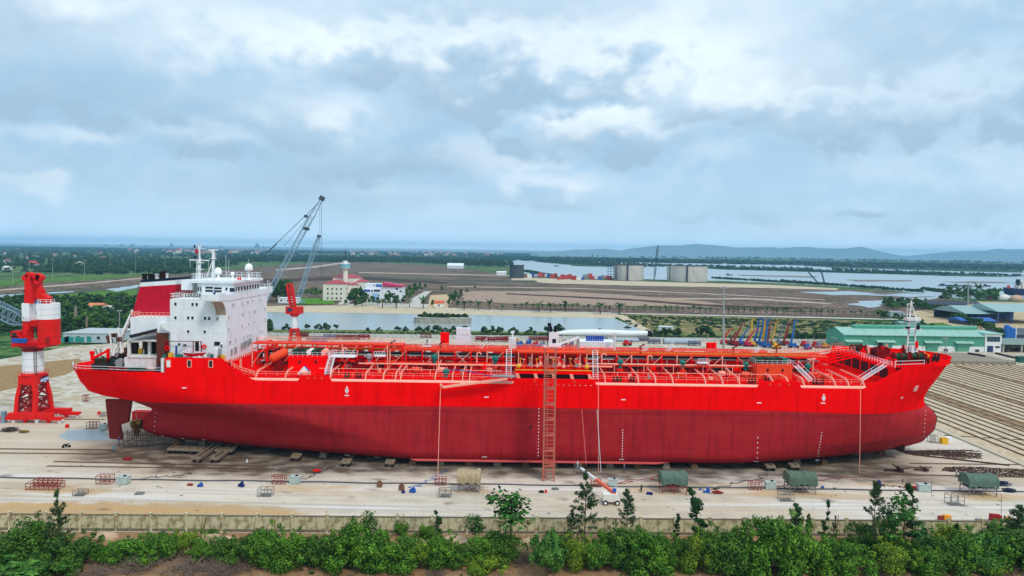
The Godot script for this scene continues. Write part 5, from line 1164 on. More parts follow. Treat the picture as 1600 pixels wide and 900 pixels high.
# a plant one metre tall or so, to be copied at any size
func plant(called: String,kind: String,s: int) -> Node3D:
	var key := "plant %s %d" % [kind,s]
	if cache.has(key): return cache[key]
	var o := thing(called,"","tree"); var bark := plain(Color8(92,76,60),0.95)
	var C := func(r,g,b): return Color(r,g,b)
	match kind:
		"far": part(crown(lobes_of(s,9,0.55,1.0,0.2),240,0.16,C.call(0.020,0.080,0.020),C.call(0.09,0.18,0.03),s),"crown",leaf_paint(),o); part(limbs(s,0.8,0.3,0.035,3),"trunk",bark,o)
		"light": part(crown(lobes_of(s,9,0.6,0.9,0.1),300,0.15,C.call(0.05,0.15,0.02),C.call(0.12,0.25,0.04),s),"crown",leaf_paint(),o); part(limbs(s,0.7,0.3,0.035,3),"trunk",bark,o)
		"shrub": part(crown(lobes_of(s,6,0.7,0.8,0.0),220,0.17,C.call(0.02,0.065,0.02),C.call(0.05,0.12,0.03),s),"crown",leaf_paint(),o); part(limbs(s,0.5,0.4,0.04,3),"trunk",bark,o)
		"palm":
			var t := MB.new(); t.path([Vector3.ZERO,Vector3(0.04,0.25,0),Vector3(0.0,0.46,0.02)],0.035,6); part(t,"trunk",bark,o)
			var r := RandomNumberGenerator.new(); r.seed = s; var f := MB.new()
			for i in 13:
				var a := TAU * i / 13 + r.randf() * 0.3; var d := Vector3(cos(a),0,sin(a)); var side := Vector3(-sin(a),0,cos(a))
				f.col = C.call(0.03,0.09,0.025).lerp(C.call(0.08,0.14,0.03),r.randf())
				var lift := r.randf_range(0.1,0.45); var pts := []
				for j in 5: var q := j / 4.0; pts.append(Vector3(0,0.46,0.02) + d * q * 0.36 + Vector3(0,lift * 1.5 * q - 0.45 * q * q * r.randf_range(0.5,1.1),0))
				for j in 4:
					var w0 := 0.075 * sin(PI * (j + 0.6) / 5.0); var w1 := 0.075 * sin(PI * (j + 1.6) / 5.0) if j < 3 else 0.0
					f.quad(pts[j] + side * w0,pts[j + 1] + side * w1,pts[j + 1],pts[j]); f.quad(pts[j],pts[j + 1],pts[j + 1] - side * w1,pts[j] - side * w0)
			part(f,"crown",leaf_paint(),o)
		"bush": part(crown(lobes_of(s,20,1.0,1.2,0.0),8500,0.058,C.call(0.018,0.085,0.012),C.call(0.17,0.37,0.03),s),"crown",leaf_paint(),o); part(limbs(s,0.8,0.7,0.035,7),"trunk",bark,o)
		"dark_bush": part(crown(lobes_of(s,20,1.0,1.2,0.0),8500,0.055,C.call(0.018,0.066,0.014),C.call(0.13,0.27,0.03),s),"crown",leaf_paint(),o); part(limbs(s,0.8,0.7,0.035,7),"trunk",bark,o)
		"yellow_bush": part(crown(lobes_of(s,14,1.0,1.15,0.0),6000,0.058,C.call(0.05,0.15,0.012),C.call(0.28,0.36,0.03),s),"crown",leaf_paint(),o); part(limbs(s,0.8,0.7,0.035,7),"trunk",bark,o)
		"feather_bush": part(crown(lobes_of(s,14,1.0,1.3,0.0),8000,0.05,C.call(0.03,0.12,0.025),C.call(0.14,0.32,0.05),s,0.6,2.6),"crown",leaf_paint(),o); part(limbs(s,0.8,0.7,0.035,7),"trunk",bark,o)
		"young": part(crown(lobes_of(s,24,0.34,1.0,0.35),620,0.042,C.call(0.018,0.08,0.016),C.call(0.07,0.21,0.03),s),"crown",leaf_paint(),o); part(limbs(s,1.0,0.22,0.014,9),"trunk",bark,o)
		"conifer":
			var r := RandomNumberGenerator.new(); r.seed = s; var lobes := []; var t := MB.new(); t.tube(Vector3.ZERO,Vector3(0.01,0.98,0),0.014,0.003,6)
			for i in 44:
				var y := r.randf_range(0.14,0.97); var a := r.randf() * TAU; var reach := 0.36 * (1.06 - y) * r.randf_range(0.5,1.3)
				var e := Vector3(cos(a) * reach,y + 0.07,sin(a) * reach); t.tube(Vector3(0,y,0),e,0.004,0.0015,4)
				for q in [0.45,0.75,1.0]: lobes.append([Vector3(0,y,0).lerp(e,q),Vector3(0.036,0.022,0.036) * r.randf_range(0.7,1.3)])
			lobes.append([Vector3(0,0.98,0),Vector3(0.018,0.05,0.018)])
			part(t,"trunk",bark,o); part(crown(lobes,2300,0.016,C.call(0.022,0.060,0.022),C.call(0.07,0.14,0.04),s,0.3,2.4),"crown",leaf_paint(),o)
		"leaning":
			var r := RandomNumberGenerator.new(); r.seed = s; var lobes := []; var t := MB.new(); var pts := []
			for i in 8: var q := i / 7.0; pts.append(Vector3(-0.16 * q * q + 0.03 * sin(q * 9),q,0.04 * sin(q * 5)))
			t.path(pts,0.010,5)
			for i in 26:
				var q := r.randf_range(0.3,1.0); var o2: Vector3 = pts[int(q * 6.99)].lerp(pts[mini(7,int(q * 6.99) + 1)],fposmod(q * 6.99,1.0)); var a := r.randf() * TAU; var reach := r.randf_range(0.02,0.16) * (1.15 - q)
				var e := o2 + Vector3(cos(a) * reach,0.03,sin(a) * reach); t.tube(o2,e,0.004,0.002,4)
				lobes.append([e,Vector3(0.035,0.03,0.035)]); lobes.append([o2.lerp(e,0.5),Vector3(0.025,0.025,0.025)])
			part(t,"trunk",bark,o); part(crown(lobes,1800,0.022,C.call(0.014,0.055,0.016),C.call(0.04,0.11,0.03),s,0.3,1.7),"crown",leaf_paint(),o)
		"dry":
			var r := RandomNumberGenerator.new(); r.seed = s; var t := MB.new()
			for i in 130:
				var a := r.randf() * TAU; var o2 := Vector3(r.randfn() * 0.35,0,r.randfn() * 0.3); var l := r.randf_range(0.3,1.0)
				var e := o2 + Vector3(cos(a) * l,r.randf_range(0.05,0.55),sin(a) * l); t.tube(o2 + Vector3(0,0.05,0),e,0.016,0.006,4,false)
				for j in 2: var q := o2.lerp(e,r.randf_range(0.4,0.9)); t.tube(q,q + Vector3(r.randfn(),absf(r.randfn()) * 0.6,r.randfn()) * 0.22,0.008,0.003,3,false)
			part(t,"branches",plain(Color8(122,104,92),0.95),o)
	cache[key] = o
	o.set_meta("used",false)
	return o

# the first use places the plant itself, later ones copies
func grow(called: String,kind: String,s: int,at: Vector3,tall: float,wide: float,label: String,category: String,group := "") -> Node3D:
	var o := plant(called,kind,s)
	if o.has_meta("used") and not o.get_meta("used"): o.set_meta("used",true)
	else:
		o = o.duplicate(); o.name = numbered(called); add_child(o)
	o.remove_meta("used")
	o.position = at; o.rotation.y = rng.randf() * TAU; o.scale = Vector3(wide,tall,wide)
	tag(o,label,category,group)
	if group == "": o.remove_meta("group")
	return o

# trees nobody could count, joined in one object
func mass(called: String,spots: Array,s: int,kind := "far"):
	var m := MultiMesh.new(); m.transform_format = MultiMesh.TRANSFORM_3D
	var young := Color(0.07,0.15,0.035) if kind == "far" else Color(0.05,0.12,0.05)
	m.mesh = crown(lobes_of(s,8,0.6,1.0,0.0),90,0.30,Color(0.022,0.075,0.024),young,s).mesh(); m.instance_count = spots.size()
	for i in spots.size():
		var p = spots[i]; m.set_instance_transform(i,Transform3D(Basis(Vector3.UP,rng.randf() * TAU).scaled(Vector3(p[2],p[1],p[2])),p[0]))
	var o := MultiMeshInstance3D.new(); o.name = numbered(called); o.multimesh = m; o.material_override = leaf_paint(); add_child(o); o.set_meta("kind","stuff")

# ---------------------------------------------------------------- behind the yard
func windows_on(o: Node,face: Vector3,corner: Vector3,along: Vector3,cols: int,rows: int,dx: float,dy: float,w: float,h: float,glass: Material,skip := []):
	var mesh := MB.new(); mesh.box(Vector3.ZERO,Vector3(w,h,0.16)); var shared := mesh.mesh()
	for i in cols:
		for j in rows:
			if [i,j] in skip: continue
			put(shared,"window",glass,o,corner + along * dx * i + Vector3(0,dy * j,0),Basis(Vector3.UP.cross(face),Vector3.UP,face))

func hip_roof(x0,x1,z0,z1,y,rise,over := 0.6) -> MB:
	var b := MB.new(); var zm: float = (z0 + z1) / 2; var d: float = minf(absf(z1 - z0),absf(x1 - x0)) / 2
	var a := Vector3(x0 - over,y,z0 + over); var e := Vector3(x1 + over,y,z0 + over); var c := Vector3(x1 + over,y,z1 - over); var f := Vector3(x0 - over,y,z1 - over)
	var p := Vector3(x0 + d,y + rise,zm); var q := Vector3(x1 - d,y + rise,zm)
	if p.x > q.x: var m := (p + q) / 2; p = m; q = m
	b.quad(p,q,e,a); b.quad(q,p,f,c); b.tri(p,a,f); b.tri(q,c,e); b.quad(a,e,c,f)
	return b

func make_background():
	var cream := worn(Color8(230,226,212),0.12,0.1); var white := worn(Color8(224,228,232),0.1,0.1); var roof := worn(Color8(176,70,78),0.2,0.2); var glass := plain(Color8(40,52,66),0.2,0.0,0.6); var pane := plain(Color8(52,96,170),0.2,0.0,0.6)
	var b: MB
	# ---- control building with its tower
	var z := -640.0; var U := func(px): return plane_at(px,450,z).x
	var H := func(px,py): return plane_at(px,py,z).y
	var o := thing("control_building","cream three storey office with red hipped roof and a tall lookout tower","building")
	var xa: float = U.call(504.5); var xb: float = U.call(540); var y3: float = H.call(520,443.5)
	b = MB.new(); b.span(xa,xb,0,y3,z,z - 18); b.span(xb,xb + 9,0,y3 - 1,z - 8,z - 20); b.span(xb + 4,U.call(566),0,y3 + 1.5,z - 14,z - 30); b.span(xa + 4,xb + 8,0,y3 + 5.0,z - 20,z - 34); part(b,"wall",cream,o)
	for r in [[xa,xb,z,z - 18,y3,3.4],[xb,xb + 9,z - 8,z - 20,y3 - 1,2.0],[xb + 6,U.call(566),z - 14,z - 30,y3 + 1.5,2.6],[xa + 4,xb + 8,z - 20,z - 34,y3 + 5.0,3.0]]: part(hip_roof(r[0],r[1],r[2],r[3],r[4],r[5]),"roof",roof,o)
	windows_on(o,Vector3.BACK,Vector3(xa + 4.5,2.2,z),Vector3.RIGHT,4,3,4.1,4.3,1.4,1.7,glass)
	windows_on(o,Vector3.RIGHT,Vector3(xb,2.4,z - 3),Vector3.FORWARD,2,3,3.4,4.3,1.5,1.6,glass)
	windows_on(o,Vector3.BACK,Vector3(xb + 11,3.0,z - 14),Vector3.RIGHT,3,3,4.2,4.6,1.5,1.6,glass)
	var tx: float = U.call(534); var ty: float = H.call(534,419.5)
	b = MB.new(); b.lathe(Vector3(tx,0,z - 14),[Vector2(2.5,0),Vector2(2.2,ty - 1.0),Vector2(4.4,ty),Vector2(4.4,ty + 0.5)],12); var tw := part(b,"tower_shaft",cream,o)
	b = MB.new(); b.lathe(Vector3(tx,ty + 0.6,z - 14),[Vector2(4.5,0),Vector2(4.5,3.2)],12); part(b,"lookout_glazing",worn(Color8(120,190,206),0.1,0.1,0.3),tw)
	b = MB.new(); b.lathe(Vector3(tx,ty + 3.7,z - 14),[Vector2(4.8,0),Vector2(4.8,0.7),Vector2(0,0.7)],12); b.lathe(Vector3(tx,ty + 4.3,z - 14),[Vector2(2.2,0),Vector2(2.2,2.6),Vector2(0,2.6)],10); part(b,"lookout_roof",white,tw)
	b = MB.new(); b.bar(Vector3(tx,ty + 6,z - 14),Vector3(tx,H.call(533,391),z - 14),0.6)
	for i in 5: b.bar(Vector3(tx - 1.2 + 0.2 * i,ty + 11 + i * 2.2,z - 14),Vector3(tx + 1.2 - 0.2 * i,ty + 11 + i * 2.2,z - 14),0.3)
	part(b,"aerial",plain(Color8(60,66,76),0.6),tw)
	# ---- white and blue office
	o = thing("office_building","white and pale blue office block with a magenta roof on one wing","building")
	z = -630.0
	xa = U.call(566.5); xb = U.call(601); var xc: float = U.call(630)
	b = MB.new(); b.span(xa,xb,0,H.call(585,452),z,z - 16); b.span(xa + 3,xb,0,H.call(585,443),z - 5,z - 18); b.span(xb,xc,0,H.call(615,448),z - 3,z - 22); part(b,"wall",white,o)
	b = MB.new(); b.span(xb - 0.5,xc + 0.5,H.call(615,448),H.call(615,447),z - 2.4,z - 22); b.prism(Vector3(xb - 0.5,H.call(615,447),z - 1.6),[Vector2(0,3.4),Vector2(xc - xb + 1.0,0.6),Vector2(xc - xb + 1.0,0),Vector2(0,0)],Vector3.RIGHT,Vector3.UP,-20.0); part(b,"roof",worn(Color8(190,60,96),0.15,0.2),o)
	b = MB.new(); b.span(xa + 11,xb - 4,0,8,z + 0.4,z); part(b,"blue_panel",worn(Color8(150,190,228),0.1,0.2),o)
	for p in [[573.5,454,6.0,2.2,"p"],[589,454,5.6,2.0,"g"],[581.5,454.5,1.2,2.4,"g"],[572,461,5.4,1.8,"g"],[588,461.5,5.4,1.8,"g"],[592,446.2,5.4,2.6,"p"],[585,446,1.2,1.2,"g"],[607,455,3.2,1.4,"g"],[620,451.5,2.0,1.8,"g"],[615,459,3.0,1.4,"g"],[626,455,1.8,1.5,"g"]]:
		var zz := z if p[1] > 452 and p[0] < 601 else (z - 5.0 if p[0] < 601 else z - 3.0)
		b = MB.new(); b.box(plane_at(p[0],p[1],zz),Vector3(p[2],p[3],0.24)); part(b,"window",pane if p[4] == "p" else glass,o)
	# ---- small houses near the basin
	var hut := func(called,label,px0,px1,py0,py1,deep,wall_m,roof_m,rise,cat := "building"):
		var a := ground_at(px0,py1); var e := ground_at(px1,py1); var zz := (a.z + e.z) / 2; var y1 := plane_at((px0 + px1) / 2,py0,zz).y
		var h := thing(called,label,cat)
		b = MB.new(); b.span(a.x,e.x,0,y1,zz,zz - deep); part(b,"wall",wall_m,h)
		if rise > 0:
			b = MB.new(); b.prism(Vector3(a.x - 0.4,y1,zz + 0.4),[Vector2(0,0),Vector2(deep + 0.8,0),Vector2(deep / 2,rise)],Vector3.FORWARD,Vector3.UP,e.x - a.x + 0.8); part(b,"roof",roof_m,h)
		else:
			b = MB.new(); b.span(a.x - 0.3,e.x + 0.3,y1,y1 + 0.35,zz + 0.3,zz - deep); part(b,"roof",roof_m,h)
		var k := maxi(1,int((e.x - a.x) / 5.0))
		windows_on(h,Vector3.BACK,Vector3(a.x + (e.x - a.x) / k * 0.5,y1 * 0.55,zz),Vector3.RIGHT,k,1,(e.x - a.x) / k,1,minf(1.6,(e.x - a.x) / k * 0.5),y1 * 0.32,glass)
		return h
	hut.call("gate_house","low white flat roofed house on the far bank beside the lattice boom",433.5,466,466,474,9.0,white,white,0.0)
	hut.call("guard_house","tiny cream house with an orange roof on the sand lot",678.5,693,474,480.5,6.0,cream,worn(Color8(206,92,62),0.2,0.3),2.2)
	var low_house: Node3D = hut.call("workshop","long low pale workshop with teal shutters and grey roof astern of the ship",96,180,521.5,535.5,22.0,worn(Color8(178,196,200),0.15,0.1),worn(Color8(176,184,186),0.2,0.1),0.0)
	for px in [100.5,108,124.5,139.5]:
		b = MB.new(); var q := plane_at(px,530.5,ground_at(140,535.5).z); b.box(q,Vector3(4.6 if px != 139.5 else 2.2,2.6,0.3)); part(b,"shutter",worn(Color8(48,148,136),0.1,0.1),low_house)
	hut.call("field_hut","little white hut with grey lean-to in the rough field by the basin",1032,1052,511.5,519,6.0,white,worn(Color8(200,206,208),0.1,0.1),0.0)
	hut.call("roadside_building","small grey two storey building beyond the warehouse at the road's end",1393,1414,488.5,496,10.0,worn(Color8(178,188,194),0.1,0.1),worn(Color8(150,160,168),0.1,0.1),0.0)
	hut.call("teal_shed","low teal roofed shed just behind the warehouse ridge",1408,1446,505,508,9.0,worn(Color8(150,170,168),0.2,0.1),worn(Color8(120,160,156),0.2,0.1),1.0)
	hut.call("orange_roof_house","orange roofed house half hidden in trees behind the workshop",134,158,478.5,484,10.0,cream,worn(Color8(220,130,88),0.25,0.2),2.2)
	hut.call("tin_roof_house","tin roofed house beside the orange roofed one in the trees",160,172,480.5,484,8.0,cream,worn(Color8(190,190,180),0.2,0.2),1.4)
	hut.call("red_roof_house","red roofed white house among the trees of the far plain",40,54,412.5,418,18.0,white,worn(Color8(214,80,66),0.2,0.2),6.0)
	hut.call("white_house","white house standing alone before the dark tree belt",2,12,418,422,14.0,white,worn(Color8(216,210,200),0.2,0.2),3.0)
	hut.call("white_hall","wide white hall with stepped roof at the edge of the far flats",698,724,415,419.5,40.0,white,white,6.0)
	hut.call("white_factory","long white factory far out on the plain",62,96,381.4,384.4,120.0,white,white,0.0)
	hut.call("green_shed","white hut by the flats with scrub in front",776,791,425.5,430,20.0,white,white,2.0)
	# ---- storage tanks under construction and their crane
	var conc := worn(Color8(186,186,180),0.2,0.02,0.8); var dark := plain(Color8(60,70,80),0.8)
	for t in [[797,817.5,415,434.5,"dark grey storage tank standing alone at the edge of the river flats",Color8(72,78,84)],[965,1007,414.5,438.5,"pale storage tank with scaffold tower against its side",Color8(196,194,186)],[1053,1109,416,440.5,"widest pale storage tank beyond the thin crane mast",Color8(198,196,188)]]:
		var a := ground_at(t[0],t[3]); var e := ground_at(t[1],t[3]); var c := (a + e) / 2; var r := a.distance_to(e) / 2; var top := plane_at((t[0] + t[1]) / 2,t[2],c.z).y
		o = thing("storage_tank",t[4],"tank",Vector3.ZERO,0.0,"storage tanks by the river"); var tm := worn(t[5],0.2,0.02,0.7)
		c.z -= r
		for k in 8: # courses of plates
			b = MB.new(); b.lathe(c + Vector3(0,top * k / 8.0,0),[Vector2(r - 0.08,0),Vector2(r,0.1),Vector2(r,top / 8.0 - 0.1),Vector2(r - 0.08,top / 8.0)],40); part(b,"plate_course",tm,o)
		b = MB.new(); b.lathe(c + Vector3(0,top,0),[Vector2(r,0),Vector2(r + 0.8,0.4),Vector2(r - 1.0,0.5)],40)
		for k in 16: var q := c + Vector3(cos(TAU * k / 16),0,sin(TAU * k / 16)) * (r + 0.4); b.bar(q + Vector3(0,top,0),q + Vector3(0,top + 2.0,0),0.5)
		part(b,"rim_gallery",dark,o)
		b = MB.new()
		for s in ([-0.95,-0.25] if r > 25 and r < 36 else [-0.98,0.98]): b.bar(c + Vector3(s * r,0,sqrt(1 - s * s) * r + 0.5),c + Vector3(s * r,top + 2,sqrt(1 - s * s) * r + 0.5),2.4 if s > -0.5 and s < 0 else 1.2)
		part(b,"stair_tower",dark,o)
	b = MB.new(); var sc := ground_at(957,438); var w2 := plane_at(950,415,sc.z)
	for i in 5:
		for j in 4: b.bar(sc + Vector3(-8 + j * 5.0,0,0),sc + Vector3(-8 + j * 5.0,25,0),0.7)
		b.bar(sc + Vector3(-8,5 + i * 5,0),sc + Vector3(8,5 + i * 5,0),2.0,0.6)
	o = tag(part(b,"scaffold_tower",plain(Color8(66,82,120),0.7)),"dark scaffold tower leaning on the middle storage tank","scaffold")
	b = MB.new(); lattice(b,ground_at(1022,437),plane_at(1028,383,ground_at(1022,437).z),2.6,14,0.5)
	tag(part(b,"crane_mast",plain(Color8(58,66,80),0.7)),"thin dark lattice crane boom rising between two storage tanks","crane")
	for p in [[945,410,955,417,"first"],[1263,425,1277,441,""],[1282,420,1288,441,""]]:
		var q := ground_at(p[2],p[3]); b = MB.new(); lattice(b,q,plane_at(p[0],p[1],q.z),1.6,8,0.5)
		tag(part(b,"distant_crane",plain(Color8(70,84,100),0.7)),{945: "short crane jib sticking up from the scaffold tower",1263: "faint slanting crane boom at the river's edge",1282: "faint upright crane boom at the river's edge"}[p[0]],"crane")
	# site huts, containers and machines round the tanks
	for i in 26:
		var px := 822 + i * 5.2 + rng.randf_range(-1.5,1.5); var q := ground_at(px,434.5 + rng.randf_range(-3.5,1.5) + (px - 820) * 0.022); b = MB.new()
		var hue: Array = [["red",Color8(186,62,58)],["white",Color8(220,222,222)],["blue",Color8(60,100,160)],["grey",Color8(140,146,150)],["red",Color8(200,84,74)]][i % 5 if i < 8 or i > 14 else 0]
		b.block(q,Vector3(rng.randf_range(5,9),rng.randf_range(4,8.5),4.5),rng.randf_range(-0.2,0.2)); b.block(q + Vector3(0.5,0,-3.5),Vector3(4,3,2)); tag(part(b,"site_container",worn(hue[1],0.15,0.1)),"%s site container by the river tanks, %s counting toward the scaffold" % [hue[0],ordinal(i + 1)],"container","site containers by the tanks")
	far_land()
	lattice_cranes()
	east_side()
	behind_ship()

# three chords with zigzag lacing from a to d
func lattice(b: MB,a: Vector3,d: Vector3,wide: float,n: int,w: float):
	var t := MB.aim(d - a); var off := []
	for i in 4: off.append((t.x * (1.0 if i in [0,1] else -1.0) + t.y * (1.0 if i in [0,3] else -1.0)) * wide * 0.5)
	for i in 4: b.bar(a + off[i] * 0.5,a.lerp(d,0.12) + off[i],w); b.bar(a.lerp(d,0.12) + off[i],a.lerp(d,0.88) + off[i],w); b.bar(a.lerp(d,0.88) + off[i],d + off[i] * 0.4,w)
	for j in n:
		var p := a.lerp(d,0.12 + 0.76 * j / n); var q := a.lerp(d,0.12 + 0.76 * (j + 1) / n)
		for i in 4: b.bar(p + off[i],q + off[(i + 1) % 4],w * 0.6); b.bar(p + off[i],p + off[(i + 1) % 4],w * 0.5)

func far_land():
	# belts of trees over the plain: rows that run across, with gaps
	var spots := []; var f := noise(81,0.006,3)
	for k in 34:
		var py := 386.0 + 40.0 * pow(k / 33.0,1.4); var base := ground_at(120,py).z
		if base > -820: base = -820
		var reach := -base * 0.78
		var x := -reach; var stop := reach * (0.98 if py < 392 else -0.15)
		while x < stop:
			var z := base + f.get_noise_2d(x * 0.5,k * 70) * 120
			var px := 800 + 1081 * x / -z
			var thick := f.get_noise_2d(x * 2.2,k * 31 + 7) + 0.06
			var top := 386.0 + 43.0 * smoothstep(540.0,200.0,px)
			if thick > 0 and py < top + 2 and not (px > 680 and base > -5000):
				for m in 2: spots.append([Vector3(x + rng.randf_range(-8,8),-0.6,z + rng.randf_range(-30,30)),rng.randf_range(6,12.5),rng.randf_range(8,15) * (1.0 if base > -3000 else 1.8)])
			x += 11.0 * (1.0 if base > -2500 else 2.2)
	for i in 4200:
		var px := rng.randf_range(-60,830); var q := ground_at(px,380.0 + px * 0.0138 + 2.2 + 7.5 * pow(rng.randf(),1.3),-0.6)
		if q.z > -9500: spots.append([q,rng.randf_range(7,15),rng.randf_range(20,46) * clampf(-q.z / 4500.0,0.5,1.6)])
	mass("plain_woodland",spots,5)
	for p in [[132,436,406],[212,428,396],[82,440,404],[46,437,410],[172,424,402],[258,424,400],[342,420,396],[20,447,414]]:
		var q := ground_at(p[0],p[1]); var top := plane_at(p[0],p[2],q.z); var b := MB.new(); b.tube(q,top,0.28,0.18,6); b.bar(top + Vector3(-2.5,-1,0),top + Vector3(2.5,-1,0),0.25)
		tag(part(b,"utility_pole",plain(Color8(170,168,160),0.8)),"pale utility pole on the far plain, %s from the portal crane" % ordinal(1 + [20,46,82,132,172,212,258,342].find(p[0])),"utility pole","utility poles on the plain")
	# the broad belt on the far side of the flats
	spots = []
	for i in 2300:
		var px := rng.randf_range(380,800); var lo := 400.0 + (px - 400) * 0.003; var hi := lo + 9.5 + 6.0 * smoothstep(620,780,px)
		var q := ground_at(px,rng.randf_range(lo,hi),-0.6); spots.append([q,rng.randf_range(7,13),rng.randf_range(10,18)])
	for i in 500:
		var px := rng.randf_range(215,420); var q := ground_at(px,417.0 - (px - 215) * 0.055 + rng.randf_range(-5,1.5),-0.6); spots.append([q,rng.randf_range(7,12),rng.randf_range(8,13)])
	mass("belt_woodland",spots,6)
	spots = []
	for line in [[825,403.6,1010,415.5,5.0],[835,407.5,960,414.5,3.0],[1000,414.5,1270,421.5,3.4],[1120,419.5,1480,429.5,3.0],[1300,421.5,1600,431.5,2.6],[1250,414.5,1700,423.5,3.0],[1220,439.0,1440,456.0,1.8],[820,424.0,870,432.5,2.4],[1110,434.5,1300,445.5,1.4],[1440,452.0,1540,463.0,3.0],[800,398.5,1700,412.5,2.2],[760,402.0,830,403.5,2.0]]:
		for i in 330:
			var t := rng.randf(); var q := ground_at(lerpf(line[0],line[2],t),lerpf(line[1],line[3],t) + rng.randf_range(-0.5,0.5) * line[4],-0.5); var s := clampf(-q.z / 2600.0,0.5,3.0)
			spots.append([q,rng.randf_range(4,8) * s,rng.randf_range(8,15) * s])
	for i in 1600:
		var px := rng.randf_range(790,1720); var q := ground_at(px,404.0 + (px - 800) * 0.0165 + rng.randf_range(-1.5,3.0),-0.5)
		if q.z > -8000: spots.append([q,rng.randf_range(8,16),rng.randf_range(30,70)])
	mass("mangrove_woodland",spots,7,"mangrove")
	# houses of the far villages
	var walls := [Color8(222,214,204),Color8(214,190,176),Color8(200,204,210),Color8(196,150,134)]; var protos := []
	for i in 4:
		var h := thing("village_house","","house"); var b := MB.new(); b.span(-5,5,0,8,-5,5); part(b,"wall",worn(walls[i],0.1,0.05),h)
		b = MB.new()
		if i % 2 == 0: b = hip_roof(-5,5,5,-5,8,4.0)
		else: b.span(-5.4,5.4,8,8.7,-5.4,5.4); b.span(-2,3,8.7,11,-4,1)
		part(b,"roof",worn([Color8(168,92,80),Color8(200,200,196),Color8(146,82,74),Color8(186,140,118)][i],0.2,0.1),h); protos.append(h)
	var at := []
	for i in 138:
		var px := rng.randf_range(255,420) if i < 60 else (rng.randf_range(540,790) if i < 125 else rng.randf_range(0,250))
		var py := (391.0 if i < 60 else 395.0) + rng.randf_range(-2.0,6.0) if i < 125 else rng.randf_range(388,418)
		at.append(ground_at(px,maxf(py,388.0 + px * 0.012),-0.6))
	at.sort_custom(func(p,q): return p.x / p.z > q.x / q.z)
	for i in at.size():
		var kind := i if i < 4 else rng.randi() % 4
		var h: Node3D = protos[i] if i < 4 else copy(protos[kind],Vector3.ZERO)
		var s := rng.randf_range(0.8,1.4) * (1.7 if at[i].z < -4000 else 0.9)
		h.position = at[i]; h.rotation.y = rng.randf_range(-0.5,0.5); h.scale = Vector3(s * rng.randf_range(0.8,1.6),s,s)
		tag(h,"far village house, %s, %s across the plain from the portal crane end" % [["red hip roof","flat roof","dull red roof","flat brown roof"][kind],ordinal(i + 1)],"house","houses of the far villages")
	# trees one can tell apart behind the yard, west of the ship
	var west := []
	for i in 120:
		var px := rng.randf_range(-20,235); var py := rng.randf_range(468,496) if i < 85 else rng.randf_range(503,518)
		if i >= 85: px = rng.randf_range(70,225)
		west.append(Vector2(px,py))
	west.sort_custom(func(p,q): return p.x < q.x)
	for i in west.size():
		var q := ground_at(west[i].x,west[i].y); var t := rng.randf_range(5.5,9.5)
		grow("broadleaf_tree","far" if i % 4 else "light",1 + i % 3,q,t,t * rng.randf_range(0.9,1.3),"bushy tree in the belt behind the workshop, %s counting toward the ship" % ordinal(i + 1),"tree","trees in the belt behind the workshop")
	var by := []
	for p in [[425,471,16],[432,470,21],[438,469,22],[444,470,23],[448,471,19],[480,462,9],[487,461,10],[494,462,10],[501,463,9],[470,462,7],[548,474,11],[553,472,15],[557,475,14],[562,474,16],[566,478,10],[572,477,11],[583,476,9],[590,477,8],[603,476,10],[610,475,12],[618,477,10],[633,460,9],[640,458,11],[648,457,12],[656,455,10],[664,452,8],[638,466,8],[645,463,9],[631,475,8],[556,480,8],[540,476,5],[706,474,10],[712,470,10],[716,480,7],[700,478,6],[676,478,6],[720,462,8],[690,455,7],[730,458,6],[742,452,5]]: by.append(p)
	by.sort_custom(func(p,q): return p[0] < q[0])
	for i in by.size():
		var p = by[i]; var q := ground_at(p[0],p[1]); grow("broadleaf_tree","light" if i in [2,6,7,8,9,24,25,26,27] else "far",1 + i % 3,q,p[2],p[2] * 0.75,"leafy tree near the offices on the far bank, %s counting from the lattice boom" % ordinal(i + 1),"tree","trees near the offices")
	# young palms along the white road
	var row := []
	for i in 68:
		var px := 806.0 + i * 8.7 + rng.randf_range(-2,2); row.append([px,482.0 + (px - 806) * 0.0215 + rng.randf_range(-0.6,0.6),rng.randf_range(4.2,6.4)])
	for p in [[598,481,9],[619,481,10],[661,482,10],[725,484,9],[748,484,8],[765,484,9],[785,485,6],[640,480,7],[842,487.5,10],[860,488,9],[884,487,10],[938,490,11],[968,490,11],[735,480,7]]: row.append(p)
	row.sort_custom(func(p,q): return p[0] < q[0])
	for i in row.size():
		var p = row[i]; var q := ground_at(p[0],p[1]); grow("palm_tree","palm",1 + i % 4,q,p[2] * 1.25,p[2] * 1.3,"small palm planted along the white road, %s counting from the offices" % ordinal(i + 1),"palm tree","palms along the white road")
	spots = []
	for i in 1500:
		var px := rng.randf_range(-60,240); spots.append([ground_at(px,rng.randf_range(466,520),-0.4),rng.randf_range(1.5,4.0),rng.randf_range(3,6)])
	for i in 420:
		var px := rng.randf_range(980,1400); spots.append([ground_at(px,lerpf(494,505,(px - 980) / 420.0) + 22.0 * pow(rng.randf(),0.8) * rng.randf(),-0.2),rng.randf_range(0.5,1.6),rng.randf_range(2,6)])
	mass("scrub_undergrowth",spots,13)
	# shrubs on the bank below the basin
	var bank := []
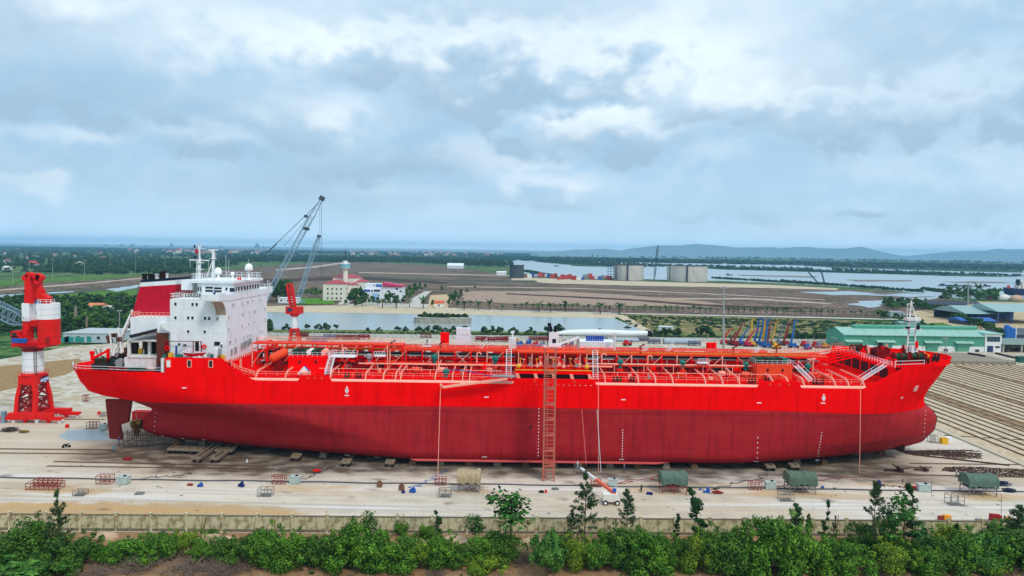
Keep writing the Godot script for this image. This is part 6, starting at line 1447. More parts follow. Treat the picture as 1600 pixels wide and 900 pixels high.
	for p in [[418,512,7],[421,516,6],[447,515,4.5],[481,514,4],[498,514,4.5],[510,514,5],[526,514,4],[575,517,3],[592,517,3],[621,517,4],[634,517,4],[655,519,4.6],[668,519,5],[683,519,6],[696,519,4],[709,519,5],[725,518,5],[756,519,5],[770,520,5.4],[783,520,5],[802,520,5],[829,521,5],[857,521,6],[874,518,7],[935,521,4],[1010,524,5],[1022,524,5],[1035,524,6],[1046,524,6],[1060,523,6],[1090,523,5],[1103,524,8.5],[1113,526,4],[1250,531,6],[1258,530,6],[1268,531,5],[1278,531,6],[1288,532,6],[1240,530,7],[664,494,5],[655,496.5,3]]: bank.append(p)
	bank.sort_custom(func(p,q): return p[0] < q[0])
	for i in bank.size():
		var p = bank[i]; grow("bank_shrub","shrub",1 + i % 3,ground_at(p[0],p[1]),p[2],p[2] * 1.1,"round dark shrub on the bank behind the ship, %s counting from the bridge" % ordinal(i + 1),"shrub","shrubs on the basin bank")
	spots = []
	for i in 900:
		var t := rng.randf(); spots.append([ground_at(lerpf(400,1300,t),lerpf(522.5,532.0,t) + rng.randf_range(-1.8,1.0) - 2.2 * sin(PI * t),-0.1),rng.randf_range(0.7,1.6),rng.randf_range(1.6,3.4)])
	mass("verge_undergrowth",spots,8)
	# island in the basin: stone wall with greenery on top
	var isl := []
	for i in 20:
		var a := TAU * i / 20; isl.append(Vector2(21.0 * signf(cos(a)) * pow(absf(cos(a)),0.55),9.0 * signf(sin(a)) * pow(absf(sin(a)),0.7)))
	var ic := ground_at(691.5,503.5,0.0)
	var b := MB.new(); b.prism(ic + Vector3(0,-0.3,0),isl.map(func(p): return p * Vector2(0.92,0.8)),Vector3.RIGHT,Vector3.BACK,-3.6); var ist := thing("basin_island","small stone walled island with bushes on top in the basin","island")
	part(b,"stone_wall",worn(Color8(168,164,152),0.4,0.1,0.9),ist); b = MB.new(); b.prism(ic + Vector3(0,3.25,0),isl.map(func(p): return p * Vector2(0.94,0.82)),Vector3.RIGHT,Vector3.BACK,-0.35); part(b,"coping",worn(Color8(190,186,174),0.3,0.1),ist)
	spots = []
	for i in 110:
		var a := rng.randf() * TAU; var q := sqrt(rng.randf()); spots.append([ic + Vector3(cos(a) * 16.5 * q,3.5,sin(a) * 5.5 * q),rng.randf_range(1.2,2.6),rng.randf_range(2,4)])
	mass("island_undergrowth",spots,9)

func lattice_cranes():
	var steel := worn(Color8(138,172,192),0.2,0.1,0.6); var dark := plain(Color8(70,84,98),0.7)
	for k in [[383,531,503,310,"taller pale blue lattice crane boom with stays behind the bridge",0,2.3],[466,473,498.5,369,"shorter pale blue lattice crane boom behind the red jib crane",1,3.4]]:
		var foot := ground_at(k[0],k[1]); var z := foot.z; var tip := plane_at(k[2],k[3],z - 4.0); foot.y = 2.5
		var o := thing("crawler_crane",k[4],"crane",Vector3.ZERO,0.0,"crawler cranes"); var b := MB.new(); lattice(b,foot,tip,k[6],26 if k[5] == 0 else 16,0.24 if k[5] == 0 else 0.32); part(b,"lattice_boom",steel,o)
		b = MB.new(); b.box(tip,Vector3(2.0,2.6,2.4) if k[5] == 0 else Vector3(3.2,2.6,2.4),MB.aim(tip - foot)); part(b,"boom_head",dark,o)
		b = MB.new(); b.span(foot.x - 9,foot.x + 2,1.8,5.0,z - 2.2,z + 2.2)
		for s in [-3.0,3.0]: b.span(foot.x - 5,foot.x + 5,0,1.6,z + s - 0.7,z + s + 0.7)
		part(b,"crane_body",steel,o)
		b = MB.new()
		if k[5] == 0:
			var end := plane_at(417,395,z); b.bar(plane_at(498,317,z),end,0.24); b.bar(plane_at(432,381,z),end,0.6); b.bar(plane_at(494,325,z),plane_at(444,384,z),0.14); b.bar(end,foot + Vector3(-8,3,0),0.14)
			b.bar(plane_at(502,310,z),plane_at(503.5,470,z),0.14); b.bar(plane_at(499.5,318,z),plane_at(500.5,440,z),0.1)
			for p in [[478,338],[480.5,358],[477,357]]: b.box(plane_at(p[0],p[1],z),Vector3(1.8,1.4,1.2))
		else:
			b.bar(tip,plane_at(489,395,z + 3),0.3); b.bar(tip,foot + Vector3(-8,3,0),0.24)
		part(b,"stay_cable",dark,o)
	# jib crane on the quay behind the ship
	var base := ground_at(460.5,535); var z := base.z
	var red := worn(Color8(214,30,22),0.2,0.15); var white := worn(Color8(226,228,230),0.1,0.1)
	var o := thing("jib_crane","small red and white jib crane on the quay behind the tanker","crane"); var b := MB.new()
	for s in [Vector3(-2.6,0,2),Vector3(2.6,0,2),Vector3(-2.6,0,-2),Vector3(2.6,0,-2)]: b.bar(base + s,base + Vector3(s.x * 0.55,7,s.z * 0.55),0.8)
	for i in 3: b.bar(base + Vector3(-2.3,1.6 + i * 2,1.6),base + Vector3(2.1,3.2 + i * 1.6,1.6),0.4); b.bar(base + Vector3(2.3,1.6 + i * 2,1.6),base + Vector3(-2.1,3.2 + i * 1.6,1.6),0.4)
	b.span(base.x - 1.9,base.x + 1.9,6.4,7.4,z - 1.9,z + 1.9); part(b,"portal",red,o)
	b = MB.new(); b.tube(Vector3(base.x,7,z),Vector3(base.x,plane_at(461,494,z).y,z),1.5,1.5,14); part(b,"column",white,o)
	b = MB.new(); var hy := plane_at(461,490,z).y; b.span(plane_at(448.5,480,z).x,plane_at(472,480,z).x,hy,plane_at(461,479,z).y,z - 2.5,z + 2.5); b.lathe(Vector3(base.x,hy - 1.5,z),[Vector2(1.6,0),Vector2(3.0,1.5)],12); part(b,"machine_house",red,o)
	b = MB.new(); lattice(b,plane_at(458,479,z),plane_at(452,443,z),2.4,7,0.6); b.bar(plane_at(462,479,z),plane_at(456,444,z),0.7); part(b,"jib",red,o)
	b = MB.new(); b.box(plane_at(452.5,484,z + 2.6),Vector3(2.4,1.6,0.3)); part(b,"cab_window",plain(Color8(40,60,90),0.2),o)

# ---------------------------------------------------------------- warehouse, sheds and shore to the east
func east_side():
	var b: MB; var o: Node3D
	var sheet := worn(Color8(84,156,132),0.2,0.06,0.5); var pale := worn(Color8(150,190,178),0.2,0.06,0.5); var white := worn(Color8(224,228,228),0.12,0.1)
	var glass := plain(Color8(40,70,84),0.15,0.0,0.6); var dark := plain(Color8(40,42,46),0.8); var door_m := worn(Color8(104,172,146),0.12,0.08)
	# green warehouse: corrugated walls, ridge ventilator, canopied doors, white office at its end
	o = thing("warehouse","long green sheet metal warehouse with canopied doors and a white office end","warehouse")
	var z := -355.0; var x0 := plane_at(1318,540,z).x; var x1 := plane_at(1538,540,z).x; var eave := 8.2; var deep := 20.0; var rise := 2.6
	b = MB.new(); b.span(x0,x1,0,eave,z,z - deep); b.prism(Vector3(x0,eave,z),[Vector2(0,0),Vector2(deep,0),Vector2(deep / 2,rise)],Vector3.FORWARD,Vector3.UP,0.1); part(b,"wall",sheet,o)
	b = MB.new()
	var k := int((x1 - x0) / 0.9)
	for i in k: b.span(x0 + i * 0.9,x0 + i * 0.9 + 0.18,2.6,eave - 0.1,z + 0.07,z)
	part(b,"cladding_rib",sheet,o)
	for s in [[0.0,1.0],[deep,-1.0]]:
		b = MB.new(); var a := Vector3(0,eave,z - s[0] + s[1] * 0.7); var e := Vector3(0,eave + rise,z - deep / 2)
		b.quad(Vector3(x0 - 0.5,a.y - 0.2,a.z),Vector3(x1 + 0.5,a.y - 0.2,a.z),Vector3(x1 + 0.5,e.y + 0.1,e.z),Vector3(x0 - 0.5,e.y + 0.1,e.z)); b.quad(Vector3(x0 - 0.5,a.y - 0.2,a.z),Vector3(x0 - 0.5,a.y - 0.5,a.z),Vector3(x1 + 0.5,a.y - 0.5,a.z),Vector3(x1 + 0.5,a.y - 0.2,a.z))
		var rk := int((x1 - x0) / 2.0)
		for i in rk: var x := x0 + i * 2.0; b.bar(Vector3(x,a.y - 0.16,a.z),Vector3(x,e.y + 0.14,e.z),0.12,0.1)
		part(b,"roof",pale,o)
	b = MB.new(); var rx0 := plane_at(1331,512,z - deep / 2).x; var rx1 := plane_at(1524,512,z - deep / 2).x; b.prism(Vector3(rx0,eave + rise - 0.4,z - deep / 2 + 2.0),[Vector2(0,0),Vector2(0,1.3),Vector2(2.0,1.9),Vector2(4.0,1.3),Vector2(4.0,0)],Vector3.FORWARD,Vector3.UP,rx1 - rx0); part(b,"ridge_ventilator",sheet,o)
	for p in [[1319.5,1346],[1368,1397],[1443,1470],[1491,1519]]:
		var xa := plane_at(p[0],540,z).x; var xb := plane_at(p[1],540,z).x
		b = MB.new(); b.prism(Vector3(xa,4.5,z),[Vector2(0,0.9),Vector2(1.9,0.0),Vector2(1.9,-0.15),Vector2(0,0.6)],Vector3.BACK,Vector3.UP,xa - xb); part(b,"canopy",pale,o)
		b = MB.new(); b.span(xa + 1.8,xb - 1.5,0,4.3,z + 0.16,z)
		for i in 8: b.span(xa + 1.8,xb - 1.5,0.3 + i * 0.5,0.36 + i * 0.5,z + 0.2,z)
		part(b,"sliding_door",door_m,o)
	for p in [[1346,1371],[1394,1416],[1460,1492],[1511,1538],[1420,1446]]:
		b = MB.new(); b.span(plane_at(p[0],540,z).x,plane_at(p[1],540,z).x,0,2.6,z + 0.1,z); part(b,"base_wall",white,o)
	for p in [[1376,537,2.2,3.0],[1478,547,2.0,1.2],[1527,548,2.0,1.2]]:
		b = MB.new(); b.box(plane_at(p[0],p[1],z + 0.24),Vector3(p[2],p[3],0.2)); part(b,"window",dark,o)
	b = MB.new(); b.span(x0 - 0.1,x0 + 0.02,3.6,5.0,z - 6,z - 11); b.span(x0 - 1.6,x0,4.9,5.2,z - 5,z - 12); part(b,"end_canopy",pale,o)
	var ox0 := x1; var ox1 := plane_at(1563.5,540,z).x
	b = MB.new(); b.span(ox0,ox1,0,9.2,z + 0.5,z - 14); var off := part(b,"office_wall",white,o)
	b = MB.new(); b.span(ox0 - 0.3,ox1 + 0.5,9.2,9.7,z + 1.0,z - 15); part(b,"office_roof",pale,o)
	for i in 4:
		b = MB.new(); var w := (ox1 - ox0 - 1.6) / 4.0; b.box(Vector3(ox0 + 0.8 + w * (i + 0.5),6.7,z + 0.56),Vector3(w - 0.14,2.6,0.12)); part(b,"office_pane",glass,o)
	b = MB.new(); b.span(ox0 + 1.2,ox0 + 4.2,0,3.2,z + 0.62,z + 0.4); part(b,"office_door",plain(Color8(48,60,96),0.4),o)
	b = MB.new(); b.box(Vector3(ox1 - 2.0,2.6,z + 0.56),Vector3(2.2,0.9,0.1)); part(b,"office_window",dark,o)
	# lamp posts
	for p in [[1130.5,548,449,"tall steel lamp mast rising behind the forward deck",0.6],[1512.5,481,440,"thin lamp mast standing by the sand heaps and dark sheds",0.7],[1477.5,551,528,"short dark lamp post before the warehouse front",0.3],[1455,784,0,"",0],[186.5,517,485,"thin lamp post by the canal west of the bridge",0.4],[118,514,478,"bare tree trunk like pole standing in the tree belt",1.3],[135.5,516,494,"second shorter pole beside the workshop roof",0.8],[1565,777,0,"",0]]:
		if p[2] == 0: continue
		var f := ground_at(p[0],p[1]); var top := plane_at(p[0] + 0.3,p[2],f.z); b = MB.new(); b.tube(f,top,p[4],p[4] * 0.6,7)
		if p[4] < 0.8: b.bar(top + Vector3(-2.4 * p[4],0,0),top + Vector3(2.4 * p[4],0,0),p[4] * 1.1); b.box(top + Vector3(2.2 * p[4],-0.2,0),Vector3(1.2,0.5,0.8)); b.box(top - Vector3(2.2 * p[4],0.2,0),Vector3(1.2,0.5,0.8))
		tag(part(b,"lamp_mast",plain(Color8(150,152,150) if p[4] < 0.75 else Color8(136,124,104),0.6)),p[3],"lamp post" if p[4] < 0.75 else "pole")
	# sheds with blue and teal roofs
	var shed := func(label,px0,px1,py0,py1,deep_m,roof_c,wall_c,open):
		var a := ground_at(px0,py1); var e := ground_at(px1,py1); var zz: float = (a.z + e.z) / 2; var y1: float = plane_at((px0 + px1) / 2,py0 + 1.5,zz).y
		var h := thing("shed",label,"shed"); var rm := worn(roof_c,0.15,0.06); var wm := worn(wall_c,0.15,0.1)
		b = MB.new()
		if open:
			b.span(a.x,e.x,0,y1,zz - deep_m + 0.3,zz - deep_m)
		else: b.span(a.x,e.x,0,y1,zz,zz - deep_m)
		part(b,"wall",wm,h)
		if open:
			var n := maxi(2,int((e.x - a.x) / 9.0))
			for i in n + 1:
				b = MB.new(); b.block(Vector3(lerpf(a.x,e.x,float(i) / n),0,zz),Vector3(0.7,y1,0.7)); part(b,"post",wm,h)
		b = MB.new(); b.prism(Vector3(a.x - 1,y1,zz + 1),[Vector2(0,0),Vector2(deep_m + 2,0),Vector2(deep_m / 2 + 1,deep_m * 0.12)],Vector3.FORWARD,Vector3.UP,e.x - a.x + 2); part(b,"roof",rm,h)
		return h
	shed.call("teal roofed open shed beyond the warehouse with a dark interior",1512,1566,489,503.5,40.0,Color8(140,168,168),Color8(60,70,92),true)
	shed.call("larger teal roofed hall with blue walls at the edge of view",1563,1640,486,506,40.0,Color8(146,174,174),Color8(60,84,130),true)
	shed.call("low long shed with a bright blue roof below the teal ones",1506,1553,500,507.5,16.0,Color8(52,100,172),Color8(70,80,100),false)
	shed.call("black shed by the sand heaps, nearest the tree lined road",1456,1496,474.5,482,26.0,Color8(52,56,66),Color8(44,46,54),true)
	shed.call("black shed behind the sand heap with the lamp mast",1497,1534,475,480.5,26.0,Color8(58,60,68),Color8(46,48,54),true)
	shed.call("grey green roofed workshop past the warehouse office",1570,1650,537,551,18.0,Color8(120,136,128),Color8(170,166,150),true)
	shed.call("dark grey roof beside the blue silos",1584,1650,522,530,24.0,Color8(78,88,98),Color8(80,90,110),false)
	var blue := worn(Color8(42,104,186),0.15,0.2)
	o = thing("cement_silo","bright blue twin silo standing beyond the warehouse office","silo")
	for i in 3:
		b = MB.new(); var q := ground_at(1572.5 + i * 4.6,530.5); b.lathe(q,[Vector2(1.5,0),Vector2(1.5,8.2 - i),Vector2(0.3,9.0 - i),Vector2(0,9.0 - i)],12); part(b,"silo",blue,o)
	b = MB.new(); var qa := ground_at(1570,530); b.block(qa + Vector3(3,4,1.6),Vector3(6,0.3,1)); b.bar(qa + Vector3(5,0,2),qa + Vector3(5,8,2),0.4); part(b,"silo_frame",white,o)
	# shipyard odds beyond the rails
	b = MB.new(); var sl := ground_at(1486,569); var sr := ground_at(1588,570.5); b.span(sl.x,sr.x,0,1.5,sl.z,sl.z - 26); tag(part(b,"loading_platform",worn(Color8(146,136,120),0.4,0.15,0.9)),"long low concrete platform at the head of the slipway rails","platform")
	b = MB.new(); b.bar(ground_at(1513,558) + Vector3(0,1.9,0),ground_at(1538,562.5) + Vector3(0,1.9,0),1.2,0.8); tag(part(b,"steel_beam",dark),"dark steel beam lying on the concrete platform, nearer the bow","beam","beams on the platform")
	b = MB.new(); b.bar(ground_at(1556,558) + Vector3(0,1.9,0),ground_at(1584,565) + Vector3(0,1.9,0),1.2,0.8); tag(part(b,"steel_beam",dark),"dark steel beam lying on the concrete platform, farther from the bow","beam","beams on the platform")
	b = MB.new(); var gc := ground_at(1598,566); b.block(gc,Vector3(5,2.6,3)); b.block(gc + Vector3(0,2.6,0),Vector3(5.2,0.15,3.2)); tag(part(b,"green_container",worn(Color8(36,92,84),0.2,0.2)),"dark green container beside the concrete platform","container")
	for p in [[1491,559,"small dark car parked before the warehouse at the bow",Color8(40,44,60)],[1574,550,"dark car parked beside the white office end",Color8(52,52,54)],[1592,548,"dark car in the shade by the grey green workshop",Color8(60,56,60)]]: car(ground_at(p[0],p[1]),p[3],p[2])
	for p in [[1485,486,12.0,5.0,"largest pale sand heap beside the dark sheds"],[1519,484.5,14.0,6.0,"pointed pale sand heap by the lamp mast"],[1550,481,12.0,4.0,"brown spoil heap behind the teal sheds"],[1505,491,10.0,3.0,"low tan sand heap before the blue roof"]]:
		var q := ground_at(p[0],p[1]); b = MB.new(); var f := noise(int(p[0]),0.2,3)
		var rows := 6; var seg := 18
		for j in rows:
			for i in seg:
				var c := []
				for e in [[i,j],[i + 1,j],[i + 1,j + 1],[i,j + 1]]:
					var a: float = TAU * (e[0] % seg) / seg; var t: float = float(e[1]) / rows; var r: float = p[2] * (1 - t) * (1 + 0.3 * f.get_noise_2d(cos(a) * 6,sin(a) * 6)); c.append(q + Vector3(cos(a) * r * 1.3,p[3] * pow(t,1.15),sin(a) * r))
				b.quad(c[0],c[3],c[2],c[1])
		tag(part(b,"sand_heap",earth(97,[0.2,Color8(172,140,100),0.7,Color8(204,176,136)],Vector3.ONE * 0.05)),p[4],"sand heap")
	for p in [[1551,467,10,Color8(140,44,56),"dark red domed storage tank on the far shore"],[1569,468,10,Color8(222,218,212),"white domed storage tank on the far shore"],[1588,469,10,Color8(196,164,136),"tan domed storage tank on the far shore"]]:
		var q := ground_at(p[0],p[1]); b = MB.new(); b.ball(q + Vector3(0,1,0),Vector3(7.2,5.0,5),16,10); b.block(q + Vector3(0,-0.5,0),Vector3(12,2,7)); tag(part(b,"domed_tank",worn(p[3],0.15,0.1)),p[4],"tank","domed tanks on the far shore")
	# ship moored far off
	o = thing("cargo_ship","distant dark hulled ship with pale deckhouse moored on the river","ship"); z = -900.0
	b = MB.new(); var s0 := plane_at(1582,460,z).x; b.prism(Vector3(s0,0,z),[Vector2(0,9),Vector2(6,8),Vector2(90,8),Vector2(90,-1),Vector2(4,-1),Vector2(0,4)],Vector3.RIGHT,Vector3.UP,-18.0); part(b,"hull",plain(Color8(28,36,70),0.6),o)
	b = MB.new(); b.span(s0 + 14,s0 + 60,8,17,z - 2,z - 16); b.span(s0 + 10,s0 + 13,8,12,z - 3,z - 12); part(b,"deckhouse",worn(Color8(226,216,206),0.1,0.1),o)
	b = MB.new(); b.tube(Vector3(s0 + 12,15,z - 8),Vector3(s0 + 12,20,z - 8),2.6,-1,10); b.tube(Vector3(s0 + 12,8,z - 8),Vector3(s0 + 12,15,z - 8),1.6,-1,10); part(b,"funnel",dark,o)
	b = MB.new(); b.bar(Vector3(s0 + 18,17,z - 8),Vector3(s0 + 18,32,z - 8),0.7); b.bar(Vector3(s0 + 15,26,z - 8),Vector3(s0 + 21,26,z - 8),0.5); part(b,"ship_mast",white,o)
	b = MB.new(); b.ball(plane_at(1576,448,z),Vector3(2.4,2.4,1.0),10,6); part(b,"lifeboat",plain(Color8(196,66,66),0.6),o)
	for p in [[1498,447,9.0],[1490,448.5,6.0],[1543,447.5,6.0],[1478,446.5,12.0],[870,416,9],[1140,430,8]]:
		var q := ground_at(p[0],p[1]); q.y = -0.5; b = MB.new(); b.prism(q,[Vector2(-p[2],1.8),Vector2(p[2],2.2),Vector2(p[2] * 0.8,0),Vector2(-p[2] * 0.8,0)],Vector3.RIGHT,Vector3.UP,-4.0); b.block(q + Vector3(-p[2] * 0.4,1.8,-2),Vector3(p[2] * 0.5,2.4,2.6))
		tag(part(b,"river_boat",plain(Color8(60,72,86),0.8)),"small dark boat far out on the river, %s" % {1498: "off the shore palms",1490: "just behind the one off the palms",1543: "close to the moored ship",1478: "longest of those off the palms",870: "upstream by the dark tank",1430: "x",1140: "beyond the widest tank"}[p[0]],"boat","boats far out on the river")
	# trees: along the slanting road, before the river, on the shore
	var line := []
	for i in 30:
		var t := i / 29.0; line.append([lerpf(1432,1556,t) + rng.randf_range(-2,2),lerpf(481,523,pow(t,1.1)) + rng.randf_range(-1,1),rng.randf_range(5,7.5)])
	for p in [[1560,528,7],[1566,530,6],[1548,521,5.5]]: line.append(p)
	line.sort_custom(func(p,q): return p[0] < q[0])
	for i in line.size(): grow("roadside_tree","far",1 + i % 3,ground_at(line[i][0],line[i][1]),line[i][2],line[i][2] * 1.15,"round tree along the slanting road behind the warehouse, %s from the river end" % ordinal(i + 1),"tree","trees along the slanting road")
	var grove := []
	for i in 40: grove.append([rng.randf_range(1380,1452),rng.randf_range(474,483),rng.randf_range(5,8)])
	for i in 26: grove.append([rng.randf_range(1472,1560),rng.randf_range(460,471),rng.randf_range(6,13)])
	for p in [[1375,497,8],[1382,498,7],[1400,500,6],[1410,503,6],[1420,507,7],[1440,512,6],[1456,516,5]]: grove.append(p)
	grove.sort_custom(func(p,q): return p[0] < q[0])
	for i in grove.size(): grow("grove_tree","far" if i % 3 else "light",1 + i % 3,ground_at(grove[i][0],grove[i][1]),grove[i][2],grove[i][2] * 1.1,"dark tree in the groves behind the warehouse, %s toward the far ship" % ordinal(i + 1),"tree","trees of the river groves")
	for p in [[1472,461,13],[1480,460,16],[1488,461,12],[1495,460,15],[1505,460,17],[1512,460,20],[1526,460,22],[1531,461,17],[1540,461,11]]: grow("shore_palm","palm",1 + int(p[0]) % 4,ground_at(p[0],p[1]),p[2],p[2] * 0.9,"tall palm on the far shore, %s toward the domed tanks" % ordinal(1 + [1472,1480,1488,1495,1505,1512,1526,1531,1540].find(p[0])),"palm tree","palms on the far shore")
	# slipway rails, each a beam on the sand
	var bed := MB.new(); var sand := earth(98,[0.15,Color8(172,148,118),0.4,Color8(206,186,156),0.6,Color8(214,196,168),0.85,Color8(184,156,120)],Vector3(0.05,0.02,0.012),0.012)
	bed.quad(Vector3(122,0.012,-313),Vector3(360,0.012,-313),Vector3(360,0.012,-120),Vector3(120,0.012,-120)); var slip := setting(bed,"slipway_ground",sand)
	var steel := worn(Color8(122,100,82),0.4,0.3,0.8); var conc := worn(Color8(190,178,158),0.3,0.2,0.9); var gravel := worn(Color8(146,116,80),0.5,0.4,0.95)
	for i in 62:
		var x := 127.0 + i * 3.5; var zf := -311.0; var zn := -122.0
		b = MB.new(); b.span(x - 0.18,x + 0.18,0.012,0.3,zf,zn - 2.0 * (i % 3)); part(b,"rail_beam",steel,slip)
		b = MB.new(); b.span(x + 0.5,x + 0.9,0.012,0.16,zf,zn); part(b,"rail_kerb",conc,slip)
		if i in [5,6,12,20,30]:
			b = MB.new(); b.span(x + 1.0,x + 3.2,0.012,0.12,zf + 4,zn); part(b,"gravel_strip",gravel,slip)
			for j in 30: b = MB.new(); b.span(x + 1.1,x + 3.1,0.12,0.3,zf + 10 + j * 6,zf + 10.7 + j * 6); part(b,"sleeper",steel,slip)
	b = MB.new(); b.span(120.4,122,0,0.35,-313,-120); part(b,"slipway_kerb",conc,slip)

func car(at: Vector3,paint: Color,label: String,turn := 0.3):
	var o := thing("parked_car",label,"car",at,turn); var b := MB.new(); var m := plain(paint,0.3,0.0,0.5)
	b.prism(Vector3(-2.1,0.3,0.85),[Vector2(0,0),Vector2(4.2,0),Vector2(4.2,0.5),Vector2(3.2,0.65),Vector2(2.7,1.15),Vector2(0.9,1.15),Vector2(0.2,0.7),Vector2(0,0.6)],Vector3.RIGHT,Vector3.UP,-1.7); part(b,"body",m,o)
	for x in [-1.3,1.3]:
		for z in [-0.85,0.85]: b = MB.new(); b.tube(Vector3(x,0.33,z - 0.1),Vector3(x,0.33,z + 0.1),0.33,-1,10); part(b,"wheel",plain(Color8(24,24,24),0.8),o)
	b = MB.new(); b.box(Vector3(-0.25,1.15,0),Vector3(1.6,0.36,1.74)); part(b,"window",plain(Color8(20,26,34),0.1,0.0,0.6),o)

# ---------------------------------------------------------------- the strip of yard behind the ship
func boom_lift(at: Vector3,tip: Vector3,paint: Color,label: String,bend := 0.5,size := 1.0):
	var o := thing("boom_lift",label,"boom lift",at,0.0,"boom lifts parked in a row"); var m := worn(paint,0.2,0.3,0.5); var dark := plain(Color8(34,34,38),0.8); var b := MB.new()
	b.box(Vector3(0,0.95,0),Vector3(5.0,0.7,2.2)); b.box(Vector3(-0.6,1.9,0),Vector3(3.4,1.2,2.0)); part(b,"chassis",m,o)
	for x in [-1.8,1.8]:
		for z in [-1.15,1.15]: b = MB.new(); b.tube(Vector3(x,0.62,z - 0.25),Vector3(x,0.62,z + 0.25),0.62,-1,10); part(b,"wheel",dark,o)
	var t := (tip - at); var knee := Vector3(-1.5,2.3,0).lerp(t,bend) + Vector3(0.4,0.5,0)
	b = MB.new(); b.bar(Vector3(-1.5,2.3,0),knee,0.85); b.bar(knee,t,0.62); part(b,"boom",m,o)
	b = MB.new(); b.box(t + Vector3(0.8,0.2,0),Vector3(2.0,0.15,1.2)); railing([t + Vector3(-0.2,0.2,0.6),t + Vector3(1.8,0.2,0.6),t + Vector3(1.8,0.2,-0.6)],1.1,0.9,0.1,b); part(b,"basket",m,o)

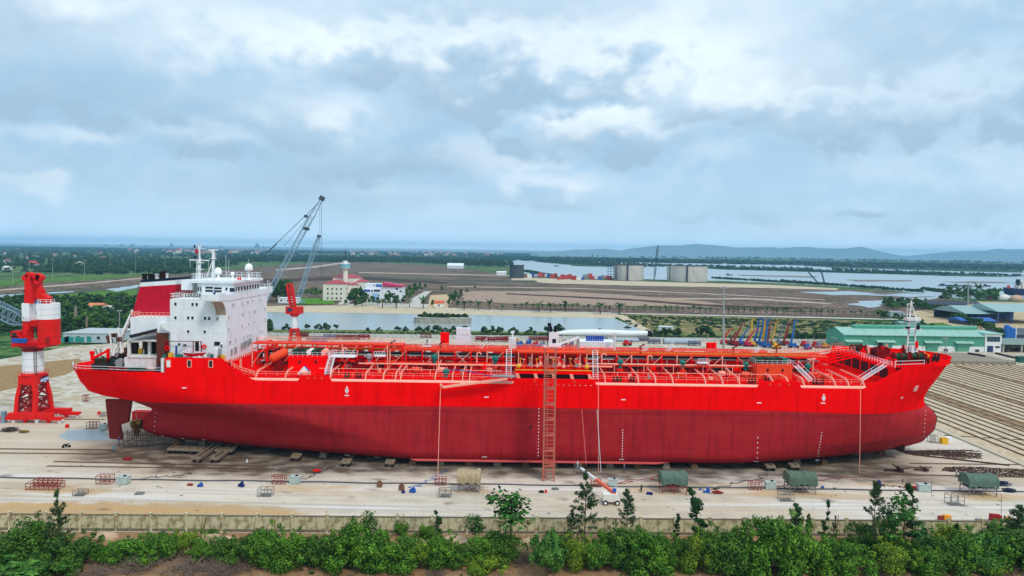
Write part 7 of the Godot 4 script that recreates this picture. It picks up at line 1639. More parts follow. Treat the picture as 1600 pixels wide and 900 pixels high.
func behind_ship():
	var b: MB
	# the yard fence: concrete panels between posts
	var f0 := ground_at(395,525.5); var f1 := ground_at(1300,536.5); var fence := thing("yard_fence","pale grey concrete panel fence along the back of the yard","fence"); var pm := worn(Color8(196,198,194),0.3,0.15,0.9); var n := 88
	var panel := MB.new(); panel.box(Vector3(0,1.1,0),Vector3(f0.distance_to(f1) / n - 0.3,2.2,0.14)); var post := MB.new(); post.box(Vector3(0,1.25,0),Vector3(0.35,2.5,0.35))
	var pmesh := panel.mesh(); var qmesh := post.mesh()
	for i in n:
		put(pmesh,"fence_panel",pm,fence,f0.lerp(f1,(i + 0.5) / n)); put(qmesh,"fence_post",pm,fence,f0.lerp(f1,float(i) / n))
	var hues := {"red": Color8(196,34,36),"brown": Color8(122,58,46),"dark red": Color8(140,30,40),"blue": Color8(40,96,170),"magenta": Color8(176,24,60),"yellow": Color8(216,166,50),"grey": Color8(110,116,136),"tan": Color8(190,150,70)}
	var lifts := [[1133,538,1139.5,516,"red",0.5],[1145,539,1150,519,"brown",0.5],[1150.5,540,1158.5,507,"dark red",0.5],[1159.5,540,1168,514,"blue",0.4],[1169.5,541.5,1178.5,517,"magenta",0.5],[1176,541,1175,501,"yellow",0.4],[1183,540,1186,500,"blue",0.5],[1190,541,1192.5,501,"blue",0.5],[1196,540,1195,501,"yellow",0.6],[1199,543,1199.5,501,"blue",0.5],[1203.5,541,1202,506,"brown",0.6],[1209,541,1212.5,504,"tan",0.6],[1219,539.5,1222.5,511,"grey",0.5],[1229,540,1232.5,505,"dark red",0.6],[1240,543.5,1241.5,502,"blue",0.5]]
	for i in lifts.size():
		var p = lifts[i]; var at := ground_at(p[0],p[1]); boom_lift(at,plane_at(p[2],p[3],at.z),hues[p[4]],"%s boom lift with raised arm, %s in the row from the lamp mast" % [p[4],ordinal(i + 1)],p[5])
	for p in [[1257,541,"red"],[1275,542,"red"],[1280,544,"grey"],[1289,544,"tan"],[980,540,"red"],[1213,545,"yellow"],[1262,546,"blue"]]:
		var at := ground_at(p[0],p[1]); var o := thing("forklift_truck","%s yard truck parked %s" % [p[2],{1257: "next to the last blue boom lift",1275: "halfway between the boom lifts and the warehouse",1280: "with tan cab near the warehouse corner",1289: "against the end of the warehouse",980: "alone by the pale steel tube",1213: "low down between the boom lifts",1262: "low down before the other trucks"}[p[0]]],"truck",at,rng.randf() * 0.6)
		b = MB.new(); b.box(Vector3(0,1.1,0),Vector3(4.4,1.0,2.0)); b.box(Vector3(-0.6,2.2,0),Vector3(1.8,1.4,1.8)); part(b,"body",worn(hues[p[2]],0.2,0.3),o)
		for x in [-1.4,1.4]: b = MB.new(); b.tube(Vector3(x,0.6,-1.1),Vector3(x,0.6,1.1),0.6,-1,10); part(b,"wheel",plain(Color8(30,30,30),0.8),o)
		b = MB.new(); b.bar(Vector3(2.2,0.3,0.5),Vector3(2.4,3.0,0.5),0.2); b.bar(Vector3(2.2,0.3,-0.5),Vector3(2.4,3.0,-0.5),0.2); part(b,"mast",plain(Color8(50,50,54),0.7),o)
	# long white blade on cradles and steel tubes
	var o := thing("turbine_blade","long white tapered blade lying on cradles behind the ship","blade"); var a := ground_at(868,528); var z := a.z
	var pts := [[866,521.5,0.5],[880,520.5,1.4],[900,520,1.8],[925,520,2.0],[955,520.5,1.9],[985,521.5,1.7],[1012,521,1.5]]
	b = MB.new()
	for i in pts.size() - 1: b.tube(plane_at(pts[i][0],pts[i][1],z),plane_at(pts[i + 1][0],pts[i + 1][1],z),pts[i][2],pts[i + 1][2],16,i == 0 or i == pts.size() - 2)
	part(b,"blade",worn(Color8(228,232,234),0.08,0.1),o)
	b = MB.new(); b.tube(plane_at(1011.5,521,z),plane_at(1018,521,z),1.7,1.6,18); part(b,"root_cover",plain(Color8(20,20,24),0.7),o)
	for px in [888,930,1000]: b = MB.new(); var q := plane_at(px,524,z); b.block(Vector3(q.x,0,z),Vector3(0.8,q.y - 0.6,3.0)); part(b,"cradle",plain(Color8(120,124,130),0.7),o)
	var tube_m := worn(Color8(160,174,188),0.15,0.1,0.4)
	for p in [[1037,533.5,1087,534.5,1.7,"large pale steel tube lying near the back fence",537],[956,531,998,532,1.0,"slim pale steel tube lying beside the blade",533.5],[1054,545,1100,546,0.6,"pale thin pipe lying in front of the large steel tube",546.5]]:
		var g := ground_at(p[0],p[6]); b = MB.new(); var pa := plane_at(p[0],p[1],g.z); var pb := plane_at(p[2],p[3],g.z); b.tube(pa,pb,p[4],-1,16); b.tube(pa,pa + (pb - pa) * 0.02,p[4] * 1.1,-1,16); b.tube(pb,pa + (pb - pa) * 0.98,p[4] * 1.1,-1,16)
		var s := tag(part(b,"steel_tube",tube_m),p[5],"steel tube") as Node3D
		for t in [0.2,0.8]: b = MB.new(); b.block(Vector3(lerpf(pa.x,pb.x,t),0,pa.z),Vector3(0.8,maxf(0.3,pa.y - p[4] * 0.8),2.6)); part(b,"cradle",plain(Color8(96,92,90),0.8),s)
	# frames, racks and machines
	var rust := worn(Color8(116,58,46),0.3,0.4,0.9); var steel := worn(Color8(96,100,112),0.3,0.4,0.7)
	var racks := [[495,533,15,"grey"],[515,530,9,"grey"],[538,530.5,12,"brown"],[552,531,10,"brown"],[568,530,9,"dark red"],[666,528.5,8,"brown"],[752,533,9,"dark red"],[763,534,9,"dark red"],[783,533.5,10,"dark red"],[795,533,9,"brown"],[838,533,12,"brown"],[850,533,8,"dark red"],[1005,533,9,"grey"],[1022,537,9,"grey"],[940,534,9,"grey"],[1085,540,9,"grey"],[472,527,9,"brown"],[498,540,8,"blue"]]
	for i in racks.size():
		var p = racks[i]; var q := ground_at(p[0],p[1]); var w: float = p[2] * 0.34; b = MB.new()
		for x in [-w,0.0,w]:
			for zz in [-1.0,1.0]: b.bar(q + Vector3(x,0,zz),q + Vector3(x,2.4,zz),0.34)
		for y in [0.9,2.3]:
			for zz in [-1.0,1.0]: b.bar(q + Vector3(-w,y,zz),q + Vector3(w,y,zz),0.36)
		b.box(q + Vector3(0,1.5,0),Vector3(w * 1.8,0.5,1.6)); tag(part(b,"steel_rack",worn(hues[p[3]],0.3,0.3,0.8)),"%s steel rack standing behind the ship, %s counting from the jib crane" % [p[3],ordinal(i + 1 if p[0] < 1000 else i + 1)],"rack","steel racks behind the ship")
	var k := 0
	for p in [[812,541,"blue",3.2],[820,544,"dark red",2.8],[826,538,"blue",3.0],[832,545,"magenta",3.4],[837,540,"red",2.6],[842,546,"blue",3.4],[848,541,"grey",2.4],[853,547,"blue",2.6],[876,546,"blue",2.8],[882,539,"brown",2.8],[888,545,"magenta",3.0],[893,540,"grey",2.4],[899,546,"red",2.6],[807,536,"tan",2.6],[871,540,"dark red",2.4]]:
		var q := ground_at(p[0],p[1]); b = MB.new(); b.block(q + Vector3(0,0.3,0),Vector3(p[3],p[3] * 0.55,2.0),rng.randf_range(-0.3,0.3)); b.block(q + Vector3(p[3] * 0.2,0.3 + p[3] * 0.55,0),Vector3(p[3] * 0.4,0.7,1.2)); b.bar(q + Vector3(-p[3] * 0.4,0,0),q + Vector3(p[3] * 0.4,0.3,0),0.4); b.tube(q + Vector3(-p[3] * 0.3,p[3] * 0.6,0),q + Vector3(-p[3] * 0.3,p[3] * 0.6 + 1.4,0),0.16,-1,6); k += 1
		tag(part(b,"welding_machine",worn(hues[p[2]],0.2,0.3)),"%s machine beyond the manifold, %s on the way to the white house" % [p[2],ordinal(k)],"machine","machines beyond the manifold")
	# blue drums on the white house, white cover and small things standing on the ship's far side
	for i in 9:
		var q := plane_at(917 + i * 3.5,536.5,-177.6); q.y = 25.9; b = MB.new(); b.lathe(q,[Vector2(0.26,0),Vector2(0.27,0.3),Vector2(0.25,0.35),Vector2(0.27,0.9),Vector2(0.25,1.3),Vector2(0.2,1.34),Vector2(0,1.34)],10)
		if i == 8: continue
		tag(part(b,"blue_drum",worn(Color8(26,70,168),0.1,0.5)),"blue drum on the white deckhouse roof, %s from the hose crane" % ordinal(i + 1),"drum","blue drums on the deckhouse roof")
	b = MB.new(); var c0 := plane_at(712,542,-182.0); var c1 := plane_at(735,542,-182.0); b.span(c0.x,c1.x,20.3,26.4,-182,-184); b.span(c0.x + 0.1,c1.x - 0.1,26.5,28.2,-182.1,-183.9); tag(part(b,"white_cabin",worn(Color8(228,232,236),0.08,0.2)),"tall white boxy cabin standing on the far side of the deck beside the red one","cabin")
	b = MB.new(); b.block(plane_at(965,551,-178.0) - Vector3(0,1,0),Vector3(1.4,2.0,1)); b.block(plane_at(984,549,-178.0) - Vector3(0,1,0),Vector3(1.4,1.6,1)); tag(part(b,"blue_locker",worn(Color8(50,110,176),0.15,0.4)),"pair of blue lockers on the far deck past the white deckhouse","locker")

# ---------------------------------------------------------------- people: one skin over joints, meshed as surface nets
func person_mesh(pose: int,top_c: Color,leg_c: Color,hat_c: Color) -> ArrayMesh:
	var skin := Color(0.42,0.25,0.16); var bones := []
	var sh := 1.42; var arm: Array = [[Vector3(-0.19,sh,0),Vector3(-0.27,1.14,0.02),Vector3(-0.25,0.90,0.10)],[Vector3(0.19,sh,0),Vector3(0.27,1.14,0.02),Vector3(0.25,0.90,0.10)]]
	var leg: Array = [[Vector3(-0.09,0.92,0),Vector3(-0.11,0.50,0.02),Vector3(-0.12,0.08,-0.02)],[Vector3(0.09,0.92,0),Vector3(0.11,0.50,0.02),Vector3(0.12,0.08,-0.02)]]
	if pose == 1: arm[1] = [Vector3(0.19,sh,0),Vector3(0.30,1.22,0.16),Vector3(0.22,1.16,0.40)]; arm[0] = [Vector3(-0.19,sh,0),Vector3(-0.27,1.18,0.15),Vector3(-0.16,1.12,0.38)]; leg[0][2] = Vector3(-0.13,0.08,-0.22); leg[0][1] = Vector3(-0.12,0.48,-0.02)
	if pose == 2: leg[0] = [Vector3(-0.09,0.92,0),Vector3(-0.10,0.52,0.20),Vector3(-0.11,0.10,0.10)]; leg[1] = [Vector3(0.09,0.92,0),Vector3(0.10,0.50,-0.06),Vector3(0.11,0.12,-0.30)]; arm[0][2] = Vector3(-0.24,0.92,-0.16); arm[1][2] = Vector3(0.24,0.95,0.24)
	bones.append([Vector3(0,0.95,0),Vector3(0,1.18,0),0.155,0.15,leg_c]); bones.append([Vector3(-0.06,1.22,0),Vector3(-0.09,1.40,0),0.13,0.11,top_c]); bones.append([Vector3(0.06,1.22,0),Vector3(0.09,1.40,0),0.13,0.11,top_c])
	bones.append([Vector3(0,1.42,0),Vector3(0,1.54,0.01),0.065,0.06,skin]); bones.append([Vector3(0,1.60,0.02),Vector3(0,1.66,0.01),0.095,0.10,skin]); bones.append([Vector3(0,1.69,0.01),Vector3(0,1.71,0.0),0.115,0.10,hat_c]); bones.append([Vector3(0,1.59,0.11),Vector3(0,1.61,0.11),0.022,0.018,skin])
	for a in arm:
		bones.append([a[0],a[1],0.062,0.05,top_c]); bones.append([a[1],a[2],0.048,0.036,top_c]); var d: Vector3 = (a[2] - a[1]).normalized(); bones.append([a[2],a[2] + d * 0.09,0.038,0.03,skin])
		for i in 4: bones.append([a[2] + d * 0.08 + Vector3(0.014 * (i - 1.5),0,0),a[2] + d * (0.15 - 0.01 * absf(i - 1.5)) + Vector3(0.018 * (i - 1.5),0,0.01),0.012,0.009,skin])
		bones.append([a[2] + d * 0.03,a[2] + d * 0.08 + Vector3(0,0,0.045),0.013,0.010,skin])
	for l in leg: bones.append([l[0],l[1],0.088,0.062,leg_c]); bones.append([l[1],l[2],0.06,0.044,leg_c]); bones.append([l[2] + Vector3(0,-0.02,0),l[2] + Vector3(0,-0.03,0.17),0.048,0.036,Color(0.03,0.03,0.03)])
	var h := 0.04; var lo := Vector3(-0.44,-0.02,-0.44); var nx := 22; var ny := 46; var nz := 24
	var vals := PackedFloat32Array(); vals.resize((nx + 1) * (ny + 1) * (nz + 1)); vals.fill(1.0)
	for bn in bones:
		var p: Vector3 = bn[0]; var q: Vector3 = bn[1]; var r := maxf(bn[2],bn[3]) + 0.09
		var mn := (p.min(q) - Vector3.ONE * r - lo) / h; var mx := (p.max(q) + Vector3.ONE * r - lo) / h
		for z in range(maxi(0,int(mn.z)),mini(nz,int(mx.z) + 1) + 1):
			for y in range(maxi(0,int(mn.y)),mini(ny,int(mx.y) + 1) + 1):
				for x in range(maxi(0,int(mn.x)),mini(nx,int(mx.x) + 1) + 1):
					var w := lo + Vector3(x,y,z) * h; var t := clampf((w - p).dot(q - p) / maxf(0.0001,(q - p).length_squared()),0,1)
					var d := w.distance_to(p.lerp(q,t)) - lerpf(bn[2],bn[3],t); var i := (z * (ny + 1) + y) * (nx + 1) + x; var e := vals[i]
					var k := clampf(0.5 + 0.5 * (e - d) / 0.035,0,1); vals[i] = lerpf(e,d,k) - 0.035 * k * (1 - k)
	var at := func(x,y,z): return vals[(z * (ny + 1) + y) * (nx + 1) + x]
	var id := {}; var pts := []
	for z in nz:
		for y in ny:
			for x in nx:
				var sum := Vector3.ZERO; var c := 0
				var corner := [at.call(x,y,z),at.call(x + 1,y,z),at.call(x,y + 1,z),at.call(x + 1,y + 1,z),at.call(x,y,z + 1),at.call(x + 1,y,z + 1),at.call(x,y + 1,z + 1),at.call(x + 1,y + 1,z + 1)]
				for e in [[0,1],[2,3],[4,5],[6,7],[0,2],[1,3],[4,6],[5,7],[0,4],[1,5],[2,6],[3,7]]:
					var u: float = corner[e[0]]; var v: float = corner[e[1]]
					if (u < 0) != (v < 0):
						var t := u / (u - v); var g := Vector3(e[0] & 1,(e[0] >> 1) & 1,e[0] >> 2); var g2 := Vector3(e[1] & 1,(e[1] >> 1) & 1,e[1] >> 2); sum += g.lerp(g2,t); c += 1
				if c: id[Vector3i(x,y,z)] = pts.size(); pts.append(lo + (Vector3(x,y,z) + sum / c) * h)
	var grad := func(p):
		var s := Vector3.ZERO; var q: Vector3 = (p - lo) / h; var x := clampi(int(round(q.x)),1,nx - 1); var y := clampi(int(round(q.y)),1,ny - 1); var z := clampi(int(round(q.z)),1,nz - 1)
		return Vector3(at.call(x + 1,y,z) - at.call(x - 1,y,z),at.call(x,y + 1,z) - at.call(x,y - 1,z),at.call(x,y,z + 1) - at.call(x,y,z - 1)).normalized()
	var hue := func(p):
		var best := 9.0; var c := top_c
		for bn in bones:
			var t := clampf((p - bn[0]).dot(bn[1] - bn[0]) / maxf(0.0001,(bn[1] - bn[0]).length_squared()),0,1); var d: float = p.distance_to(bn[0].lerp(bn[1],t)) - lerpf(bn[2],bn[3],t)
			if d < best: best = d; c = bn[4]
		return c
	var b := MB.new()
	for k in id:
		var x: int = k.x; var y: int = k.y; var z: int = k.z
		for ax in [[Vector3i(1,0,0),Vector3i(0,-1,0),Vector3i(0,0,-1)],[Vector3i(0,1,0),Vector3i(0,0,-1),Vector3i(-1,0,0)],[Vector3i(0,0,1),Vector3i(-1,0,0),Vector3i(0,-1,0)]]:
			var e: Vector3i = k + ax[0]
			if e.x > nx or e.y > ny or e.z > nz: continue
			if (at.call(x,y,z) < 0) == (at.call(e.x,e.y,e.z) < 0): continue
			var q := [k,k + ax[1],k + ax[1] + ax[2],k + ax[2]]
			if not (id.has(q[1]) and id.has(q[2]) and id.has(q[3])): continue
			var v := q.map(func(i): return pts[id[i]]); b.col = hue.call(v[0])
			b.quad_n(v[0],v[1],v[2],v[3],grad.call(v[0]),grad.call(v[1]),grad.call(v[2]),grad.call(v[3]))
	return b.mesh()

# a heap of chain: runs of links that wander from a to d
func chain(b: MB,pts: Array,wave: float,f: FastNoiseLite,link := 0.5):
	for i in pts.size() - 1:
		var a: Vector3 = pts[i]; var d: Vector3 = pts[i + 1]; var k := int(a.distance_to(d) / (link * 0.8)); var side := (d - a).cross(Vector3.UP).normalized()
		for j in k:
			var p := a.lerp(d,float(j) / k) + side * f.get_noise_2d(a.x * 9 + j * 0.8,a.z * 13) * wave; var q := a.lerp(d,float(j + 1) / k) + side * f.get_noise_2d(a.x * 9 + (j + 1) * 0.8,a.z * 13) * wave
			p.y += 0.12 + 0.05 * (j % 2); q.y = p.y; b.bar(p,q,link * (0.55 if j % 2 else 0.2),link * (0.2 if j % 2 else 0.55))

func make_yard():
	var b: MB; var o: Node3D
	var red := worn(Color8(226,24,16),0.15,0.12); var white := worn(Color8(232,235,238),0.06,0.06); var dred := worn(Color8(150,30,34),0.3,0.2); var dark := plain(Color8(34,34,38),0.8); var blue := worn(Color8(34,92,176),0.15,0.3); var steel := worn(Color8(120,150,166),0.25,0.1,0.6)
	portal_crane(red,white,dred,dark,blue,steel)
	# tracks sunk in the yard and the line that feeds the welders
	var track := worn(Color8(96,76,58),0.4,0.2,0.9)
	for p in [[85,721,420,728.5,"short sunken rail nearest the rudder, the farther of two"],[74,728,430,733,"short sunken rail nearest the rudder, the nearer of two"],[-60,700.5,185,703,"farther of the long sunken rails astern of the rudder"],[-60,707,176,709.5,"nearer of the long sunken rails astern of the rudder"],[1420,724,1700,727,"sunken rail running ahead of the bow past the anchor chains"],[-40,655,165,655,"sunken rail under the red portal crane"],[1475,680,1640,690,"sunken rail leading toward the slipway from the yellow box"],[1380,741,1640,746,"sunken rail beside the pile of netted chain"]]:
		b = MB.new(); var a := ground_at(p[0],p[1]); var e := ground_at(p[2],p[3]); a.y = 0.04; e.y = 0.04; b.bar(a,e,0.26,0.1); b.bar(a + Vector3(0,0,0.5),e + Vector3(0,0,0.5),0.16,0.07); tag(part(b,"ground_rail",track),p[4],"rail")
	b = MB.new(); var pts := []
	for i in 60: pts.append(Vector3(-140 + i * 4.8,0.16,-141.9 + 0.18 * sin(i * 1.7) + 0.1 * sin(i * 0.6)))
	b.path(pts,0.14,6); tag(part(b,"supply_pipe",plain(Color8(84,88,92),0.6)),"long dark supply pipe running the length of the yard beside the ship","pipe")
	# keel blocks and carriages under the ship
	var timber := worn(Color8(120,92,66),0.4,0.4,0.9); var conc := worn(Color8(150,140,124),0.4,0.3,0.9); k_blocks(timber,conc,dark)
	# access tower against the side
	var rust := worn(Color8(196,108,92),0.3,0.4,0.7); var foot := ground_at(857,752.5); o = thing("stair_tower","tall pinkish scaffold stair tower standing against the middle of the ship","scaffold"); var zt := foot.z - 1.2; var tall := 28.2; var hw := 1.15
	for s in [[-hw,1.1],[hw,1.1],[-hw,-1.1],[hw,-1.1]]: b = MB.new(); b.bar(Vector3(foot.x + s[0],0,zt + s[1]),Vector3(foot.x + s[0],tall,zt + s[1]),0.26); part(b,"post",rust,o)
	for i in 9:
		var y := 3.3 * i + 0.3
		if i > 8: break
		b = MB.new()
		for s in [1.1,-1.1]: b.bar(Vector3(foot.x - hw,y + 3.0,zt + s),Vector3(foot.x + hw,y + 3.0,zt + s),0.24); b.bar(Vector3(foot.x - hw,y + 1.1,zt + s),Vector3(foot.x + hw,y + 1.1,zt + s),0.1); b.bar(Vector3(foot.x - hw,y + 2.0,zt + s),Vector3(foot.x + hw,y + 2.0,zt + s),0.1)
		for s in [-hw,hw]: b.bar(Vector3(foot.x + s,y + 3.0,zt - 1.1),Vector3(foot.x + s,y + 3.0,zt + 1.1),0.2); b.bar(Vector3(foot.x + s,y + 1.2,zt - 1.1),Vector3(foot.x + s,y + 1.2,zt + 1.1),0.1)
		if i < 8: part(b,"stage_frame",rust,o)
		if i < 8:
			b = MB.new(); b.box(Vector3(foot.x + 0.55,y + 2.96,zt),Vector3(1.1,0.08,2.0)); part(b,"landing",rust,o)
			b = MB.new()
			for j in 9: b.box(Vector3(foot.x - 0.75 + 0.0 * j,y + 0.2 + j * 0.33,zt + 0.9 - j * 0.2),Vector3(0.75,0.06,0.22))
			for s in [-1.1,-0.38]: b.bar(Vector3(foot.x + s,y,zt + 1.0),Vector3(foot.x + s,y + 3.0,zt - 0.9),0.1,0.2); b.bar(Vector3(foot.x + s,y + 0.9,zt + 1.0),Vector3(foot.x + s,y + 3.9,zt - 0.9),0.06)
			part(b,"stair_flight",rust,o)
	yard_items(red,white,dred,dark,blue,steel)

func k_blocks(timber: Material,conc: Material,dark: Material):
	var stack := MB.new(); stack.block(Vector3.ZERO,Vector3(1.6,0.7,3.0)); stack.block(Vector3(0,0.7,0),Vector3(1.2,0.45,2.6)); var mesh := stack.mesh(); var n := 0
	for line in [[MID,-82,-50,"middle of the stern"],[MID,66,92,"middle of the forefoot"],[MID + 8.5,-50,-16,"after quarter"],[MID + 8.5,48,80,"forward quarter"],[MID + 13.2,-22,48,"flat side amidships"]]:
		n = 0
		var x: float = line[1]
		while x < line[2]:
			n += 1
			tag(put(mesh,"keel_block",timber if n % 2 else conc,null,Vector3(x,0,line[0])),"stacked support block under the ship's %s, %s from the stern end" % [line[3],ordinal(n)],"keel block","keel blocks under the ship"); x += 6.4
	# transfer carriages: wheeled units and pairs of long beams
	var steel := worn(Color8(142,128,108),0.4,0.4,0.8); var unit := func(at: Vector3,label: String,long: float):
		var o := thing("ship_carriage",label,"carriage",at,0.0,"transfer carriages under the ship"); var b := MB.new()
		for s in [-0.75,0.75]: b.span(s - 0.22,s + 0.22,0.75,1.35,-long,0.6)
		b.span(-1.0,1.0,0.8,1.3,0.2,0.7); b.span(-1.0,1.0,0.8,1.3,-long,-long + 0.5); part(b,"frame",steel,o)
		for s in [-0.75,0.75]:
			for z in [0.1,-long + 0.5]: b = MB.new(); b.tube(Vector3(s - 0.16,0.5,z),Vector3(s + 0.16,0.5,z),0.5,-1,12); part(b,"wheel",dark,o)
	unit.call(ground_at(309,722),"first long wheeled carriage reaching out from under the stern",12.0); unit.call(ground_at(337,722.5),"second long wheeled carriage reaching out from under the stern",12.0)
	for i in 6: unit.call(ground_at(270 + i * 13.5 + (20 if i > 3 else 0),708 + i * 0.5),"short wheeled carriage under the stern bulge, %s from the rudder" % ordinal(i + 1),1.6)
	for p in [[460,722],[539,731],[608,731.5],[1206,738],[1244,737]]: unit.call(ground_at(p[0],p[1]) - Vector3(0,0,1.0),"single wheeled carriage at the edge of the hull's shadow, %s" % {460: "nearest the stern",539: "below a white hull mark",608: "where the bilge keel begins",1206: "between the two forward green tents",1244: "behind the second green tent"}[p[0]],1.6)

func portal_crane(red: Material,white: Material,dred: Material,dark: Material,blue: Material,steel: Material):
	var o := thing("portal_crane","big red and white portal crane on the quay astern of the ship","crane"); var b: MB
	var z := -190.0; var Q := func(px,py,dz := 0.0): return plane_at(px,py,z + dz)
	# legs under a ring
	var yb: float = 2.6; var ring: float = Q.call(52,597).y; var cx: float = Q.call(52.5,600).x
	var legs := [[Vector3(-2.7,yb,3.1),Vector3(-1.9,ring,2.2)],[Vector3(2.3,yb,3.1),Vector3(1.9,ring,2.2)],[Vector3(2.7,yb,-3.1),Vector3(1.9,ring,-2.2)],[Vector3(-2.7,yb,-3.1),Vector3(-1.9,ring,-2.2)]]
	for l in legs: b = MB.new(); b.bar(Vector3(cx,0,z) + l[0],Vector3(cx,0,z) + l[0].lerp(l[1],0.55) + Vector3(0.25 * signf(l[0].x),0,0),1.05); b.bar(Vector3(cx,0,z) + l[0].lerp(l[1],0.55) + Vector3(0.25 * signf(l[0].x),0,0),Vector3(cx,0,z) + l[1],1.0); part(b,"leg",red,o)
	for i in 4:
		var p: Array = legs[i]; var q: Array = legs[(i + 1) % 4]; b = MB.new()
		for t in [[0.05,0.45],[0.5,0.88]]: b.bar(Vector3(cx,0,z) + p[0].lerp(p[1],t[0]),Vector3(cx,0,z) + q[0].lerp(q[1],t[1]),0.4); b.bar(Vector3(cx,0,z) + q[0].lerp(q[1],t[0]),Vector3(cx,0,z) + p[0].lerp(p[1],t[1]),0.4); b.bar(Vector3(cx,0,z) + q[0].lerp(q[1],t[1]),Vector3(cx,0,z) + p[0].lerp(p[1],t[1]),0.4)
		part(b,"brace",dred,o)
	b = MB.new(); b.box(Vector3(cx,ring + 0.9,z),Vector3(4.9,2.6,5.2)); b.lathe(Vector3(cx,ring + 2.2,z),[Vector2(3.1,0),Vector2(2.6,0.6)],20); part(b,"ring_girder",red,o)
	# sills with bogies, wheels on stands
	for s in [[3.1,-7.2,9.8],[-3.1,-7.0,10.8]]:
		b = MB.new(); b.span(cx + s[1] + 2.4,cx + s[2] - 2.6,1.3,2.7,z + s[0] - 0.7,z + s[0] + 0.7); b.span(cx + s[1],cx + s[1] + 5.6,0.85,1.7,z + s[0] - 0.6,z + s[0] + 0.6); b.span(cx + s[2] - 5.6,cx + s[2],0.85,1.7,z + s[0] - 0.6,z + s[0] + 0.6); b.span(cx - 2,cx + 3,1.1,3.0,z + s[0] - 0.9,z + s[0] + 0.9); part(b,"sill_beam",red,o)
		for i in 6:
			b = MB.new(); var x: float = lerpf(cx + s[1] + 0.6,cx + s[2] - 0.6,i / 5.0); b.tube(Vector3(x,0.45,z + s[0] - 0.3),Vector3(x,0.45,z + s[0] + 0.3),0.45,-1,10); b.box(Vector3(x,0.9,z + s[0]),Vector3(1.4,0.3,1.0)); part(b,"bogie",white if i % 2 else red,o)
	b = MB.new()
	for s in [-2.7,2.7]: b.bar(Vector3(cx + s,2.0,z + 3),Vector3(cx + s,2.0,z - 3),0.9)
	part(b,"cross_beam",red,o)
	# sign on the ring
	b = MB.new(); var sc := Vector3(cx + 2.62,ring + 0.7,z - 0.6); var st := Basis(Vector3.UP,PI * 0.5 - 0.15) * Basis(Vector3.BACK,0.16); b.box(sc,Vector3(2.9,1.5,0.12),st); var sign := part(b,"sign",plain(Color8(44,30,78),0.5),o)
	b = MB.new(); b.box(sc + st.z * 0.08,Vector3(2.7,0.75,0.05),st); b.box(sc + st * Vector3(0.1,-0.6,0.08),Vector3(0.5,0.4,0.05),st); part(b,"white_lettering",plain(Color8(206,216,240),0.5),sign)
	b = MB.new(); b.box(sc + st * Vector3(-0.25,-0.05,0.12),Vector3(1.1,0.3,0.04),st); b.box(sc + st * Vector3(0.75,0.1,0.12),Vector3(0.3,0.3,0.04),st); part(b,"blue_lettering",plain(Color8(120,160,210),0.5),sign)
	# column
	var c0: float = ring + 2.6; var c1: float = Q.call(52,548).y; b = MB.new(); b.tube(Vector3(cx,c0,z),Vector3(cx,c1,z),2.55,-1,24); part(b,"column",white,o)
	b = MB.new(); b.lathe(Vector3(cx,c1,z),[Vector2(2.55,0),Vector2(2.6,0.8),Vector2(4.2,1.8)],24); part(b,"slewing_collar",dred,o)
	# rotating house: rounded red machinery drum with a white top, cab, front tower
	var y0: float = Q.call(70,541).y; var y1: float = Q.call(70,498).y; var y2: float = Q.call(70,473.5).y; var hx: float = Q.call(75.5,500).x
	b = MB.new(); b.prism(Vector3(cx - 4.0,y0,z + 2.6),[Vector2(0,0),Vector2(9.4,0),Vector2(9.6,1.0),Vector2(0,2.0)],Vector3.RIGHT,Vector3.UP,-5.4); part(b,"turntable",red,o)
	b = MB.new(); b.lathe(Vector3(hx,y0 + 0.6,z - 0.2),[Vector2(2.75,0),Vector2(2.75,y1 - y0 - 0.6)],20); part(b,"machine_drum",red,o)
	b = MB.new(); b.lathe(Vector3(hx,y1,z - 0.2),[Vector2(2.76,0),Vector2(2.76,y2 - y1),Vector2(2.3,y2 - y1),Vector2(2.2,y2 - y1 - 0.4),Vector2(0,y2 - y1 - 0.4)],20); part(b,"drum_top",white,o)
	b = MB.new(); b.bar(Vector3(hx,y1 + 0.03,z + 2.6),Vector3(hx,y2,z + 2.6),0.1); b.bar(Q.call(62.5,499,2.0),Q.call(60,476,2.0),0.9); part(b,"white_frame",white,o)
	b = MB.new(); b.span(Q.call(40.5,500).x,Q.call(52,500).x,y1 - 0.6,y2,z + 1.6,z - 1.2); part(b,"white_cabin",white,o)
	b = MB.new(); b.span(Q.call(40.5,500).x,Q.call(50,500).x,y0 + 4.6,y1 + 0.2,z + 1.4,z - 1.0); b.span(Q.call(40.5,500).x,Q.call(61,500).x,y1 - 2.0,y1 - 0.4,z + 1.0,z - 1.0); b.span(Q.call(42,500).x,Q.call(49,500).x,y0 + 2,y0 + 5,z + 1.8,z - 1.0); b.span(Q.call(27,500).x,Q.call(42,500).x,y0 + 2.4,y0 + 3.0,z + 2.6,z - 1.0); part(b,"front_tower",red,o)
	b = MB.new(); b.span(Q.call(50.5,500).x,Q.call(60.5,500).x,y0 + 2.6,y1 - 2.0,z - 1.4,z - 1.8); part(b,"opening",dark,o)
	b = MB.new(); b.span(Q.call(27,500).x,Q.call(39,500).x,Q.call(33,526).y,Q.call(33,516).y,z + 2.6,z - 0.6); var cab := part(b,"driver_cab",red,o)
	b = MB.new(); b.span(Q.call(28.5,500).x,Q.call(52,500).x,Q.call(33,533.5).y,Q.call(33,526.5).y,z + 2.8,z + 2.5); part(b,"cab_panel",blue,cab)
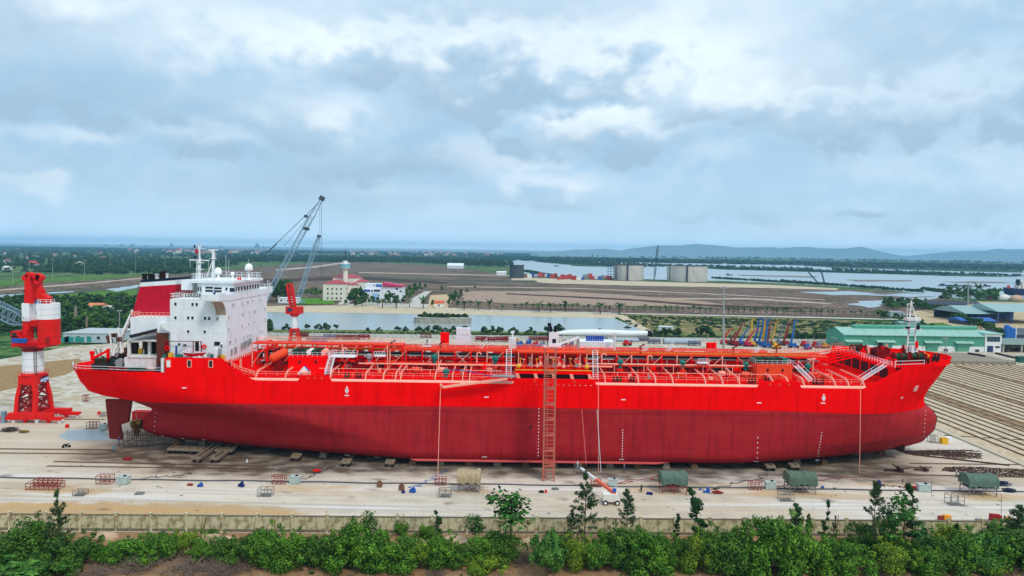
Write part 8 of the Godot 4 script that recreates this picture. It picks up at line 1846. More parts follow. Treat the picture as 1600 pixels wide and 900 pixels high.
	b = MB.new(); b.span(Q.call(29,500).x,Q.call(36,500).x,Q.call(33,523).y,Q.call(33,518).y,z + 2.7,z + 2.55); part(b,"cab_window",plain(Color8(40,50,60),0.15,0.0,0.6),cab)
	part(railing([Q.call(35,500,2.2),Q.call(57,500,2.2)],1.2,0.8,0.1),"platform_railing",white,o); part(railing([Q.call(30,540,2.7),Q.call(88,540,2.7)],1.1,1.1,0.09),"deck_railing",red,o)
	# topping frame with sheaves, counterweight arm
	b = MB.new()
	for dz in [1.1,-1.1]: b.prism(Vector3(0,0,z + dz),[Q.call(43.5,474),Q.call(57,474),Q.call(53,442),Q.call(50,432),Q.call(44,434)].map(func(p): return Vector2(p.x,p.y)),Vector3.RIGHT,Vector3.UP,0.35)
	part(b,"topping_frame",red,o)
	b = MB.new(); b.bar(Q.call(59,441,-0.4),Q.call(69,466,-0.4),1.2); b.bar(Q.call(55,441),Q.call(61,437),0.8); b.bar(Q.call(57,455),Q.call(66,455),0.5); b.bar(Q.call(54,464),Q.call(72,469,0.5),0.6); b.box(Q.call(71,467,0.2),Vector3(2.2,2.0,2.0),Basis(Vector3.BACK,-0.5)); b.box(Q.call(64,459),Vector3(1.6,2.4,1.4)); part(b,"counterweight_arm",red,o)
	for p in [[42,434,0.9],[47,430,0.85],[59,432,0.95],[63,434,0.9],[60,440,0.8],[76,470,0.6]]:
		b = MB.new(); var s: Vector3 = Q.call(p[0],p[1]); b.tube(s + Vector3(0,0,-0.8),s + Vector3(0,0,0.8),p[2],-1,12); part(b,"sheave",red,o)
	b = MB.new(); b.box(Q.call(60,472),Vector3(1.0,1.0,1.2)); b.box(Q.call(69,472.5),Vector3(0.8,0.7,0.8)); part(b,"hoist",blue,o)
	# ladders, landings, seams
	b = MB.new()
	for s in [-0.35,0.35]: b.bar(Vector3(cx + 2.0 + s,ring + 2.2,z + 2.0),Vector3(cx + 2.0 + s,y0,z + 2.0),0.09); b.bar(Vector3(cx - 1.6 + s,2.6,z + 3.4),Vector3(cx - 1.6 + s,ring,z + 2.7),0.09)
	for i in 22: b.bar(Vector3(cx + 1.65,ring + 2.4 + i * 0.32,z + 2.02),Vector3(cx + 2.35,ring + 2.4 + i * 0.32,z + 2.02),0.05)
	for i in 22: b.bar(Vector3(cx - 1.95,2.9 + i * 0.36,z + 3.4 - i * 0.032),Vector3(cx - 1.25,2.9 + i * 0.36,z + 3.4 - i * 0.032),0.05)
	part(b,"ladder",dark,o)
	for y in [y0 + 2.6,y0 + 4.8,y1 + 1.2,y1 + 2.8]:
		b = MB.new(); b.lathe(Vector3(hx,y,z - 0.2),[Vector2(2.77,0),Vector2(2.79,0.04),Vector2(2.77,0.08)],20); part(b,"plate_seam",dred if y < y1 else plain(Color8(170,172,172),0.6),o)
	for y in [c0 + 2.0,c0 + 4.1]:
		b = MB.new(); b.lathe(Vector3(cx,y,z),[Vector2(2.56,0),Vector2(2.59,0.05),Vector2(2.56,0.1)],24); part(b,"column_seam",plain(Color8(168,170,172),0.6),o)
	part(railing([Vector3(cx - 2.5,ring + 2.2,z + 2.6),Vector3(cx + 2.5,ring + 2.2,z + 2.6),Vector3(cx + 2.5,ring + 2.2,z - 2.6)],1.1,0.9,0.08),"ring_railing",red,o)
	part(railing([Vector3(hx - 2.4,y2,z + 0.8),Vector3(hx,y2,z + 2.3),Vector3(hx + 2.4,y2,z + 0.8)],1.1,0.8,0.08),"top_railing",white,o)
	b = MB.new(); b.box(Vector3(hx + 1.2,y0 + 1.9,z + 2.35),Vector3(0.9,1.9,0.3)); part(b,"house_door",dred,o)
	# jib: pale blue lattice running out of view, and the hoist rope
	b = MB.new(); lattice(b,Q.call(40,503,0.5),Q.call(-60,458,3.0),3.4,9,0.3); part(b,"lattice_jib",steel,o)
	b = MB.new(); b.bar(Q.call(19,502,0.5),Q.call(18.5,540,0.5),0.08); b.bar(Q.call(42,436),Q.call(-40,466,3.0),0.08); part(b,"hoist_rope",dark,o)
	b = MB.new(); b.box(Q.call(36.5,552,1.5),Vector3(0.7,1.2,0.7)); part(b,"junction_box",dark,o)
	b = MB.new(); b.block(Vector3(cx - 5.9,0,z + 3.5),Vector3(1.0,3.2,1.0)); part(b,"power_cabinet",steel,o)

# ---------------------------------------------------------------- things lying about the yard
func cage(at: Vector3,w: float,h: float,d: float,m: Material,label: String,bars := 3,called := "scaffold_cage",category := "cage"):
	var b := MB.new()
	for s in [-d / 2,d / 2]:
		for i in bars + 1: var x := lerpf(-w / 2,w / 2,float(i) / bars); b.bar(at + Vector3(x,0,s),at + Vector3(x,h,s),0.09)
		for y in [0.06,h * 0.5,h]: b.bar(at + Vector3(-w / 2,y,s),at + Vector3(w / 2,y,s),0.09)
	for i in bars + 1:
		var x := lerpf(-w / 2,w / 2,float(i) / bars)
		for y in [0.06,h]: b.bar(at + Vector3(x,y,-d / 2),at + Vector3(x,y,d / 2),0.08)
	tag(part(b,called,m),label,category)

func make_tent(at: Vector3,w: float,cloth: Material,frame: Material,label: String,s: int):
	var o := thing("tarpaulin_shelter",label,"shelter",at,0.0,"tarpaulin shelters beside the ship"); var b: MB; var d := 3.0; var leg := 2.0
	for x in [-w / 2,0.0,w / 2]:
		for z in [-d / 2,d / 2]: b = MB.new(); b.bar(Vector3(x,0,z),Vector3(x,leg + 1.6,z),0.13); part(b,"leg",frame,o)
	b = MB.new()
	for z in [-d / 2,d / 2]: b.bar(Vector3(-w / 2,leg * 0.75,z),Vector3(w / 2,leg * 0.75,z),0.12); b.bar(Vector3(-w / 2,0.2,z),Vector3(-w / 4,leg * 0.75,z),0.08); b.bar(Vector3(w / 2,0.2,z),Vector3(w / 4,leg * 0.75,z),0.08)
	b.box(Vector3(0,leg * 0.85,0),Vector3(w,0.14,d)); part(b,"platform",frame,o)
	# cloth hanging over two ridges, sagging and creased
	var f := noise(s,0.35,4); b = MB.new(); var nu := 22; var nv := 18; var grid := []
	for i in nu + 1:
		var row := []
		for j in nv + 1:
			var u := float(i) / nu; var v := float(j) / nv; var a := PI * (v - 0.5)
			var p := Vector3((u - 0.5) * (w + 0.5),leg + 0.55 + 1.75 * pow(maxf(0,cos(a)),0.55),sin(a) * (d * 0.62))
			p.y += 0.34 * f.get_noise_2d(u * 12,v * 9) - 0.14 * sin(u * PI) * cos(a); p.z += 0.26 * f.get_noise_2d(u * 18 + 40,v * 7)
			if j == 0 or j == nv: p.y -= 0.55 + 0.5 * f.get_noise_1d(u * 16 + s)
			p.x += 0.12 * f.get_noise_2d(v * 12,u * 3 + 9)
			row.append(p)
		grid.append(row)
	for i in nu:
		for j in nv: b.quad(grid[i][j],grid[i][j + 1],grid[i + 1][j + 1],grid[i + 1][j])
	for e in [0,nu]:
		for j in nv: b.quad(grid[e][j],grid[e][j + 1],Vector3(grid[e][j + 1].x,leg + 0.2,grid[e][j + 1].z * 0.9),Vector3(grid[e][j].x,leg + 0.2,grid[e][j].z * 0.9))
	part(b,"tarpaulin",cloth,o)

func yard_items(red: Material,white: Material,dred: Material,dark: Material,blue: Material,steel: Material):
	var b: MB; var o: Node3D; var rust := worn(Color8(150,62,54),0.3,0.5,0.8); var pale := worn(Color8(176,192,188),0.2,0.3); var grey := worn(Color8(130,132,130),0.3,0.4); var navy := plain(Color8(28,40,104),0.6)
	# cages of red scaffold pipe and grey welding cabinets along the supply pipe
	cage(ground_at(71,763),6.4,1.3,2.2,rust,"long low red cage on the sand nearest the portal crane",7); cage(ground_at(75,757),5.0,1.2,1.4,dred,"red cage lying behind the long low one by the portal crane",5)
	cage(ground_at(164.5,755),2.9,1.7,1.6,rust,"red scaffold cage beside the first grey cabinet astern"); cage(ground_at(436.5,755),2.6,1.6,1.4,rust,"red scaffold cage beside the second grey cabinet under the stern"); cage(ground_at(688.5,757),2.2,1.5,1.4,rust,"red scaffold cage under the hanging rope beside the beige shelter")
	cage(ground_at(931,759.5),2.0,1.3,1.4,rust,"red scaffold cage half behind the boom lift arm"); cage(ground_at(1179.5,764),2.4,1.6,1.4,rust,"red scaffold cage between the two forward green shelters"); cage(ground_at(145.5,669.5),2.6,1.8,1.6,rust,"red scaffold cage standing by the puddle astern of the rudder"); cage(ground_at(134,627),1.3,2.0,1.3,rust,"small red cage far back beyond the puddle under the stern"); cage(ground_at(162,650.5),1.6,1.1,1.4,grey,"grey pipe cage next to the small red box astern"); cage(ground_at(1457,691),1.8,1.8,1.4,grey,"grey pipe cage beside the yellow box at the bow")
	for p in [[415.5,774,2.6,1.5,"grey wire frame on the sand beside the second red cage"],[695.5,775,2.4,1.4,"grey wire frame in front of the beige shelter"],[1227.5,781.5,2.6,1.5,"grey wire frame round a pit before the second forward shelter"],[1491,788,2.8,2.0,"thin grey wire frame round a pit before the last shelter"],[126,773,2.0,0.9,"thin grey frame round a pit cover near the orange sand"]]:
		var q := ground_at(p[0],p[1]); cage(q,p[2],p[3],1.8,grey,p[4],2,"pit_guard","pit guard")
		b = MB.new(); b.block(q,Vector3(p[2] * 0.75,0.12,1.2)); tag(part(b,"pit_cover",plain(Color8(112,112,104),0.9)),p[4].replace("thin grey wire frame round a pit","grey lid of the pit").replace("thin grey frame round a pit cover","grey lid of the pit").replace("grey wire frame round a pit","grey lid of the pit").replace("grey wire frame","grey plate under the wire frame"),"pit cover")
	for p in [[193,755.5,2.3,"pale green welding cabinet beside a red cage astern of the rudder"],[461.5,755,2.0,"pale green welding cabinet beside a red cage below the stern quarter"],[957.5,759.5,1.8,"pale green welding cabinet behind the boom lift"],[1203.5,763.5,2.1,"pale green welding cabinet between the two forward shelters"],[1443.5,767.5,2.5,"pale green welding cabinet beside the red hose heap at the bow"],[162.5,671.5,1.8,"pale blue cabinet by the puddle under the stern"]]:
		var q := ground_at(p[0],p[1]); o = thing("welding_cabinet",p[3],"cabinet",q,-0.12,"welding cabinets along the supply pipe"); b = MB.new(); b.block(Vector3(0,0.1,0),Vector3(p[2],1.35,1.4)); part(b,"body",pale,o)
		b = MB.new(); b.block(Vector3(0,1.45,0),Vector3(p[2] + 0.12,0.1,1.5)); part(b,"lid",pale,o)
		b = MB.new(); b.block(Vector3(0.3,1.55,0),Vector3(0.5,0.22,0.4)); part(b,"hose_coil",dark,o)
	var green := worn(Color8(92,110,94),0.35,0.6,0.85,0.2,Color(0.5,0.55,0.5)); var bottle := worn(Color8(94,116,104),0.4,0.6,0.8,0.2,Color(0.5,0.55,0.5)); var canvas := worn(Color8(176,158,128),0.35,0.6,0.9)
	make_tent(ground_at(733,766),4.2,canvas,grey,"shelter with a torn beige canvas on a grey frame",3); make_tent(ground_at(1051,768),4.9,bottle,rust,"green tarpaulin shelter nearest the boom lift",4); make_tent(ground_at(1249.5,768.5),5.2,green,grey,"dull green tarpaulin shelter under the forward draught marks",5); make_tent(ground_at(1528,772),5.6,bottle,grey,"dark green tarpaulin shelter ahead of the bow by the chain",6)
	for p in [[593,761,"brown cable reel standing alone below the red hull"],[627.5,766,"brown cable reel next to two blue machines"]]:
		var q := ground_at(p[0],p[1]); o = thing("cable_reel",p[2],"cable reel",q,0.2,"brown cable reels"); b = MB.new(); b.tube(Vector3(0,0.6,-0.35),Vector3(0,0.6,0.35),0.4,-1,12); part(b,"drum",rust,o)
		for z in [-0.4,0.4]: b = MB.new(); b.tube(Vector3(0,0.6,z - 0.04),Vector3(0,0.6,z + 0.04),0.62,-1,16); part(b,"flange",worn(Color8(120,88,70),0.3,0.5),o)
	for p in [[313,760.5,"blue pump standing on the sand astern of the others",1.0,"blue"],[377,760.5,"violet blue compressor between the blue pump and the second wire frame",1.2,"navy"],[630,770.5,"small blue machine in front of the brown reel",0.7,"navy"],[644.5,769.5,"bright blue machine by the two reels",1.2,"blue"],[1094,766,"slim blue drum near the first green shelter",0.5,"blue"],[1104,770,"bright blue pump with a white top near the first green shelter",1.2,"blue"],[1371.5,760,"dark blue covered machine past the second forward shelter",1.4,"navy"],[1285,763,"small blue valve on the supply pipe near the second forward shelter",0.6,"blue"],[952,770,"blue drum on the ground behind the boom lift chassis",0.7,"blue"]]:
		var q := ground_at(p[0],p[1]); var w: float = p[3]; o = thing("pump",p[2],"machine",q,rng.randf_range(-0.5,0.5)); b = MB.new(); b.block(Vector3(0,0.12,0),Vector3(w,w * 0.35,w * 0.6)); b.lathe(Vector3(w * 0.2,w * 0.35,0),[Vector2(w * 0.26,0),Vector2(w * 0.26,w * 0.5),Vector2(w * 0.1,w * 0.62),Vector2(0,w * 0.62)],10); part(b,"casing",navy if p[4] == "navy" else blue,o)
		b = MB.new(); b.tube(Vector3(-w * 0.45,w * 0.4,0),Vector3(-w * 0.1,w * 0.62,0),w * 0.08,-1,6); b.tube(Vector3(-w * 0.3,0.12,-w * 0.3),Vector3(-w * 0.3,0.12,w * 0.3),0.12,-1,8); part(b,"fitting",white if p[0] == 1104 else dark,o)
	for p in [[199,718.5,1.7,0.45,dred,"dark red trough on the sand under the rudder"],[105,668.5,0.8,0.9,red,"small red box between the portal crane and the puddle"],[155,648,0.8,0.9,red,"small red box beside the grey pipe cage astern"],[297,758.5,1.0,0.3,rust,"flat rusty plate by the blue pump"],[1474.5,693,1.7,1.5,worn(Color8(226,178,40),0.2,0.4),"yellow box standing off the bow"],[1481,690.5,1.6,1.3,white,"white box behind the yellow one off the bow"],[1555,815,1.7,1.3,worn(Color8(150,24,40),0.2,0.4),"dark red box by the wall at the bow end"],[1479.5,813.5,1.2,1.0,worn(Color8(236,160,40),0.2,0.4),"orange yellow box by the wall at the bow end"],[1470.5,812.5,1.0,0.7,rust,"rusty brown box beside the orange yellow one"],[1530,819,1.2,0.9,grey,"grey bin by the wall between the coloured boxes"],[1598,818,1.5,1.0,dred,"brown red box at the far end of the wall"],[495,736,1.5,0.25,red,"crumpled red cloth on the sand near the hull"],[853,770,0.4,0.6,red,"small red bottle standing near the stair tower"],[846,769.5,1.0,0.3,dark,"dark bundle beside the small red bottle"],[218,772,1.6,0.3,grey,"pale pallet of scraps near the first welding cabinet"],[1015,772.5,1.2,0.35,navy,"blue sack on the ground near the first green shelter"],[1304,765,0.5,0.3,dark,"small dark lump near the second forward shelter"],[763,775.5,0.7,0.25,dark,"dark scrap lying beside the beige shelter"],[386,723,0.3,0.7,white,"small white post at the edge of the hull's shadow"]]:
		var q := ground_at(p[0],p[1]); b = MB.new(); b.block(q,Vector3(p[2],p[3],p[2] * 0.7),rng.randf_range(-0.3,0.3)); b.block(q + Vector3(0,p[3],0),Vector3(p[2] * 0.8,0.08,p[2] * 0.5),rng.randf_range(-0.3,0.3)); tag(part(b,"site_box",p[4]),p[5],"box")
	b = MB.new(); b.prism(ground_at(1567,822),[Vector2(0,0),Vector2(1.2,0),Vector2(1.3,1.8),Vector2(0.2,1.8)],Vector3.RIGHT,Vector3.UP,0.2); tag(part(b,"site_board",worn(Color8(220,150,60),0.2,0.3)),"upright orange board by the wall at the bow end","board")
	b = MB.new(); b.bar(ground_at(1455,817),ground_at(1510,816),0.6,0.15); b.bar(ground_at(1490,818),ground_at(1552,817.5),0.3,0.12); tag(part(b,"steel_plate",rust),"rusty steel plates on the sand along the wall","steel plate")
	for p in [[1564.5,806,772,"thin pole stuck in the sand near the last shelter"],[1455.5,777,745,"thin pole beside the person ahead of the bow"]]:
		var q := ground_at(p[0],p[1]); b = MB.new(); b.tube(q,plane_at(p[0],p[2],q.z),0.05,-1,5); tag(part(b,"marker_pole",grey),p[3],"pole")
	# motorbikes
	for p in [[103.5,699.5,0.4,"dark motorbike parked on the sand astern"],[1002,767.5,1.3,"dark motorbike parked near the first green shelter"],[117,771,0.0,""]]:
		if p[3] == "": continue
		o = thing("motorbike",p[3],"motorbike",ground_at(p[0],p[1]),p[2]); b = MB.new(); b.path([Vector3(-0.6,0.55,0),Vector3(-0.2,0.75,0),Vector3(0.35,0.72,0),Vector3(0.55,1.0,0)],0.15,6); b.box(Vector3(-0.3,0.86,0),Vector3(0.7,0.14,0.26)); b.bar(Vector3(0.52,1.05,-0.34),Vector3(0.52,1.05,0.34),0.06); b.box(Vector3(0.05,0.45,0),Vector3(0.5,0.4,0.28)); part(b,"body",dark,o)
		for x in [-0.65,0.68]: b = MB.new(); b.tube(Vector3(x,0.31,-0.06),Vector3(x,0.31,0.06),0.31,-1,14); part(b,"wheel",plain(Color8(20,20,20),0.9),o)
	# boom lift with its arm up to the hull
	var base := ground_at(954,787); o = thing("boom_lift_truck","white and orange boom lift reaching up to the hull past the trees","boom lift",base); b = MB.new(); b.box(Vector3(0,0.95,0),Vector3(3.2,0.5,1.9)); b.box(Vector3(-0.1,1.65,0),Vector3(2.9,0.9,1.9)); part(b,"chassis",worn(Color8(224,222,214),0.15,0.4),o)
	for x in [-1.15,1.15]:
		for z in [-0.95,0.95]: b = MB.new(); b.tube(Vector3(x,0.5,z - 0.2),Vector3(x,0.5,z + 0.2),0.5,-1,14); var wh := part(b,"wheel",plain(Color8(60,50,44),0.9),o); b = MB.new(); b.tube(Vector3(x,0.5,z - 0.22),Vector3(x,0.5,z + 0.22),0.25,-1,10); part(b,"rim",white,wh)
	var t0 := plane_at(958,769,base.z) - base; var t1 := plane_at(907,731,base.z - 10.0) - base; var tm := t0.lerp(t1,0.5)
	b = MB.new(); b.box(t0 + Vector3(0.1,-0.5,0),Vector3(0.8,1.4,0.8)); b.bar(t0,tm,0.5,0.55); part(b,"boom",worn(Color8(226,110,80),0.15,0.4),o)
	b = MB.new(); b.bar(tm - (t1 - t0) * 0.1,t1,0.36,0.4); part(b,"inner_boom",white,o)
	b = MB.new(); b.box(t1 + Vector3(-0.6,-0.4,0),Vector3(1.5,0.1,0.9)); railing([t1 + Vector3(-1.35,-0.4,0.45),t1 + Vector3(0.15,-0.4,0.45),t1 + Vector3(0.15,-0.4,-0.45),t1 + Vector3(-1.35,-0.4,-0.45),t1 + Vector3(-1.35,-0.4,0.45)],1.1,0.7,0.06,b); part(b,"basket",grey,o)
	b = MB.new(); b.box(t0 + Vector3(0.2,0.5,0.3),Vector3(0.7,0.6,0.5)); part(b,"control_box",blue,o)
	# hoses, dark heaps
	var heap := func(label,px,py,w,m,called,cat,s):
		var q := ground_at(px,py); var f := noise(s,0.5,3); b = MB.new()
		for i in 9:
			var pts := []
			for j in 10: var a := TAU * j / 9.0 + i; var r: float = w * (0.3 + 0.1 * (i % 4)) * (1 + 0.5 * f.get_noise_2d(j * 3,i * 9)); pts.append(q + Vector3(cos(a) * r * 1.4 + f.get_noise_2d(i * 7,3) * w,0.1 + 0.08 * i * w * 0.5,sin(a) * r * 0.8))
			b.path(pts,0.09,5)
		tag(part(b,called,m),label,cat)
	heap.call("tangled red hoses beside the last welding cabinet at the bow",1424,764,1.4,red,"hose_heap","hose heap",1); heap.call("dark blue bundle of netting past the last shelter",1562,758,1.9,plain(Color8(26,40,76),0.8),"net_heap","net heap",2); heap.call("second dark bundle of netting on the supply pipe past the last shelter",1576,768.5,1.5,plain(Color8(30,40,62),0.8),"net_heap","net heap",3); heap.call("blue hose bundle sticking out behind the last shelter",1503,746,1.0,navy,"hose_heap","hose heap",4); heap.call("dark pile of scrap by the portal crane's feet",14,674,2.4,plain(Color8(70,64,58),0.9),"scrap_heap","scrap heap",5); heap.call("dark coil with yellow in it by the portal crane's feet",38,676,1.2,plain(Color8(120,96,40),0.8),"hose_heap","hose heap",6); heap.call("grey hose tangle near the blue machines",742,768.5,0.6,grey,"hose_heap","hose heap",7); heap.call("thin wire tangle on the sand beside the stair tower",868,765,0.7,grey,"hose_heap","hose heap",8); heap.call("loose red hose on the ground near the bright blue pump",1121,771,0.9,dred,"hose_heap","hose heap",9)
	# scraps and hoses
	var bits := []; var chip := MB.new(); chip.block(Vector3.ZERO,Vector3(0.5,0.2,0.3),0.3); chip.bar(Vector3(-0.6,0.1,0.2),Vector3(0.5,0.15,-0.3),0.07)
	for i in 150:
		var q := ground_at(rng.randf_range(-10,1610),rng.randf_range(700,818)); q.y = 0.01; bits.append(q)
	var mm := MultiMesh.new(); mm.transform_format = MultiMesh.TRANSFORM_3D; mm.mesh = chip.mesh(); mm.instance_count = bits.size()
	for i in bits.size(): mm.set_instance_transform(i,Transform3D(Basis(Vector3.UP,rng.randf() * TAU).scaled(Vector3.ONE * rng.randf_range(0.2,0.7)),bits[i]))
	var litter := MultiMeshInstance3D.new(); litter.name = "yard_debris"; litter.multimesh = mm; litter.material_override = worn(Color8(140,124,110),0.5,0.3,0.9); add_child(litter); litter.set_meta("kind","stuff")
	for k in [[185,752,300,740,dark,"black hose running from the first welding cabinet toward the stern"],[462,752,520,728,dark,"black hose running from the second welding cabinet toward the hull"],[640,768,700,735,blue,"blue hose winding from the bright blue machine to the hull"],[960,757,1040,742,dred,"red hose winding behind the boom lift toward the hull"],[1108,768,1200,742,dark,"black hose running from the white topped pump to the hull"],[1205,761,1330,746,dred,"thin red hose between the two forward shelters"],[1440,765,1370,757,dark,"dark hose from the last cabinet to the covered machine"]]:
		var pts := []; var f0 := noise(k[0],0.3,3)
		for i in 22: var t := i / 21.0; var q := ground_at(lerpf(k[0],k[2],t),lerpf(k[1],k[3],t)); pts.append(q + Vector3(f0.get_noise_1d(i * 1.5) * 2.5,0.08,f0.get_noise_1d(i * 1.5 + 90) * 2.0))
		b = MB.new(); b.path(pts,0.06,5); tag(part(b,"hose",k[4]),k[5],"hose")
	# anchors and their chain laid out ahead of the bow
	var iron := worn(Color8(78,54,46),0.4,0.6,0.9); var f := noise(9,0.35,3)
	b = MB.new()
	for i in 9: chain(b,[ground_at(1408 + i,705.5 + i * 0.55),ground_at(1470,704.3 + i * 1.0),ground_at(1520 + 14 * sin(i * 2.1),704.5 + i * 1.35)],0.5,f,0.42)
	for i in 5: chain(b,[ground_at(1474,708 + i * 2.0),ground_at(1535 - 4 * (i % 2),709 + i * 2.0)],0.7,f,0.42)
	tag(part(b,"anchor_chain",iron),"brown anchor chain laid out in runs from under the bow","anchor chain")
	b = MB.new()
	for i in 8: chain(b,[ground_at(1476 + 6 * sin(i * 3.0),731 + i * 0.8),ground_at(1530,731 + i * 1.6),ground_at(1612,735.5 + i * 1.6)],0.8,f,0.42)
	tag(part(b,"anchor_chain",iron),"long mat of brown anchor chain nearer the last shelter","anchor chain")
	b = MB.new(); b.bar(ground_at(1425,711) + Vector3(0,0.15,0),ground_at(1577,728) + Vector3(0,0.15,0),0.4,0.3); tag(part(b,"steel_bar",iron),"long straight dark steel bar between the two chain piles","steel bar")
	for p in [[1398,736.5,"brown stockless anchor lying nearest the bow",1.0],[1440,736,"brown anchor lying flat at the end of its chain",0.7]]:
		var q := ground_at(p[0],p[1]); b = MB.new(); var s: float = p[3]; b.bar(q + Vector3(-2.4 * s,0.35,0),q + Vector3(1.2 * s,0.4,0.1),0.45 * s,0.4 * s); b.bar(q + Vector3(1.2 * s,0.4,-1.0),q + Vector3(1.2 * s,0.5,1.0),0.7 * s,0.7 * s); b.bar(q + Vector3(1.3 * s,0.4,0.8),q + Vector3(0.1,1.5 * s,0.9),0.5 * s,0.3 * s); b.bar(q + Vector3(1.3 * s,0.4,-0.8),q + Vector3(0.1,1.3 * s,-0.9),0.5 * s,0.3 * s); tag(part(b,"anchor",iron),p[2],"anchor")
	b = MB.new(); chain(b,[ground_at(1456,731),ground_at(1420,732),ground_at(1400,735)],0.2,f,0.42); tag(part(b,"anchor_chain",iron),"single run of chain between the two brown anchors","anchor chain")
	# staging round the propeller and things under the stern
	b = MB.new(); var sq := ground_at(212,696)
	for i in 5:
		for j in 3: b.bar(sq + Vector3(-3 + i * 1.6,0,-j * 2.0),sq + Vector3(-3 + i * 1.6,3.2,-j * 2.0),0.12)
	for j in 3:
		for y in [1.3,2.8]: b.bar(sq + Vector3(-3.4,y,-j * 2.0),sq + Vector3(3.8,y,-j * 2.0),0.12)
	b.bar(sq + Vector3(-4,0.2,1.2),sq + Vector3(2.5,2.9,-1.5),0.5,0.1); b.bar(sq + Vector3(-2,0.2,1.6),sq + Vector3(4.5,2.6,-0.5),0.5,0.1); tag(part(b,"staging",worn(Color8(110,92,74),0.4,0.5,0.9)),"rough brown pipe staging round the propeller under the stern","scaffold")
	b = MB.new(); var rq := ground_at(219,662.5); b.span(rq.x - 2.2,rq.x + 2.6,1.0,3.4,rq.z - 2.2,rq.z)
	for s in [[-2.4,-0.2],[3.0,-0.2],[-2.4,-2.0],[3.0,-2.0]]: b.bar(rq + Vector3(s[0] * 0.85,0,s[1]),rq + Vector3(s[0] * 0.85,1.1,s[1]),0.3)
	tag(part(b,"red_trailer",worn(Color8(222,34,38),0.15,0.3)),"bright red tank on legs seen between rudder and stern bulge","tank")
	# people
	var folk := [[178,706.5,0,Color(0.06,0.25,0.30),Color(0.05,0.20,0.25),Color(0.5,0.42,0.35),0.4,"person in teal work clothes standing below the rudder"],[186,694,1,Color(0.06,0.05,0.35),Color(0.05,0.05,0.25),Color(0.75,0.75,0.85),2.2,"person in dark blue with a white helmet working at the rudder's foot"],[975,738.5,2,Color(0.06,0.10,0.22),Color(0.05,0.07,0.14),Color(0.5,0.5,0.5),1.2,"person in blue walking in the shade under the hull"],[1410,757,0,Color(0.30,0.26,0.24),Color(0.12,0.10,0.10),Color(0.35,0.25,0.2),0.2,"person in grey standing behind the red hoses at the bow"],[1494,746.5,2,Color(0.55,0.50,0.48),Color(0.16,0.14,0.14),Color(0.8,0.8,0.78),1.8,"person with white helmet walking past the last green shelter"]]
	for p in folk:
		tag(put(person_mesh(p[2],p[3],p[4],p[5]),"person",skin_paint(),null,ground_at(p[0],p[1]),Basis(Vector3.UP,p[6])),p[7],"person")
	tag(put(person_mesh(1,Color(0.45,0.47,0.5),Color(0.3,0.32,0.36),Color(0.8,0.8,0.8)),"person",skin_paint(),null,base + t1 + Vector3(-0.6,-0.35,0),Basis(Vector3.UP,PI)),"person in pale overalls standing in the boom lift basket","person")
	tag(put(person_mesh(0,Color(0.05,0.08,0.20),Color(0.05,0.06,0.12),Color(0.1,0.1,0.14)),"person",skin_paint(),null,Vector3(plane_at(667,540,-175.0).x,24.4,-175.0),Basis(Vector3.UP,0.5)),"person in dark clothes on the pipe stairs of the ship's deck","person")
	b = MB.new(); b.block(Vector3(plane_at(667,540,-175.0).x,24.2,-175.0),Vector3(2.2,0.2,1.4)); b.bar(Vector3(plane_at(667,540,-175.0).x - 0.9,20,-175),Vector3(plane_at(667,540,-175.0).x - 0.9,24.2,-175),0.2); b.bar(Vector3(plane_at(667,540,-175.0).x + 0.9,20,-175),Vector3(plane_at(667,540,-175.0).x + 0.9,24.2,-175),0.2); part(b,"lookout_step",worn(Color8(222,228,232),0.12,0.18),get_node("tanker"))

func skin_paint() -> StandardMaterial3D:
	if not cache.has("cloth"):
		var m := StandardMaterial3D.new(); m.vertex_color_use_as_albedo = true; m.roughness = 0.85; m.metallic_specular = 0.2; cache["cloth"] = m
	return cache["cloth"]

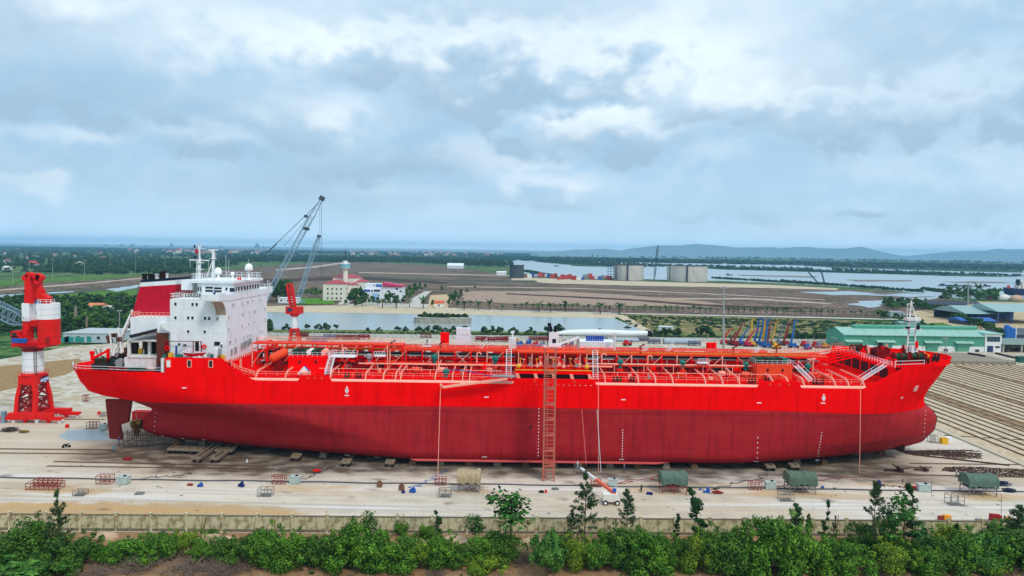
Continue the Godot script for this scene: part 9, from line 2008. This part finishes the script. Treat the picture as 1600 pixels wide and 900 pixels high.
# ---------------------------------------------------------------- the wall below the yard and the bushes before it
func make_front():
	var b: MB
	var streak := StandardMaterial3D.new(); streak.albedo_texture = mottle(131,0.012,[0.1,Color8(128,120,98),0.26,Color8(176,168,136),0.45,Color8(198,190,156),0.75,Color8(208,199,166),0.92,Color8(186,177,142)],512,6); streak.uv1_triplanar = true; streak.uv1_world_triplanar = true; streak.uv1_scale = Vector3(0.22,0.035,0.22); streak.roughness = 0.95; streak.metallic_specular = 0.15
	streak.detail_enabled = true; streak.detail_blend_mode = BaseMaterial3D.BLEND_MODE_MUL; streak.detail_uv_layer = BaseMaterial3D.DETAIL_UV_2; streak.detail_albedo = mottle(132,0.012,[0.25,Color(0.8,0.78,0.74),0.5,Color.WHITE],512,5); streak.uv2_triplanar = true; streak.uv2_world_triplanar = true; streak.uv2_scale = Vector3.ONE * 0.09
	var cap := worn(Color8(126,118,98),0.5,0.4,0.95)
	var wall := thing("yard_wall","stained yellowish concrete wall of panels and pillars along the yard's edge","wall"); var a := ground_at(-40,827.2); var e := ground_at(1640,839.0); var run := e - a; var n := int(run.length() / 5.85); var step := run / n; var turn := atan2(-run.z,run.x)
	var pm := MB.new(); pm.box(Vector3(0,1.35,0),Vector3(step.length() - 0.46,2.7,0.16)); var pmesh := pm.mesh()
	var cm := MB.new(); cm.box(Vector3(0,2.76,0),Vector3(step.length() - 0.46,0.12,0.3)); var cmesh := cm.mesh()
	var qm := MB.new(); qm.box(Vector3(0,1.55,0),Vector3(0.46,3.1,0.46)); qm.box(Vector3(0,3.14,0),Vector3(0.56,0.1,0.56)); var qmesh := qm.mesh()
	var fm := MB.new(); fm.box(Vector3(0,0.2,0),Vector3(step.length() - 0.46,0.5,0.5)); var fmesh := fm.mesh(); var t := Basis(Vector3.UP,turn)
	for i in n:
		put(pmesh,"wall_panel",streak,wall,a + step * (i + 0.5),t); put(cmesh,"coping",cap,wall,a + step * (i + 0.5),t); put(fmesh,"footing",cap,wall,a + step * (i + 0.5) + Vector3(0,0,0.1),t); put(qmesh,"pillar",streak,wall,a + step * i,t)
	# bushes: where the foot stands in the photograph, width and height there, kind
	var list := [[10,893,110,100,"dark_bush",1],[45,880,90,80,"dark_bush",2],[90,890,80,75,"dark_bush",3],[60,898,120,50,"feather_bush",1],[10,902,80,40,"feather_bush",2],[132,880,60,52,"dark_bush",1],[168,878,46,40,"bush",1],[198,876,70,46,"bush",2],[236,872,70,48,"bush",3],[268,870,56,44,"bush",1],[296,868,56,56,"yellow_bush",1],[318,874,50,40,"bush",2],[352,872,60,46,"dark_bush",2],[332,838,20,14,"bush",3],[388,878,70,56,"dark_bush",3],[420,880,70,64,"bush",1],[456,884,70,76,"bush",2],[446,882,50,40,"yellow_bush",2],[486,882,60,56,"dark_bush",1],[514,882,70,58,"dark_bush",2],[545,886,80,70,"bush",3],[578,888,90,88,"bush",1],[606,888,80,62,"bush",2],[636,886,70,60,"bush",3],[662,884,60,52,"yellow_bush",1],[690,884,64,50,"bush",1],[716,880,50,38,"dark_bush",3],[668,842,36,24,"bush",2],[626,836,26,24,"bush",1],[756,876,70,62,"bush",2],[786,876,70,56,"dark_bush",2],[764,886,80,34,"yellow_bush",2],[820,874,46,36,"dry",1],[855,900,66,70,"feather_bush",1],[862,876,44,44,"bush",3],[886,872,54,50,"dark_bush",1],[902,886,60,60,"yellow_bush",1],[930,884,66,58,"bush",1],[948,866,40,50,"bush",2],[975,884,80,70,"dark_bush",2],[1012,890,80,76,"bush",3],[1034,884,60,70,"bush",1],[1060,886,56,50,"dark_bush",3],[1084,888,60,70,"yellow_bush",2],[1108,888,70,72,"dark_bush",1],[1140,892,86,72,"dark_bush",2],[1168,890,80,70,"bush",2],[1204,896,96,92,"bush",3],[1232,896,90,96,"bush",1],[1262,892,80,66,"bush",2],[1292,880,50,40,"dark_bush",1],[1330,892,76,56,"bush",3],[1300,868,40,34,"bush",1],[1378,872,70,54,"dark_bush",2],[1352,862,60,44,"dark_bush",3],[1398,896,76,56,"yellow_bush",1],[1420,880,80,56,"dark_bush",1],[1440,892,70,50,"bush",2],[1470,890,80,62,"dark_bush",3],[1500,888,70,60,"bush",3],[1490,858,66,52,"yellow_bush",2],[1530,888,70,56,"feather_bush",2],[1556,886,76,66,"bush",1],[1586,886,96,90,"dark_bush",1],[1620,886,96,80,"bush",2],[1570,862,60,56,"feather_bush",1],[1548,900,50,30,"yellow_bush",1]]
	list.sort_custom(func(p,q): return p[0] < q[0])
	var words := {"dark_bush": "dark green bush","bush": "fresh green bush","yellow_bush": "yellowish green bush","feather_bush": "feathery bush","dry": "bare dry bush"}; var count := {}
	for p in list:
		var q := ground_at(p[0],p[1] + 1); var per := 1081.0 / -q.z; count[p[4]] = count.get(p[4],0) + 1
		grow("bush",p[4],p[5],q,p[3] / per / 1.28 * rng.randf_range(0.75,1.12),p[2] / per / 1.68,"%s below the wall, %s of its kind from the portal crane" % [words[p[4]],ordinal(count[p[4]])],"bush","bushes below the wall")
	# taller young trees that rise over the wall
	for p in [[92,884,770,"conifer",1,0.62,"shaggy dark tree rising over the wall at the portal crane end"],[795,872,754,"young",1,1.35,"young round leaved tree standing before the white sand, over the wall"],[742,858,797,"young",2,1.2,"small leafy sapling just beside the round leaved young tree"],[913,862,742,"conifer",1,0.78,"tallest feathery conifer sapling in front of the boom lift"],[893,850,798,"conifer",2,1.0,"low feathery sapling at the foot of the tallest conifer"],[979,862,769,"conifer",2,0.95,"smaller feathery conifer beside the boom lift chassis"],[1093,866,765,"leaning",1,1.3,"thin leaning sapling in front of the first green shelter"],[1055,860,808,"leaning",2,1.2,"short bare sapling between the conifers and the leaning one"],[962,846,812,"leaning",3,0.6,"bare stump like stem against the wall near the conifers"],[1245,870,796,"leaning",2,1.5,"ragged sapling rising behind the big fresh bush"],[1262,868,806,"conifer",2,0.7,"slim dark sapling beside the ragged one"],[1289,862,788,"leaning",3,0.9,"wispy sapling with few leaves standing alone over the wall"],[1303,862,808,"conifer",1,0.5,"slim dark sapling next to the wispy one"],[1364,876,758,"conifer",3,0.72,"dense tapering sapling in front of the red hoses"],[1385,866,782,"young",2,0.8,"bushy side sapling leaning from the tapering one"],[1408,878,764,"young",3,1.15,"spreading sapling in front of the last welding cabinet"],[1432,872,766,"leaning",3,1.1,"upright thin sapling beside the spreading one"],[1587,880,792,"conifer",2,1.25,"broad dark tree at the bow end of the wall"],[690,860,800,"leaning",1,1.1,"twiggy sapling over the brightest bushes"],[575,868,794,"young",3,0.9,"tuft of shoots above the biggest bright bush"],[1495,862,818,"leaning",2,1.5,"bent yellowish sapling over the wall at the bow end"]]:
		var q := ground_at(p[0],p[1]); var tall := plane_at(p[0],p[2],q.z).y; grow("sapling",p[3],p[4],q,tall,tall * p[5],p[6],"sapling")
	for p in [[1306,842,804,"bare dead stick leaning by the wall"],[318,830,808,"pale plank leaning against the wall behind the yellowish bush"]]:
		var q := ground_at(p[0],p[1]); b = MB.new(); b.tube(q,plane_at(p[0] + 4,p[2],q.z + 0.2),0.09,0.05,5); b.tube(plane_at(p[0] + 3,p[2] + 8,q.z + 0.2),plane_at(p[0] + 12,p[2] + 12,q.z + 0.3),0.04,0.02,4); tag(part(b,"dead_stick",plain(Color8(110,92,76),0.9)),p[3],"stick")
	for p in [[215,888,6.0,"heap of dry brushwood below the fresh bushes at the crane end"],[300,892,6.5,"wide heap of dry brushwood under the yellowish bush"],[365,890,5.5,"heap of dry brushwood where the dark bushes begin"],[345,896,4.5,"low dry brushwood at the picture's lower edge"],[150,898,4.0,"scattered dry twigs before the shaggy dark tree"],[680,898,2.6,"small grey dry tuft before the bright bushes"],[1010,888,3.4,"brown dead stems among the dark bushes beyond the conifers"],[815,874,4.0,"grey brown dead bush by the young round leaved tree"],[1075,876,3.6,"dead brown stems under the leaning sapling"],[1370,898,4.0,"dry twigs under the tapering sapling"],[1565,894,5.0,"long dry brushwood below the broad dark tree"],[1180,872,3.0,"pale bare branch lying over the dark bushes"]]:
		var q := ground_at(p[0],p[1]); grow("brushwood","dry",1 + int(p[0]) % 2,q,p[2] * 0.55,p[2] * 0.62,p[3],"brushwood")
	# stones and low growth on the bare strip
	var spots := []
	for i in 260: spots.append([ground_at(rng.randf_range(-20,1620),rng.randf_range(838,900),0.02),rng.randf_range(0.15,0.5),rng.randf_range(0.3,0.9)])
	mass("ground_weeds",spots,12)
	for p in [[655,848,1.6],[710,846,2.6],[724,850,1.8],[165,840,2.4],[330,844,2.6],[352,843,1.6],[832,848,2.2],[760,884,0.7]]:
		var q := ground_at(p[0],p[1]); b = MB.new(); b.ball(q,Vector3(p[2],p[2] * 0.35,p[2] * 0.7),9,5); tag(part(b,"rubble_stone",worn(Color8(196,166,138),0.3,0.5,0.95)),"pale pinkish stone at the foot of the wall, %s from the portal crane" % ordinal(1 + [165,330,352,655,710,724,760,832].find(p[0])),"stone","stones at the foot of the wall")
